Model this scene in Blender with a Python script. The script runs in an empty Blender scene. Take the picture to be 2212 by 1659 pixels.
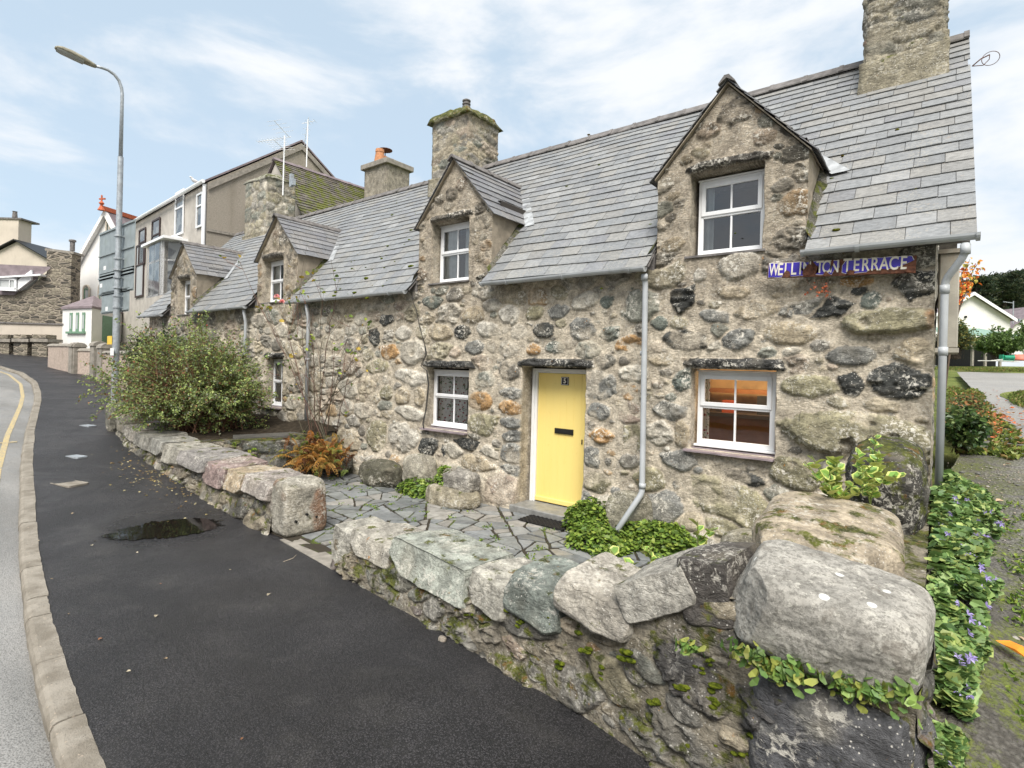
import bpy, math, random
import numpy as np
from mathutils import Vector, Matrix

# ------------------------------------------------------------------ camera, world, sun, exposure
S = bpy.context.scene
C = S.collection
YAW, ROLL, FPX, CX, CY = 0.66307, 0.02655, 1167.2, 1106.0, 791.3      # focal length in pixels of a 2212 wide picture
fw = np.array([-math.sin(YAW), math.cos(YAW), 0.0])
_r = np.array([math.cos(YAW), math.sin(YAW), 0.0]); _u = np.array([0, 0, 1.0])
rt = math.cos(ROLL)*_r + math.sin(ROLL)*_u
up = -math.sin(ROLL)*_r + math.cos(ROLL)*_u
cam = bpy.data.objects.new('camera', bpy.data.cameras.new('camera')); C.objects.link(cam)
M = Matrix.Identity(4)
for i in range(3):
    M[i][0] = rt[i]; M[i][1] = up[i]; M[i][2] = -fw[i]
cam.matrix_world = M
cam.data.sensor_width = 36; cam.data.lens = FPX/2212*36
cam.data.shift_y = -38.2/2212
cam.data.clip_start = 0.05; cam.data.clip_end = 2000
S.camera = cam
S.render.resolution_x = 1024; S.render.resolution_y = 768
S.view_settings.view_transform = 'Standard'; S.view_settings.look = 'None'
S.view_settings.gamma = 1; S.view_settings.use_curve_mapping = False
S.view_settings.exposure = 1.98

W = bpy.data.worlds.new('World'); S.world = W; W.use_nodes = True
def build_world():
    nt = W.node_tree; N = nt.nodes; L = nt.links; N.clear()
    out = N.new('ShaderNodeOutputWorld'); bg = N.new('ShaderNodeBackground')
    L.new(bg.outputs[0], out.inputs[0])
    sky = N.new('ShaderNodeTexSky'); sky.sky_type = 'NISHITA'; sky.sun_disc = False
    sky.sun_elevation = math.radians(55); sky.sun_rotation = math.radians(142)
    sky.air_density = 1.0; sky.dust_density = 1.2; sky.ozone_density = 1.0
    geo = N.new('ShaderNodeTexCoord'); mp = N.new('ShaderNodeMapping'); mp.inputs['Scale'].default_value = (1.15, 1.15, 2.7)
    mp.inputs['Location'].default_value = (1.62, 0.95, 0.48)
    L.new(geo.outputs['Generated'], mp.inputs[0])
    n1 = N.new('ShaderNodeTexNoise'); n1.inputs['Scale'].default_value = 2.6; n1.inputs['Detail'].default_value = 9; n1.inputs['Roughness'].default_value = .56
    n1.inputs['Distortion'].default_value = .25
    L.new(mp.outputs[0], n1.inputs[0])
    sep = N.new('ShaderNodeSeparateXYZ'); L.new(geo.outputs['Generated'], sep.inputs[0])
    # more cloud low down and to the right (+X)
    m1 = N.new('ShaderNodeMath'); m1.operation = 'MULTIPLY_ADD'; m1.inputs[1].default_value = .15; L.new(sep.outputs[0], m1.inputs[0]); L.new(n1.outputs[0], m1.inputs[2])
    m2 = N.new('ShaderNodeMath'); m2.operation = 'MULTIPLY_ADD'; m2.inputs[1].default_value = -.10; L.new(sep.outputs[2], m2.inputs[0]); L.new(m1.outputs[0], m2.inputs[2])
    rp = N.new('ShaderNodeValToRGB'); e = rp.color_ramp.elements
    e[0].position = .28; e[0].color = (0, 0, 0, 1); e[1].position = .50; e[1].color = (1, 1, 1, 1)
    rp.color_ramp.interpolation = 'EASE'
    L.new(m2.outputs[0], rp.inputs[0])
    mul = N.new('ShaderNodeMixRGB'); mul.blend_type = 'MULTIPLY'; mul.inputs[0].default_value = 1; mul.inputs[2].default_value = (.055, .055, .055, 1)
    L.new(sky.outputs[0], mul.inputs[1])
    hz = N.new('ShaderNodeMixRGB'); hz.inputs[0].default_value = .8; hz.inputs[2].default_value = (.168, .204, .234, 1)
    L.new(mul.outputs[0], hz.inputs[1])
    mx = N.new('ShaderNodeMixRGB'); mx.inputs[2].default_value = (.248, .255, .264, 1)
    L.new(rp.outputs[0], mx.inputs[0]); L.new(hz.outputs[0], mx.inputs[1])
    L.new(mx.outputs[0], bg.inputs[0]); bg.inputs[1].default_value = 1.0
build_world()
sl = bpy.data.lights.new('sun', 'SUN'); sl.energy = 1.5; sl.angle = math.radians(32); sl.color = (1, .95, .88)
sun = bpy.data.objects.new('sun', sl); C.objects.link(sun)
_d = Vector((0.55, -0.86, 1.35)).normalized()          # towards the sun: behind the camera, over the street
sun.rotation_euler = _d.to_track_quat('Z', 'Y').to_euler()
sun.location = (0, -5, 10)

# ------------------------------------------------------------------ helpers
def ray(x, y): return fw + (x-CX)/FPX*rt - (y-CY)/FPX*up
def PX(x, y, X=None, Y=None, Z=None, t=None):
    """point of the place met by the sight line through a pixel of the photograph (2212 wide), on a wall, floor or at a distance"""
    d = ray(x, y)
    if X is not None: return d*X/d[0]
    if Y is not None: return d*Y/d[1]
    if Z is not None: return d*Z/d[2]
    return d*t
FY = 6.6
def gz0(X):                                             # height of the pavement along the street (it climbs to the left)
    X = np.asarray(X, float)
    return -2.2 + 0.065*np.clip(-7-X, 0, 60)
_ly = np.array([-20, 0, 2, 3, 3.8, 5, 6.6, 9, 14, 22, 35, 60, 110, 300]); _lz = np.array([-2.3, -2.2, -2.0, -1.8, -1.58, -1.4, -1.2, -1.0, -.8, -.35, .3, 1.3, 2.2, 3])
def lane_z(Y): return np.interp(Y, _ly, _lz)
def sstep(a, b, x):
    t = np.clip((np.asarray(x, float)-a)/(b-a), 0, 1); return t*t*(3-2*t)
def ground_z(X, Y):
    X = np.asarray(X, float); Y = np.asarray(Y, float)
    k = sstep(-.9, .1, X); kk = sstep(0, 3, Y)
    return gz0(X)*(1-k*kk) + lane_z(Y)*k*kk
def PG(x, y):
    d = ray(x, y); s = 3.0
    for i in range(200):
        p = d*s; s2 = float(ground_z(p[0], p[1]))/d[2] if abs(d[2]) > 1e-6 else 50
        s = s*.6 + max(.5, min(s2, 400))*.4
    return d*s

_T = np.random.RandomState(7).rand(64, 64, 64)
def vn(P, seed=0):
    P = np.asarray(P, float) + seed*17.31
    i = np.floor(P).astype(int); f = P-i; f = f*f*(3-2*f); i &= 63; j = (i+1) & 63
    x0, y0, z0 = i[..., 0], i[..., 1], i[..., 2]; x1, y1, z1 = j[..., 0], j[..., 1], j[..., 2]
    fx, fy, fz = f[..., 0], f[..., 1], f[..., 2]
    a = _T[x0, y0, z0]*(1-fx)+_T[x1, y0, z0]*fx; b = _T[x0, y1, z0]*(1-fx)+_T[x1, y1, z0]*fx
    c = _T[x0, y0, z1]*(1-fx)+_T[x1, y0, z1]*fx; d = _T[x0, y1, z1]*(1-fx)+_T[x1, y1, z1]*fx
    return ((a*(1-fy)+b*fy)*(1-fz)+(c*(1-fy)+d*fy)*fz)*2-1
def fbm(P, o=4, seed=0, g=.5):
    P = np.asarray(P, float); s = 0; a = 1; n = 0
    for k in range(o):
        s = s+a*vn(P*2**k, seed+k); n += a; a *= g
    return s/n
def v2(u, v, w=0): return np.stack([u, v, np.zeros_like(u)+w], -1)

ROOT = {}
def origin_of(p):
    while p is not None and p.parent is not None: p = p.parent
    return np.array(p.location) if p is not None else np.zeros(3)
def mesh(name, V, F, m, parent=None, col=None, msk=None, smooth=True, loc=None, uv=None):
    """link vertices (world coordinates) and faces as ONE object; F: list of faces or (n,4)/(n,3) arrays"""
    V = np.asarray(V, float)
    if loc is None: loc = np.zeros(3) if parent is not None else None
    org = origin_of(parent) if parent is not None else (np.asarray(loc, float) if loc is not None else np.array([*(V[:, :2].min(0)+V[:, :2].max(0))/2, V[:, 2].min()]))
    me = bpy.data.meshes.new(name)
    Fs = F if isinstance(F, (list, tuple)) and len(F) and isinstance(F[0], np.ndarray) and F[0].ndim == 2 else None
    if isinstance(F, np.ndarray): Fs = [F]
    if Fs is None:
        lens = np.array([len(f) for f in F]); idx = np.concatenate([np.asarray(f) for f in F])
    else:
        Fs = [f for f in Fs if len(f)]
        lens = np.concatenate([np.full(len(f), f.shape[1]) for f in Fs]); idx = np.concatenate([f.reshape(-1) for f in Fs])
    me.vertices.add(len(V)); me.vertices.foreach_set('co', (V-org).astype(np.float32).ravel())
    me.loops.add(len(idx)); me.loops.foreach_set('vertex_index', idx.astype(np.int32))
    me.polygons.add(len(lens)); st = np.concatenate([[0], np.cumsum(lens)[:-1]])
    me.polygons.foreach_set('loop_start', st.astype(np.int32)); me.polygons.foreach_set('loop_total', lens.astype(np.int32))
    me.polygons.foreach_set('use_smooth', np.full(len(lens), bool(smooth)))
    me.update(calc_edges=True); me.validate()
    if col is not None and len(me.vertices) == len(V):
        c = np.ones((len(V), 4), np.float32); c[:, :3] = col
        a = me.attributes.new('Col', 'FLOAT_COLOR', 'POINT'); a.data.foreach_set('color', c.ravel())
    if msk is not None and len(me.vertices) == len(V):
        a = me.attributes.new('msk', 'FLOAT', 'POINT'); a.data.foreach_set('value', np.asarray(msk, np.float32).ravel())
    if m is not None: me.materials.append(m)
    o = bpy.data.objects.new(name, me); C.objects.link(o)
    if parent is not None: o.parent = parent
    else: o.location = org
    return o
def thing(name, label, cat, loc, group=None):
    o = bpy.data.objects.new(name, None); C.objects.link(o); o.empty_display_size = .2
    o.location = [float(a) for a in loc]; o['label'] = label; o['category'] = cat
    if group: o['group'] = group
    return o
def tag(o, label, cat, group=None, kind=None):
    o['label'] = label; o['category'] = cat
    if group: o['group'] = group
    if kind: o['kind'] = kind
    return o
def struct(o, kind='structure'): o['kind'] = kind; return o

class MB:
    """collects pieces of one mesh"""
    def __init__(s): s.V = []; s.F = []; s.Cc = []; s.n = 0
    def add(s, V, F, col=(.5, .5, .5)):
        V = np.asarray(V, float); s.V.append(V); s.F += [[i+s.n for i in f] for f in F]; s.n += len(V)
        c = np.asarray(col, float); s.Cc.append(np.broadcast_to(c, (len(V), 3)) if c.ndim == 1 else c)
        return s
    def box(s, a, b, col=(.5, .5, .5), bev=0.0):
        x0, y0, z0 = np.minimum(a, b); x1, y1, z1 = np.maximum(a, b)
        if bev <= 0:
            V = [(x0, y0, z0), (x1, y0, z0), (x1, y1, z0), (x0, y1, z0), (x0, y0, z1), (x1, y0, z1), (x1, y1, z1), (x0, y1, z1)]
            return s.add(V, [(0, 3, 2, 1), (4, 5, 6, 7), (0, 1, 5, 4), (1, 2, 6, 5), (2, 3, 7, 6), (3, 0, 4, 7)], col)
        e = min(bev, (x1-x0)*.45, (y1-y0)*.45, (z1-z0)*.45); V = []; idx = {}
        for sx in (0, 1):
            for sy in (0, 1):
                for sz in (0, 1):
                    X, Y, Z = (x0, x1)[sx], (y0, y1)[sy], (z0, z1)[sz]; ex, ey, ez = (e, -e)[sx], (e, -e)[sy], (e, -e)[sz]
                    for k, p in enumerate(((X, Y+ey, Z+ez), (X+ex, Y, Z+ez), (X+ex, Y+ey, Z))):
                        idx[(sx, sy, sz, k)] = len(V); V.append(p)
        F = []
        g = lambda *a: idx[a]
        F += [[g(0,0,0,0), g(0,0,1,0), g(0,1,1,0), g(0,1,0,0)], [g(1,0,0,0), g(1,1,0,0), g(1,1,1,0), g(1,0,1,0)]]
        F += [[g(0,0,0,1), g(1,0,0,1), g(1,0,1,1), g(0,0,1,1)], [g(0,1,0,1), g(0,1,1,1), g(1,1,1,1), g(1,1,0,1)]]
        F += [[g(0,0,0,2), g(0,1,0,2), g(1,1,0,2), g(1,0,0,2)], [g(0,0,1,2), g(1,0,1,2), g(1,1,1,2), g(0,1,1,2)]]
        for a in (0, 1):
            for b in (0, 1):
                F += [[g(a,b,0,0), g(a,b,0,1), g(a,b,1,1), g(a,b,1,0)], [g(a,0,b,0), g(a,1,b,0), g(a,1,b,2), g(a,0,b,2)], [g(0,a,b,1), g(0,a,b,2), g(1,a,b,2), g(1,a,b,1)]]
                for c in (0, 1): F += [[g(a,b,c,0), g(a,b,c,1), g(a,b,c,2)]]
        return s.add(V, F, col)
    def obox(s, o, u, v, w, col=(.5, .5, .5)):
        """box spanned by three edge vectors from corner o"""
        o, u, v, w = [np.asarray(a, float) for a in (o, u, v, w)]
        V = [o, o+u, o+u+v, o+v, o+w, o+u+w, o+u+v+w, o+v+w]
        return s.add(V, [(0, 3, 2, 1), (4, 5, 6, 7), (0, 1, 5, 4), (1, 2, 6, 5), (2, 3, 7, 6), (3, 0, 4, 7)], col)
    def tube(s, P, R, n=8, col=(.5, .5, .5), caps=True):
        P = np.asarray(P, float); R = np.broadcast_to(np.asarray(R, float), (len(P),))
        T = np.gradient(P, axis=0); T /= np.linalg.norm(T, axis=1)[:, None]+1e-9
        a = np.array([0, 0, 1.]) if abs(T[0][2]) < .9 else np.array([1., 0, 0]); V = []
        for p, t, r in zip(P, T, R):
            x = np.cross(a, t); x /= np.linalg.norm(x)+1e-9; y = np.cross(t, x); a = y if abs(np.dot(y, t)) < .9 else a
            th = np.arange(n)*2*math.pi/n; V.append(p+r*(np.cos(th)[:, None]*x+np.sin(th)[:, None]*y))
        F = [[k*n+i, k*n+(i+1) % n, (k+1)*n+(i+1) % n, (k+1)*n+i] for k in range(len(P)-1) for i in range(n)]
        if caps: F += [list(range(n))[::-1], [(len(P)-1)*n+i for i in range(n)]]
        return s.add(np.concatenate(V), F, col)
    def lathe(s, c, prof, n=16, col=(.5, .5, .5)):
        c = np.asarray(c, float); V = []
        for r, z in prof:
            for i in range(n): V.append(c+np.array([r*math.cos(i*2*math.pi/n), r*math.sin(i*2*math.pi/n), z]))
        F = [[k*n+i, k*n+(i+1) % n, (k+1)*n+(i+1) % n, (k+1)*n+i] for k in range(len(prof)-1) for i in range(n)]
        F += [list(range(n))[::-1], [(len(prof)-1)*n+i for i in range(n)]]
        return s.add(V, F, col)
    def build(s, name, m, parent=None, smooth=False, loc=None):
        return mesh(name, np.concatenate(s.V), s.F, m, parent, col=np.concatenate(s.Cc), smooth=smooth, loc=loc)

# ------------------------------------------------------------------ materials
class NT:
    def __init__(s, name):
        s.m = bpy.data.materials.new(name); s.m.use_nodes = True; s.t = s.m.node_tree; s.N = s.t.nodes; s.L = s.t.links
        s.b = s.N['Principled BSDF']; s.tc = s.N.new('ShaderNodeTexCoord')
    def k(s, ty, **kw):
        n = s.N.new(ty)
        for a, b in kw.items(): setattr(n, a, b)
        return n
    def put(s, inp, v):
        if hasattr(v, 'is_linked') or isinstance(v, bpy.types.NodeSocket): s.L.new(v, inp)
        elif isinstance(v, (tuple, list)): inp.default_value = (*v, 1) if len(v) == 3 and len(inp.default_value) == 4 else v
        else: inp.default_value = v
    def noise(s, sc, det=4, ro=.55, dist=0, stretch=None, vec=None):
        n = s.k('ShaderNodeTexNoise'); n.inputs['Scale'].default_value = sc; n.inputs['Detail'].default_value = det
        n.inputs['Roughness'].default_value = ro; n.inputs['Distortion'].default_value = dist
        v = vec or s.tc.outputs['Object']
        if stretch:
            mp = s.k('ShaderNodeMapping'); mp.inputs['Scale'].default_value = stretch; s.L.new(v, mp.inputs[0]); v = mp.outputs[0]
        s.L.new(v, n.inputs['Vector']); return n.outputs[0]
    def vor(s, sc, feat='F1', stretch=None, out=0):
        n = s.k('ShaderNodeTexVoronoi'); n.feature = feat; n.inputs['Scale'].default_value = sc; v = s.tc.outputs['Object']
        if stretch:
            mp = s.k('ShaderNodeMapping'); mp.inputs['Scale'].default_value = stretch; s.L.new(v, mp.inputs[0]); v = mp.outputs[0]
        s.L.new(v, n.inputs['Vector']); return n.outputs[out]
    def ramp(s, v, a, b, lo=0., hi=1.):
        n = s.k('ShaderNodeMapRange'); n.interpolation_type = 'SMOOTHSTEP'
        s.put(n.inputs[0], v); n.inputs[1].default_value = a; n.inputs[2].default_value = b; n.inputs[3].default_value = lo; n.inputs[4].default_value = hi
        return n.outputs[0]
    def mix(s, f, a, b, mode='MIX'):
        n = s.k('ShaderNodeMixRGB', blend_type=mode); s.put(n.inputs[0], f); s.put(n.inputs[1], a); s.put(n.inputs[2], b); return n.outputs[0]
    def math(s, op, a, b=0., c=0.):
        n = s.k('ShaderNodeMath', operation=op); s.put(n.inputs[0], a); s.put(n.inputs[1], b); s.put(n.inputs[2], c); return n.outputs[0]
    def attr(s, name, out=0): n = s.k('ShaderNodeAttribute'); n.attribute_name = name; return n.outputs[out]
    def nz(s, c=2):
        g = s.k('ShaderNodeNewGeometry'); sp = s.k('ShaderNodeSeparateXYZ'); s.L.new(g.outputs['Normal'], sp.inputs[0]); return sp.outputs[c]
    def bump(s, h, st=.3, d=.02, nrm=None):
        n = s.k('ShaderNodeBump'); n.inputs['Strength'].default_value = st; n.inputs['Distance'].default_value = d; s.L.new(h, n.inputs['Height'])
        if nrm is not None: s.L.new(nrm, n.inputs['Normal'])
        return n.outputs[0]
    def fin(s, col, rough=.8, nrm=None, spec=.5, **kw):
        s.put(s.b.inputs['Base Color'], col); s.put(s.b.inputs['Roughness'], rough); s.b.inputs['Specular IOR Level'].default_value = spec
        if nrm is not None: s.L.new(nrm, s.b.inputs['Normal'])
        for a, b in kw.items(): s.put(s.b.inputs[a.replace('_', ' ')], b)
        return s.m

def m_stone(name, moss=0., lichen=.5, speck=1., grain=1., dark=1.):
    n = NT(name); c = n.attr('Col'); k = n.attr('msk', 2)
    v1 = n.ramp(n.noise(7, 5, .6), .3, .72, .62, 1.32)
    v2_ = n.ramp(n.noise(38, 4, .65), .3, .7, .72, 1.25)
    c = n.mix(1., c, v1, 'MULTIPLY'); c = n.mix(1., c, v2_, 'MULTIPLY')
    c = n.mix(n.ramp(n.noise(2.2, 3), .5, .75, 0, .35), c, (.33*dark, .29*dark, .22*dark))
    # dark pits
    c = n.mix(n.ramp(n.noise(75, 3, .7), .60, .74, 0, .55*speck), c, (.05, .048, .042))
    # crustose lichen: pale patches in clumps, mostly on stones
    li = n.math('MULTIPLY', n.ramp(n.noise(24, 5, .7, .6), .50, .58), n.ramp(n.noise(3.1, 3), .46, .60))
    li = n.math('MULTIPLY', li, n.ramp(k, .2, .9, .25, lichen))
    c = n.mix(li, c, (.60, .57, .50))
    sp = n.ramp(n.vor(40), .12, .22, .9*speck, 0.)
    sp = n.math('MULTIPLY', sp, n.ramp(n.noise(4, 3), .40, .58))
    c = n.mix(sp, c, (.62, .60, .55))
    c = n.mix(n.math('MULTIPLY', n.ramp(n.noise(13, 4, .7), .66, .72), n.ramp(n.noise(1.3, 2), .5, .62)), c, (.42, .20, .05))
    if moss > 0:
        mk = n.math('ADD', n.noise(5.5, 5, .68), n.math('MULTIPLY', n.nz(), .10))
        mk = n.math('MULTIPLY', n.ramp(mk, .68-.14*moss, .76-.12*moss), n.ramp(n.noise(60, 3, .8), .30, .55, .45, 1))
        mc = n.mix(n.ramp(n.noise(14, 4), .35, .65), (.030, .036, .006), (.095, .105, .016))
        mc = n.mix(n.ramp(n.noise(9, 2), .6, .7), mc, (.13, .07, .015))
        c = n.mix(mk, c, mc)
    h = n.math('ADD', n.math('MULTIPLY', n.noise(26, 6, .7), 1.0), n.math('MULTIPLY', n.noise(120, 3, .7), .35))
    h = n.math('ADD', h, n.math('MULTIPLY', n.ramp(n.noise(9, 4, .6, 1.2, (1, 1, 2.2)), .40, .54), .28))
    return n.fin(c, .9, n.bump(h, .75*grain, .022), .25)
M_wall = m_stone('rubble stone and mortar', 0, .9)
M_bould = m_stone('weathered boulder', .16, .6, .8, 1.1)
M_bould_clean = m_stone('clean boulder', .05, .7, .9, 1.1)
def m_granite():
    n = NT('speckled granite boulder'); c = n.attr('Col'); c = n.mix(1., c, n.ramp(n.noise(5, 6, .7), .3, .7, .72, 1.2), 'MULTIPLY')
    c = n.mix(n.ramp(n.noise(30, 6, .85), .45, .60, 0, .78), c, (.115, .11, .096)); c = n.mix(n.ramp(n.noise(19, 5, .75), .54, .64, 0, .6), c, (.52, .50, .44))
    c = n.mix(n.ramp(n.noise(6, 5, .7, .4), .56, .66, 0, .55), c, (.13, .115, .095)); c = n.mix(n.ramp(n.vor(5.5), .10, .135, .9, 0), c, (.70, .71, .68))
    h = n.math('ADD', n.noise(30, 6, .75), n.math('MULTIPLY', n.noise(8, 4), .6)); return n.fin(c, .92, n.bump(h, .55, .018), .2)
M_granite = m_granite()
M_rub = m_stone('mossy rubble', 1.0, .35, .7, 1.2, .5)
M_chim = m_stone('chimney rubble', .5, .5)
M_chimm = m_stone('mossy chimney stone', 1.15, .5)
M_mossb = m_stone('boulder with moss patch', .62, .6, .8)
M_cap = m_stone('very mossy cap', 2.0, .5)

def m_plain(name, c, rough=.6, var=.1, sc=8., bump=.1, bs=60, spec=.4, metallic=0., dirt=None):
    n = NT(name); col = n.mix(n.ramp(n.noise(sc, 4), .3, .7), tuple(x*(1-var) for x in c), tuple(min(1, x*(1+var)) for x in c))
    if dirt: col = n.mix(n.ramp(n.noise(5, 6, .7, 0, (1, 1, .35)), .52, .75, 0, dirt[3]), col, dirt[:3])
    return n.fin(col, rough, n.bump(n.noise(bs, 3), bump, .01), spec, Metallic=metallic)
M_upvc = m_plain('white window plastic', (.76, .77, .78), .35, .03, 5, .02, spec=.5, dirt=(.45, .44, .40, .12))
M_wood_white = m_plain('white painted wood', (.74, .74, .73), .5, .04, 6, .08)
M_pipe = m_plain('grey plastic pipe', (.385, .405, .42), .45, .10, 3, .05, dirt=(.16, .17, .14, .4))
M_lead = m_plain('lead flashing', (.33, .345, .355), .5, .25, 9, .2)
M_render = m_plain('mortar render', (.29, .25, .195), .92, .22, 4, .6, 30, .2, dirt=(.13, .12, .10, .55))
M_ridge = m_plain('ridge tile clay', (.145, .135, .130), .85, .3, 9, .4, dirt=(.07, .075, .05, .4))
M_galv = m_plain('galvanised steel', (.34, .37, .395), .5, .18, 14, .1, metallic=.35, dirt=(.28, .25, .2, .4))
M_signgrey = m_plain('grey sign back', (.235, .27, .28), .5, .12, 5, .05, dirt=(.16, .2, .1, .3))
M_black = m_plain('black iron', (.012, .012, .012), .45, .2)
M_mat = m_plain('rubber mat', (.012, .011, .010), .85, .3, 30, .4)
M_room = m_plain('dark room', (.04, .035, .03), .9)
M_kitchen = m_plain('warm kitchen timber', (.46, .33, .18), .6, .35, 2.5)
M_conc = m_plain('worn concrete', (.25, .23, .20), .88, .2, 7, .5, 70, .2, dirt=(.10, .10, .08, .5))
M_cream = m_plain('cream render', (.50, .445, .375), .85, .07, .6, .2, dirt=(.3, .27, .22, .35))
M_white = m_plain('white painted render', (.70, .69, .67), .8, .05, .8, .1, dirt=(.45, .43, .38, .25))
M_greenpaint = m_plain('sage green paint', (.15, .26, .18), .6, .1)
M_purple = m_plain('purple slate roof', (.19, .155, .165), .7, .2, 3, .4)
M_brown = m_plain('brown window frame', (.045, .028, .026), .5, .1)
M_terra = m_plain('terracotta', (.42, .19, .09), .8, .2, 12, .2)
M_red = m_plain('red ridge tile', (.42, .11, .05), .8, .15)
M_pink = m_plain('old render with pebbles', (.40, .33, .28), .9, .2, 14, .9, 60, .2, dirt=(.15, .13, .10, .5))
M_soil = m_plain('dark soil', (.035, .028, .02), .95, .4, 12, .8, 40, .1)
M_greenmetal = m_plain('green corrugated roof', (.22, .33, .27), .6, .1)
M_cable = m_plain('black cable', (.02, .02, .02), .6)
M_barnwood = m_plain('raw timber', (.42, .27, .14), .8, .2)
M_orange = m_plain('orange plastic', (.55, .16, .11), .6)
M_gplastic = m_plain('green plastic', (.02, .25, .14), .5)
M_ylw = m_plain('yellow notice', (.72, .48, .05), .5)
M_hose = m_plain('pale hose', (.5, .5, .45), .6)

def m_pebble():
    n = NT('pebble dash'); c = n.mix(n.ramp(n.noise(45, 3, .8), .35, .65), (.23, .205, .17), (.38, .345, .29))
    c = n.mix(n.ramp(n.noise(1.2, 5, .6, 0, (1, 1, .3)), .45, .75, 0, .5), c, (.17, .15, .115))
    return n.fin(c, .95, n.bump(n.noise(60, 2), .8, .03), .2)
M_pebble = m_pebble()
def m_smoothgrey():
    n = NT('grey smooth render'); c = n.mix(n.ramp(n.noise(2, 5, .6), .3, .7), (.37, .345, .31), (.47, .44, .395))
    c = n.mix(n.ramp(n.noise(2.5, 6, .7, 0, (1, 1, .15)), .55, .8, 0, .5), c, (.2, .17, .14))
    return n.fin(c, .9, n.bump(n.noise(30, 3), .1, .02), .2)
M_sgrey = m_smoothgrey()
def m_slate(name, moss=0., tint=(1, 1, 1)):
    n = NT(name); c = n.attr('Col')
    c = n.mix(1., c, n.ramp(n.noise(16, 5, .65, .5, (1, 2.2, 2.2)), .3, .7, .78, 1.22), 'MULTIPLY')
    li = n.math('MULTIPLY', n.ramp(n.noise(42, 5, .75), .50, .62), n.ramp(n.noise(2.6, 3), .44, .66, 0, .75))
    c = n.mix(li, c, (.33, .315, .275))
    c = n.mix(n.math('MULTIPLY', n.ramp(n.noise(14, 4, .7), .64, .70), .45), c, (.30, .22, .15))
    if moss:
        mk = n.ramp(n.math('ADD', n.noise(3.5, 6, .75), n.math('MULTIPLY', n.noise(.5, 2), .35)), .70-.1*moss, .78-.1*moss)
        c = n.mix(mk, c, n.mix(n.noise(20, 3), (.04, .045, .008), (.16, .17, .02)))
    return n.fin(c, n.ramp(n.noise(9, 3), .3, .7, .42, .65), n.bump(n.math('ADD', n.noise(60, 4, .7), n.noise(8, 3)), .22, .012), .5)
M_slate = m_slate('grey slate', 0)
M_slatemoss = m_slate('mossy slate', .55)
def m_asphalt():
    n = NT('new black asphalt')
    base = n.mix(n.ramp(n.noise(1.1, 5, .6), .35, .7), (.0225, .0208, .0225), (.0385, .0358, .0382))
    c = n.mix(1., base, n.ramp(n.vor(74), .08, .60, 2.1, .30), 'MULTIPLY'); c = n.mix(1., c, n.ramp(n.noise(240, 2, .8), .35, .65, .6, 1.5), 'MULTIPLY')
    c = n.mix(n.ramp(n.noise(150, 2, .8), .695, .74, 0, .8), c, (.20, .19, .17))
    c = n.mix(n.ramp(n.noise(2.2, 6, .7, .5), .50, .72, 0, .30), c, (.075, .07, .064)); c = n.mix(n.ramp(n.noise(.5, 4, .6, 1.0, (1, 3, 1)), .52, .60, 0, .22), c, (.010, .009, .0095))
    damp = n.ramp(n.noise(.8, 5, .65, .5), .42, .62)
    w = n.k('ShaderNodeVectorMath', operation='DISTANCE'); geo = n.k('ShaderNodeNewGeometry'); n.L.new(geo.outputs['Position'], w.inputs[0]); w.inputs[1].default_value = (-7.65, 2.75, -2.19)
    wet = n.ramp(n.math('ADD', w.outputs['Value'], n.math('MULTIPLY', n.noise(6, 4), .5)), .7, 1.5, 1, 0)
    ro = n.mix(damp, (.56,)*3, (.40,)*3); ro = n.mix(n.math('MULTIPLY', wet, .9), ro, (.20,)*3)
    h = n.math('ADD', n.math('MULTIPLY', n.noise(120, 3, .85), 1.6), n.math('MULTIPLY', n.vor(170), -.5))
    nb = n.k('ShaderNodeBump'); nb.inputs['Distance'].default_value = .012; n.L.new(h, nb.inputs['Height']); n.put(nb.inputs['Strength'], n.math('MULTIPLY_ADD', wet, -.35, .9))
    return n.fin(c, ro, nb.outputs[0], .55)
M_asph = m_asphalt()
def m_road():
    n = NT('old grey road')
    c = n.mix(n.ramp(n.noise(.9, 5, .6, .4, (.3, 1, 1)), .35, .7), (.145, .142, .134), (.215, .21, .20))
    c = n.mix(1., c, n.ramp(n.vor(75), .1, .6, .62, 1.3), 'MULTIPLY')
    c = n.mix(n.ramp(n.noise(85, 2, .8), .62, .72, 0, .8), c, (.06, .06, .058))
    return n.fin(c, n.ramp(n.noise(1.5, 4), .35, .65, .42, .75), n.bump(n.vor(90), .6, .01), .5)
M_road = m_road()
def m_puddle():
    n = NT('puddle water'); return n.fin((.006, .0055, .005), .02, n.bump(n.noise(5, 2), .03, .01), .5, IOR=1.33)
M_puddle = m_puddle()
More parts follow.
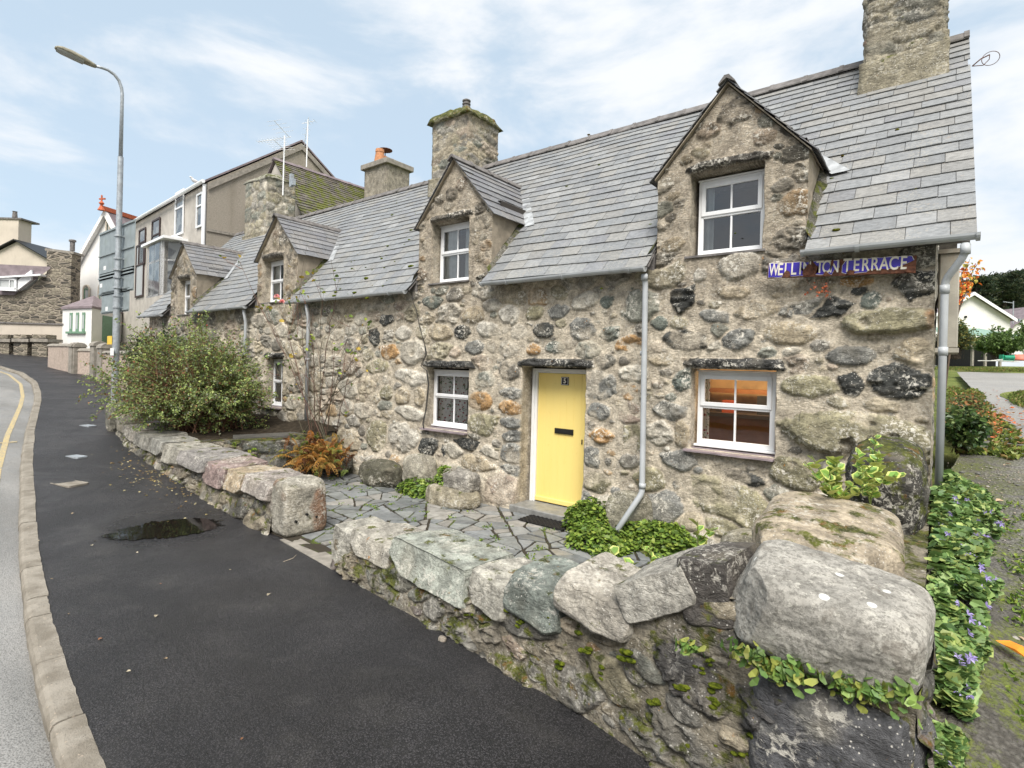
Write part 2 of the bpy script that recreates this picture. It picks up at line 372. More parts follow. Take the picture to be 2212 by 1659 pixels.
def m_gravel(name='lane gravel', moss=1.):
    n = NT(name)
    c = n.mix(n.ramp(n.noise(.7, 5, .6), .35, .65), (.14, .135, .12), (.27, .26, .235))
    c = n.mix(1., c, n.mix(n.ramp(n.vor(42, out=0), .1, .7), (1.35,)*3, (.5,)*3), 'MULTIPLY')
    sp = n.k('ShaderNodeSeparateXYZ'); geo = n.k('ShaderNodeNewGeometry'); n.L.new(geo.outputs['Position'], sp.inputs[0])
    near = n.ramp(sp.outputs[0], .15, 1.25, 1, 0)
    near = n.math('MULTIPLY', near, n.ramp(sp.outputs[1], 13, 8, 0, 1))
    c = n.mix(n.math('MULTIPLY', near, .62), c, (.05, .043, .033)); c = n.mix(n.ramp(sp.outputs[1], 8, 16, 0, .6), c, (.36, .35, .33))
    mk = n.math('MULTIPLY', n.ramp(n.noise(3.2, 6, .75), .43, .56), near)
    mk = n.math('MULTIPLY', mk, n.ramp(n.noise(34, 3, .7), .38, .58, .1, 1.))
    c = n.mix(n.math('MULTIPLY', mk, .9*moss), c, n.mix(n.noise(11, 3), (.055, .075, .012), (.17, .20, .02)))
    return n.fin(c, n.ramp(n.noise(.6, 4), .4, .6, .5, .85), n.bump(n.math('ADD', n.vor(38), n.noise(90, 2)), .8, .02), .4)
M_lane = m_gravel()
def m_grass(name, a=(.10, .135, .03), b=(.22, .25, .065)):
    n = NT(name); c = n.mix(n.ramp(n.noise(1.4, 6, .7), .35, .65), a, b); c = n.mix(n.ramp(n.noise(.5, 4), .58, .7, 0, .6), c, (.20, .14, .06))
    c = n.mix(1., c, n.ramp(n.noise(60, 3, .8), .3, .7, .6, 1.4), 'MULTIPLY')
    return n.fin(c, .9, n.bump(n.noise(40, 4, .8), 1., .05), .2)
M_grass = m_grass('rough grass')
def m_flag():
    n = NT('slate flagstone'); c = n.attr('Col')
    c = n.mix(1., c, n.ramp(n.noise(9, 5, .65), .3, .7, .75, 1.2), 'MULTIPLY')
    c = n.mix(n.ramp(n.noise(28, 5, .7), .58, .68, 0, .4), c, (.30, .27, .22))
    return n.fin(c, n.ramp(n.noise(3, 4), .35, .65, .38, .62), n.bump(n.noise(30, 5, .65), .35, .012), .5)
M_flag = m_flag()
def m_joint():
    n = NT('patio joint earth and moss'); c = n.mix(n.ramp(n.noise(2.3, 5, .7), .50, .62), (.045, .038, .028), (.085, .115, .02))
    return n.fin(c, .95, n.bump(n.noise(60, 4), .8, .02), .2)
M_joint = m_joint()
def m_leaf(name, rough=.5, trans=.25):
    n = NT(name); c = n.attr('Col'); c = n.mix(1., c, n.ramp(n.noise(9, 3), .3, .7, .8, 1.2), 'MULTIPLY')
    n.fin(c, rough, None, .4)
    tr = n.k('ShaderNodeBsdfTranslucent'); n.L.new(c, tr.inputs[0]); mx = n.k('ShaderNodeMixShader'); mx.inputs[0].default_value = trans
    out = n.N['Material Output']; n.L.new(n.b.outputs[0], mx.inputs[1]); n.L.new(tr.outputs[0], mx.inputs[2]); n.L.new(mx.outputs[0], out.inputs[0])
    return n.m
M_leaf = m_leaf('foliage')
M_leafgloss = m_leaf('glossy foliage', .32, .2)
M_twig = m_leaf('bark and twigs', .85, 0.)
def m_col(name, rough=.6, spec=.4):
    n = NT(name); c = n.mix(1., n.attr('Col'), n.ramp(n.noise(9, 4), .3, .7, .88, 1.12), 'MULTIPLY'); return n.fin(c, rough, None, spec)
M_col = m_col('painted surface')
M_enamel = m_col('sign enamel', .25, .5)
def m_rust():
    n = NT('rusty iron'); c = n.mix(n.ramp(n.noise(22, 5, .7), .35, .65), (.055, .022, .014), (.15, .062, .035))
    return n.fin(c, .85, n.bump(n.noise(60, 4), .5, .01), .3)
M_rust = m_rust()
def m_glass(name, rf=1.0, tint=(.85, .9, .92)):
    n = NT(name); n.N.remove(n.b); out = n.N['Material Output']
    tr = n.k('ShaderNodeBsdfTransparent'); tr.inputs[0].default_value = (*tint, 1); gl = n.k('ShaderNodeBsdfGlossy'); gl.inputs['Roughness'].default_value = .01
    gl.inputs[0].default_value = (.95, .97, 1, 1)
    f = n.k('ShaderNodeFresnel'); f.inputs[0].default_value = 1.5
    fm = n.math('MULTIPLY_ADD', f.outputs[0], 2.2*rf, .05*rf)
    wb = n.bump(n.noise(1.5, 2), .05, .02); n.L.new(wb, gl.inputs['Normal'])
    mx = n.k('ShaderNodeMixShader'); n.L.new(fm, mx.inputs[0]); n.L.new(tr.outputs[0], mx.inputs[1]); n.L.new(gl.outputs[0], mx.inputs[2]); n.L.new(mx.outputs[0], out.inputs[0])
    return n.m
M_glass = m_glass('window glass', .8)
M_glassc = m_glass('ground floor glass', .5, (.95, .95, .95))
M_glassk = m_glass('kitchen window glass', .55, (.95, .95, .95))
def m_door():
    n = NT('yellow painted door'); c = n.mix(n.ramp(n.noise(1.6, 4, .6, 0, (1, 1, .3)), .4, .75, 0, .5), (.82, .64, .215), (.78, .58, .16))
    c = n.mix(n.ramp(n.noise(8, 5, .7), .62, .75, 0, .3), c, (.60, .42, .08))
    return n.fin(c, .42, n.bump(n.noise(40, 3, .5, 0, (1, 1, .1)), .08, .005), .5)
M_door = m_door()
def m_curtain():
    n = NT('floral curtain')
    c = n.mix(n.ramp(n.vor(16), .22, .30, 1, 0), (.62, .60, .56), (.25, .03, .04))
    c = n.mix(n.ramp(n.noise(14, 3, .6, 1.2), .56, .62), c, (.10, .16, .08))
    return n.fin(c, .9)
M_curtain = m_curtain()
M_net = m_plain('plain curtain', (.55, .55, .52), .9, .1)
def m_kerb():
    n = NT('kerb stone'); c = n.mix(n.ramp(n.noise(5, 5, .65), .3, .7), (.17, .15, .12), (.28, .255, .215))
    c = n.mix(n.ramp(n.noise(50, 4, .75), .58, .68, 0, .7), c, (.10, .09, .075)); c = n.mix(n.ramp(n.noise(26, 3, .7), .64, .7, 0, .6), c, (.46, .38, .30))
    return n.fin(c, .85, n.bump(n.math('ADD', n.noise(30, 5, .7), n.noise(110, 2)), .6, .012), .3)
M_kerb = m_kerb()
def m_yline():
    n = NT('worn yellow paint'); c = n.mix(n.ramp(n.noise(24, 5, .75), .42, .6), (.50, .39, .18), (.26, .24, .20))
    return n.fin(c, .7, n.bump(n.vor(90), .4, .008), .3)
M_yline = m_yline()
def m_moss():
    n = NT('moss cushion'); c = n.mix(n.ramp(n.noise(30, 4, .7), .35, .65), (.04, .06, .006), (.16, .19, .02)); c = n.mix(n.ramp(n.noise(6, 3), .55, .7), c, (.12, .075, .012))
    return n.fin(c, .95, n.bump(n.noise(140, 3, .8), 1., .015), .1)
M_moss = m_moss()

# ------------------------------------------------------------------ rubble fields
PAL = [((.235, .225, .20), 16), ((.34, .295, .215), 16), ((.28, .255, .18), 13), ((.38, .26, .14), 4), ((.085, .088, .08), 5), ((.18, .195, .17), 11), ((.45, .42, .355), 16), ((.34, .28, .22), 7), ((.165, .155, .135), 8)]
PALD = [((.16, .155, .14), 14), ((.22, .19, .14), 10), ((.30, .27, .22), 6), ((.07, .07, .066), 10), ((.20, .17, .16), 5), ((.12, .125, .11), 10), ((.30, .20, .11), 2)]
MORTAR = (.465, .41, .325)
def pick(rng, pal):
    w = np.array([p[1] for p in pal], float); c = np.array(pal[rng.choice(len(pal), p=w/w.sum())][0]); return c*.97*rng.uniform(.82, 1.22)
def stone(rng, cx, cz, w, h, ang=0., col=None, rnd=.5, pal=PAL, bulge=None, mul=1.):
    n = rng.randint(5, 9); th = (np.arange(n)+rng.uniform(-.28, .28, n))*2*math.pi/n+rng.uniform(0, 6.28)
    return dict(cx=cx, cz=cz, w=w, h=h, a=math.radians(ang), th=th, r=rng.uniform(.86, 1.03, n), p=(16 if rnd < .4 else 8 if rnd < .75 else 4.0), rnd=rnd,
                col=np.array(col)*mul if col is not None else pick(rng, pal), b=bulge if bulge is not None else min(.062, .014+.11*min(w, h)), f=rng.uniform(-.5, .5, 2), s=rng.randint(0, 99))
def sdist(st, u, v):
    ca, sa = math.cos(st['a']), math.sin(st['a']); du = u-st['cx']; dv = v-st['cz']
    x = (du*ca+dv*sa)/(st['w']/2); y = (-du*sa+dv*ca)/(st['h']/2); d = np.zeros_like(x); p = st['p']
    for t, r in zip(st['th'], st['r']): d = d+np.maximum((x*math.cos(t)+y*math.sin(t))/r, 0)**p
    return d**(1/p), x, y
def fill(rng, u0, u1, v0, v1, fixed, holes, sizes, pal=PAL, gap=1.0, res=.022):
    nu = int((u1-u0)/res)+1; nv = int((v1-v0)/res)+1; occ = np.zeros((nv, nu), bool)
    us = u0+np.arange(nu)*res; vs = v0+np.arange(nv)*res
    for (a, b, c, d) in holes: occ[(vs >= c)[:, None] & (vs <= d)[:, None] & ((us >= a) & (us <= b))[None]] = True
    out = []
    def put(st, test=True):
        R = max(st['w'], st['h'])*.62; i0, i1 = np.searchsorted(us, [st['cx']-R, st['cx']+R]); j0, j1 = np.searchsorted(vs, [st['cz']-R, st['cz']+R])
        if i1 <= i0 or j1 <= j0: return
        U, V = np.meshgrid(us[i0:i1], vs[j0:j1]); d = sdist(st, U, V)[0]
        if test and (occ[j0:j1, i0:i1] & (d < gap)).any(): return
        occ[j0:j1, i0:i1] |= d < 1.03; out.append(st)
    for st in fixed: put(st, False)
    for (w, h, n) in sizes:
        for k in range(int(n)):
            cx = rng.uniform(u0, u1); cz = rng.uniform(v0, v1)
            if occ[min(int((cz-v0)/res), nv-1), min(int((cx-u0)/res), nu-1)]: continue
            s = rng.uniform(.75, 1.3); put(stone(rng, cx, cz, w*s, h*s*rng.uniform(.75, 1.3), rng.uniform(-16, 16), None, rng.choice([.2, .3, .5, .6, .85]), pal))
    return out
def field(U, V, stones, seed=0, mortar=MORTAR, rough=1.):
    sh = U.shape; u = U.ravel(); v = V.ravel(); order = np.argsort(u, kind='stable'); us = u[order]; vs = v[order]; n = len(u)
    N1 = fbm(v2(us*7, vs*7, seed), 4, seed); N2 = fbm(v2(us*24, vs*24, seed+.5), 3, seed+9); N3 = fbm(v2(us*2.2, vs*2.2, seed), 3, seed+4)
    h = .010*N1+.006*N2+.008*N3; m = np.zeros(n); col = np.array(mortar)[None]*(1+.10*N3+.10*N2)[:, None]
    D1 = np.full(n, 9.); D2 = np.full(n, 9.); I1 = np.full(n, -1); cache = []
    for si, st in enumerate(stones):
        R = max(st['w'], st['h'])*.85; i0, i1 = np.searchsorted(us, [st['cx']-R, st['cx']+R]); sel = np.nonzero(np.abs(vs[i0:i1]-st['cz']) < R)[0]+i0
        if not len(sel): cache.append(None); continue
        d, x, y = sdist(st, us[sel], vs[sel]); d = d+(.26 if st['rnd'] < .7 else .12)*N1[sel]+.10*N2[sel]
        a = D1[sel]; w = d < a; D2[sel] = np.where(w, a, np.minimum(D2[sel], d)); D1[sel] = np.where(w, d, a); I1[sel] = np.where(w, si, I1[sel]); cache.append((sel, d, x, y))
    for si, st in enumerate(stones):
        if cache[si] is None: continue
        sel, d, x, y = cache[si]; own = I1[sel] == si; sel = sel[own]; d = d[own]; x = x[own]; y = y[own]
        if not len(sel): continue
        lim = st.get('lim', 1.03); me = np.minimum(lim-d, (D2[sel]-d)*.55-.035); k = sstep(0, .05, me)
        pr = np.clip(me/.40, 0, 1); pr = 1-(1-pr)**2.4
        loc = fbm(v2(us[sel]*9+st['s'], vs[sel]*(22 if st['rnd'] < .4 else 11), st['s']), 3, st['s'])
        hh = st['b']*.95*(pr*(1+.38*(st['f'][0]*x+st['f'][1]*y))-.10)+.018*loc*rough*k
        if st['rnd'] < .45: hh += .012*rough*k*np.round(2.2*loc)
        if st.get('rnd') != .15: k = k*(1-.62*sstep(.05, .34, N3[sel]+.5*N1[sel]+.35*loc-.08))
        h[sel] = h[sel]*(1-k)+np.maximum(hh, h[sel]-.004)*k; m[sel] = k
        bl = 0. if st.get('own') else .16; c = (st['col']*(1-bl)+np.array(mortar)*bl)[None]*(1+.35*loc)[:, None]
        if st.get('col2') is not None: kk = sstep(st['t2']-.15, st['t2']+.15, x+.3*loc)[:, None]; c = c*(1-kk)+np.array(st['col2'])[None]*kk
        col[sel] = col[sel]*(1-k[:, None])+c*k[:, None]
    H = np.empty(n); Mm = np.empty(n); Cc = np.empty((n, 3)); H[order] = h; Mm[order] = m; Cc[order] = np.clip(col, .01, .9)
    return H.reshape(sh), Mm.reshape(sh), Cc.reshape(sh+(3,))
def gridF(nv, nu, keep=None, base=0):
    I = np.arange(nv*nu).reshape(nv, nu)+base; F = np.stack([I[:-1, :-1], I[:-1, 1:], I[1:, 1:], I[1:, :-1]], -1).reshape(-1, 4)
    return F if keep is None else F[keep.reshape(-1)]
def rubble_box(name, x0, x1, y0, y1, z0, z1, parent, m, rng, pal=PAL, res=.03, mortar=MORTAR, sizes=None, taper=0., top=True, loc=None):
    """stone block of rubble: four displaced faces and a top"""
    sizes = sizes or [(.42, .18, 200), (.26, .14, 800), (.15, .08, 1200), (.08, .04, 600)]
    Vs = []; Fs = []; Cs = []; Ms = []; base = 0; per = [(x0, y0, x1, y0), (x1, y0, x1, y1), (x1, y1, x0, y1), (x0, y1, x0, y0)]
    for k, (ax, ay, bx, by) in enumerate(per):
        L = math.hypot(bx-ax, by-ay); nu = max(3, int(L/res)+1); nv = max(3, int((z1-z0)/res)+1)
        U, V = np.meshgrid(np.linspace(0, L, nu), np.linspace(z0, z1, nv)); st = fill(rng, 0, L, z0, z1, [], [], [(w, h, n*L/2) for w, h, n in sizes], pal)
        h, mk, cc = field(U, V, [dict(q, lim=1.4) for q in st], rng.randint(50), mortar)
        e = sstep(0, .04, U)*sstep(0, .04, L-U); rc = .025*(1-sstep(0, .05, np.minimum(U, L-U)))
        h = h*e-rc; nx, ny = (by-ay)/L, -(bx-ax)/L
        tp = taper*(V-z0)/(z1-z0); cx, cy = (x0+x1)/2, (y0+y1)/2
        X = ax+(bx-ax)*U/L+nx*h; Y = ay+(by-ay)*U/L+ny*h; X = cx+(X-cx)*(1-tp); Y = cy+(Y-cy)*(1-tp)
        Vs.append(np.stack([X, Y, V], -1).reshape(-1, 3)); Fs.append(gridF(nv, nu, base=base)); base += nu*nv; Cs.append(cc.reshape(-1, 3)); Ms.append(mk.ravel())
    if top:
        tp = taper; cx, cy = (x0+x1)/2, (y0+y1)/2; q = np.array([(x0+.02, y0+.02), (x1-.02, y0+.02), (x1-.02, y1-.02), (x0+.02, y1-.02)]); q = np.array([cx, cy])+(q-np.array([cx, cy]))*(1-tp)
        Vs.append(np.array([(a, b, z1-.003) for a, b in q])); Fs.append(np.array([[0, 1, 2, 3]])+base); Cs.append(np.tile(mortar, (4, 1))); Ms.append(np.zeros(4))
    return mesh(name, np.concatenate(Vs), Fs, m, parent, col=np.concatenate(Cs), msk=np.concatenate(Ms), loc=loc)

_cube = {}
def cubesphere(n):
    if n in _cube: return _cube[n]
    key = {}; V = []; F = []
    def vid(p):
        k = tuple(np.round(np.asarray(p)*n).astype(int))
        if k not in key: key[k] = len(V); V.append(p)
        return key[k]
    g = np.linspace(-1, 1, n+1)
    for ax in range(3):
        for s in (-1, 1):
            for i in range(n):
                for j in range(n):
                    q = []
                    for a, b in ((i, j), (i+1, j), (i+1, j+1), (i, j+1)):
                        p = [0, 0, 0]; p[ax] = s; p[(ax+1) % 3] = g[a]; p[(ax+2) % 3] = g[b]; q.append(vid(p))
                    F.append(q if s > 0 else q[::-1])
    _cube[n] = (np.array(V, float), np.array(F)); return _cube[n]
def boulder(name, c, dim, m, parent=None, seed=0, col=(.3, .28, .23), p=5., rough=.05, rz=0., tilt=(0, 0), n=28, flat=0., shear=0., cuts=5, col2=None, loc=None):
    """one field stone: rounded block, knocked flat by a few planes, then roughened"""
    rng = np.random.RandomState(seed); V, F = cubesphere(n); d = np.array(V); L = (np.abs(d)**p).sum(1)**(1/p); S_ = d/L[:, None]
    if flat:
        for a, lim in ((np.array([.03, -.04, 1.]), .80), (np.array([.02, -1., .12]), .84), (np.array([-1., .04, .0]), .90), (np.array([1., .03, .05]), .90), (np.array([.0, -.62, .78]), 1.13)):
            a = a/np.linalg.norm(a)+rng.normal(size=3)*.03; ex = np.maximum(S_@a-lim, 0); S_ = S_-ex[:, None]*a*.97
    for k in range(cuts):
        a = rng.normal(size=3); a[2] *= .6; a /= np.linalg.norm(a); lim = rng.uniform(.80, 1.0)*(np.abs(a)**(p/(p-1))).sum()**((p-1)/p)
        ex = np.maximum(S_@a-lim, 0); S_ = S_-ex[:, None]*a*.96
    P = S_*np.array(dim)/2; nn = S_/np.linalg.norm(S_, axis=1)[:, None]; sc = 1/max(.25, float(np.mean(dim)))
    f1 = fbm(P*2.3*sc*.6+seed, 4, seed); f2 = fbm(P*12+seed, 4, seed+3); f3 = fbm(P*np.array([8, 8, 22]), 3, seed+5)
    P = P+nn*(rough*f1*1.1+rough*.34*f2+rough*.22*np.round(f3*3)/3)[:, None]
    if shear: P[:, 2] += shear*P[:, 0]
    ax, ay = math.radians(tilt[0]), math.radians(tilt[1]); Rx = np.array([[1, 0, 0], [0, math.cos(ax), -math.sin(ax)], [0, math.sin(ax), math.cos(ax)]]); Ry = np.array([[math.cos(ay), 0, math.sin(ay)], [0, 1, 0], [-math.sin(ay), 0, math.cos(ay)]])
    a = math.radians(rz); Rz = np.array([[math.cos(a), -math.sin(a), 0], [math.sin(a), math.cos(a), 0], [0, 0, 1]]); P = P@(Rz@Ry@Rx).T+np.array(c)
    cc = np.array(col)[None]*(1+.30*f1+.25*f2)[:, None]
    if col2 is not None: k = sstep(.05, .35, fbm(P*3, 3, seed+8))[:, None]; cc = cc*(1-k)+np.array(col2)[None]*k
    return mesh(name, P, F, m, parent, col=np.clip(cc, .01, .8), msk=np.ones(len(P)), loc=loc)

# ------------------------------------------------------------------ foliage
def leaves(P, D, size, col, aspect=.45, up_bias=.3, curl=.25, seed=0, shape='oval'):
    """many small leaves in one mesh: P centres, D pointing directions, size per leaf, colour per leaf"""
    rng = np.random.RandomState(seed); n = len(P); D = D/(np.linalg.norm(D, axis=1)[:, None]+1e-9)
    Nn = rng.normal(size=(n, 3)); Nn[:, 2] = np.abs(Nn[:, 2])+up_bias*2; Nn -= (Nn*D).sum(1)[:, None]*D; Nn /= np.linalg.norm(Nn, axis=1)[:, None]+1e-9
    B = np.cross(D, Nn); s = np.broadcast_to(size, (n,))[:, None]
    if shape == 'oval': prof = [(0, 0, 0), (.3, .42, .1), (.7, .38, .08), (1, 0, -.25), (.7, -.38, .08), (.3, -.42, .1)]; F0 = [[0, 1, 2, 3], [0, 3, 4, 5]]
    else: prof = [(0, 0, 0), (.15, .5, .08), (.62, .52, .10), (1, 0, 0), (.62, -.52, .10), (.15, -.5, .08)]; F0 = [[0, 1, 2, 3], [0, 3, 4, 5]]
    V = np.stack([P+s*(a*D+b*aspect*2*B+(c+curl*(a*a)*-.6)*Nn) for a, b, c in prof], 1)
    F = np.concatenate([np.array(f)[None]+np.arange(n)[:, None]*6 for f in F0])
    return V.reshape(-1, 3), F, np.repeat(np.asarray(col), 6, axis=0)
def jitcol(rng, n, pal, w=None, v=.25):
    pal = np.array(pal); i = rng.choice(len(pal), n, p=w); return np.clip(pal[i]*(1+rng.uniform(-v, v, (n, 1))), 0, 1)
def sticks(paths, col, n=4):
    """tapered stems: list of (points, r0, r1)"""
    mb = MB()
    for k, (P, r0, r1) in enumerate(paths):
        mb.tube(P, np.linspace(r0, r1, len(P)), n, col if np.ndim(col) == 1 else col[k % len(col)])
    return mb
def cat3(parts):
    V = []; F = []; Cc = []; b = 0
    for v, f, c in parts: V.append(v); F.append(f+b); Cc.append(c); b += len(v)
    return np.concatenate(V), F, np.concatenate(Cc)
def clump(c, dims, n, size, pal, w, seed, aspect=.8, shape='round', shell=.35, gfun=None):
    rng = np.random.RandomState(seed); d = rng.normal(size=(n, 3)); d[:, 2] = np.abs(d[:, 2]); d /= np.linalg.norm(d, axis=1)[:, None]
    r = 1-shell*rng.rand(n)**1.5; b = 1+.28*fbm(d*2.2+seed, 2, seed); P = d*(r*b)[:, None]*np.array(dims)+np.array(c)
    if gfun is not None: P[:, 2] += gfun(P[:, 0], P[:, 1])-c[2]
    D = d*.7+rng.normal(size=(n, 3))*.6; D[:, 2] -= .15
    return leaves(P, D, size*rng.uniform(.6, 1.3, n), jitcol(rng, n, pal, w), aspect, .9, .3, seed, shape)

# ================================================================== THE SETTING: ground, road, pavement, kerb, lane
rng = np.random.RandomState(11)
KX = np.array([-60, -45, -36, -32.1, -28.9, -25.3, -21.9, -19.7, -15.3, -12.1, -9.75, -7.83, -6.82, -5.69, -4.69, -3.95, -3.42, -1, 2, 30])
KY = np.array([-6, .5, 3.9, 4.84, 5.04, 4.79, 4.26, 3.83, 2.88, 2.26, 1.86, 1.53, 1.38, 1.22, 1.10, 1.02, .97, .72, .5, -1.5])
def kerbY(X): return np.interp(X, KX, KY)-.14
def sheet(name, xs, yf, nv, zf, m, uvn=None, kind='structure'):
    """strip over x, y from yf(x)[0] to yf(x)[1]"""
    xs = np.asarray(xs); y0, y1 = yf(xs); t = np.linspace(0, 1, nv)[:, None]; X = np.broadcast_to(xs, (nv, len(xs))); Y = y0*(1-t)+y1*t
    V = np.stack([X, Y, zf(X, Y)], -1).reshape(-1, 3); return struct(mesh(name, V, gridF(nv, len(xs)), m), kind)
far = np.concatenate([np.arange(-320, -60, 20), np.arange(-60, 12, 1.), np.arange(12, 40, 4), np.arange(40, 320, 20)])
sheet('ground', far, lambda x: (x*0-120, x*0+320), 441, lambda X, Y: ground_z(X, Y)-.22-.35*sstep(-.6, -1.2, X)*sstep(-10, -9.4, X)*sstep(3, 3.4, Y)*sstep(6.9, 6.6, Y), M_grass)
sheet('road', np.concatenate([np.linspace(-60, -10, 80), np.linspace(-9.8, 12, 60)]), lambda x: (x*0-9, kerbY(x)-.02), 24, lambda X, Y: gz0(X)-.10+.02*np.sin(Y*.4), M_road)
sheet('road_line', np.linspace(-31, -1, 240), lambda x: (kerbY(x)-.29-.05, kerbY(x)-.29+.04), 2, lambda X, Y: gz0(X)-.10+.02*np.sin(Y*.4)+.006, M_yline)
sheet('road_mark', np.linspace(-14.6, -14.5, 2), lambda x: (x*0+.2, kerbY(x)-.12), 12, lambda X, Y: gz0(X)-.10+.02*np.sin(Y*.4)+.008, M_yline)
def pav_back(x): return np.interp(x, [-60, -42, -36, -31.7, -27.6, -20, -15.5, -14.3, -13.9, -12.5, -10, 0, 3], [11, 9.5, 8.6, 7.6, 7.6, 6.8, 5.4, 5.0, 4.3, 4.0, 3.85, 3.75, 3.2])
def undul(X, Y): return .012*vn(v2(X*.9, Y*.9, 3), 2)*sstep(.14, .45, Y-kerbY(X))
sheet('pavement', np.concatenate([np.linspace(-60, -15, 90), np.linspace(-14.8, .2, 190)]), lambda x: (kerbY(x)+.13, np.minimum(pav_back(x), 12)), 46, lambda X, Y: ground_z(X, Y)+undul(X, Y), M_asph)
# lane: climbs beside the gable; curves away to the right behind
def lane_yx(V): return V
_ys = np.concatenate([np.linspace(-3, 12, 130), np.linspace(12.4, 35, 80)])
def lane_sheet():
    t = np.linspace(0, 1, 60)[:, None]; y = _ys[None]
    xl = np.interp(y, [-3, 2.2, 2.6, 7, 11, 14, 18, 24, 30, 35], [.2, .2, -.25, .02, .55, .85, .98, .95, .9, .9]); xr = np.interp(y, [-3, 9, 14, 18, 24, 36], [5.5, 6, 9, 14, 26, 40])
    X = xl*(1-t)+xr*t; Y = np.broadcast_to(y, X.shape); Z = ground_z(X, Y)+.012+.02*vn(v2(X*2.2, Y*2.2), 5)+.008*vn(v2(X*9, Y*9), 6)
    Z = Z+.10*sstep(.5, .1, X)*sstep(2.6, 3.2, Y)*sstep(8, 6, Y)
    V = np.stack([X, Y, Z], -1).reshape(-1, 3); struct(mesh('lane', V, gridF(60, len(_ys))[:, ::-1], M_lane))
lane_sheet()
# kerb: individual stones in one run, chamfered edge and open joints
def kerb():
    mb = MB(); s = -33.; w = .14
    xs = [-33.]
    while xs[-1] < 2: xs.append(xs[-1]+rng.choice([.9, .62, .92, .9, .45]))
    for a, b in zip(xs[:-1], xs[1:]):
        n = 4 if b < -8 else 14; X = np.linspace(a+.007, b-.007, n); yk = kerbY(X)+rng.uniform(-.006, .006); z = gz0(X)+.008+rng.uniform(-.004, .005)
        dy = np.gradient(yk, X); nx = -dy/np.sqrt(1+dy*dy); ny = 1/np.sqrt(1+dy*dy)
        prof = [(-.03, -.26), (-.022, -.045), (-.006, -.012), (.018, .0), (.06, .002), (w, .0), (w+.01, -.2)]
        V = [];
        for o, dz in prof:
            jit = .0045*vn(v2(X*14, X*0+o*60), 3)+.003*vn(v2(X*45, X*0+o*80), 5)
            V.append(np.stack([X+nx*(o+jit), yk+ny*(o+jit), z+dz+jit], -1))
        V = np.array(V); k = len(prof); F = [[i*n+j, (i+1)*n+j, (i+1)*n+j+1, i*n+j+1][::-1] for i in range(k-1) for j in range(n-1)]
        F += [[i*n for i in range(k)], [i*n+n-1 for i in range(k)][::-1]]
        mb.add(V.reshape(-1, 3), F)
    o = mb.build('kerb', M_kerb, smooth=False); struct(o)
kerb()
# puddle: thin water in a shallow of the asphalt, ragged outline
def puddle():
    n = 420; th = np.linspace(0, 2*math.pi, n, endpoint=False); a = .42; c = np.array([-7.55, 2.72])
    R = 1+.16*fbm(v2(np.cos(th)*2.5, np.sin(th)*2.5), 3, 3)+.30*fbm(v2(np.cos(th)*16, np.sin(th)*16), 3, 5)
    ex = np.array([.28, .96]); ey = np.array([.96, -.28]); P = c+(np.cos(th)*R*.60)[:, None]*ex+(np.sin(th)*R*.33)[:, None]*ey
    V = np.array([[*c, 0]]+[[*p, 0] for p in P]); V[:, 2] = ground_z(V[:, 0], V[:, 1])+undul(V[:, 0], V[:, 1])+.008
    F = [[0, 1+i, 1+(i+1) % n] for i in range(n)]; struct(mesh('puddle', V, F, M_puddle, smooth=False))
puddle()
def cover(c, a, b, rot, m, lab, cat):
    n = 20; th = np.linspace(0, 2*math.pi, n, endpoint=False); mb = MB(); e = np.array([math.cos(rot), math.sin(rot)]); f = np.array([-e[1], e[0]]); p = 2.2 if a == b else 8
    z = float(ground_z(*c))+.012
    ring = lambda s, dz: [[*(np.array(c)+s*(a*np.sign(math.cos(t))*abs(math.cos(t))**(2/p)*e+b*np.sign(math.sin(t))*abs(math.sin(t))**(2/p)*f)), z+dz] for t in th]
    V = ring(1, -.03)+ring(1, .004)+ring(.9, .004)+ring(.88, 0)+ring(.02, 0); F = [[k*n+i, k*n+(i+1) % n, (k+1)*n+(i+1) % n, (k+1)*n+i] for k in range(4) for i in range(n)]
    mb.add(V, F); return tag(mb.build('utility_cover', m), lab, cat, 'small covers let into the pavement')
cover((-10.4, 2.38), .24, .15, .3, M_kerb, 'oval pale concrete cover in the black pavement, nearest of three', 'cover')
cover((-12.26, 2.9), .17, .10, .3, M_galv, 'small pale rectangular cover in the pavement, middle one of three', 'cover')
cover((-15.49, 3.86), .17, .10, .3, M_galv, 'small pale rectangular cover farthest up the pavement near the lamp post', 'cover')
# concrete strip at the gate
ts = MB(); ts.obox((-6.27, 3.50, -2.30), (1.30, -.135, 0), (.03, .20, 0), (0, 0, .105)); struct(ts.build('gate_threshold', M_conc))

# ------------------------------------------------------------------ patio: crazy paving of slate, split by random cuts
def poly_split(P, rng, out, amax):
    P = np.array(P); a = .5*abs(np.dot(P[:, 0], np.roll(P[:, 1], 1))-np.dot(P[:, 1], np.roll(P[:, 0], 1)))
    if a < amax*rng.uniform(.45, 1.5): out.append(P); return
    c = P.mean(0); cov = np.cov((P-c).T); w, v = np.linalg.eigh(cov); d = v[:, 1]; an = rng.normal(0, .28); n = np.array([d[0]*math.cos(an)-d[1]*math.sin(an), d[0]*math.sin(an)+d[1]*math.cos(an)])
    c = c+d*rng.uniform(-.25, .25)*math.sqrt(w[1]); s = (P-c)@n; A = []; B = []
    for i in range(len(P)):
        j = (i+1) % len(P); (A if s[i] >= 0 else B).append(P[i])
        if s[i]*s[j] < 0: q = P[i]+(P[j]-P[i])*s[i]/(s[i]-s[j]); A.append(q); B.append(q)
    if len(A) < 3 or len(B) < 3: out.append(P); return
    poly_split(A, rng, out, amax); poly_split(B, rng, out, amax)
PZ = -2.18
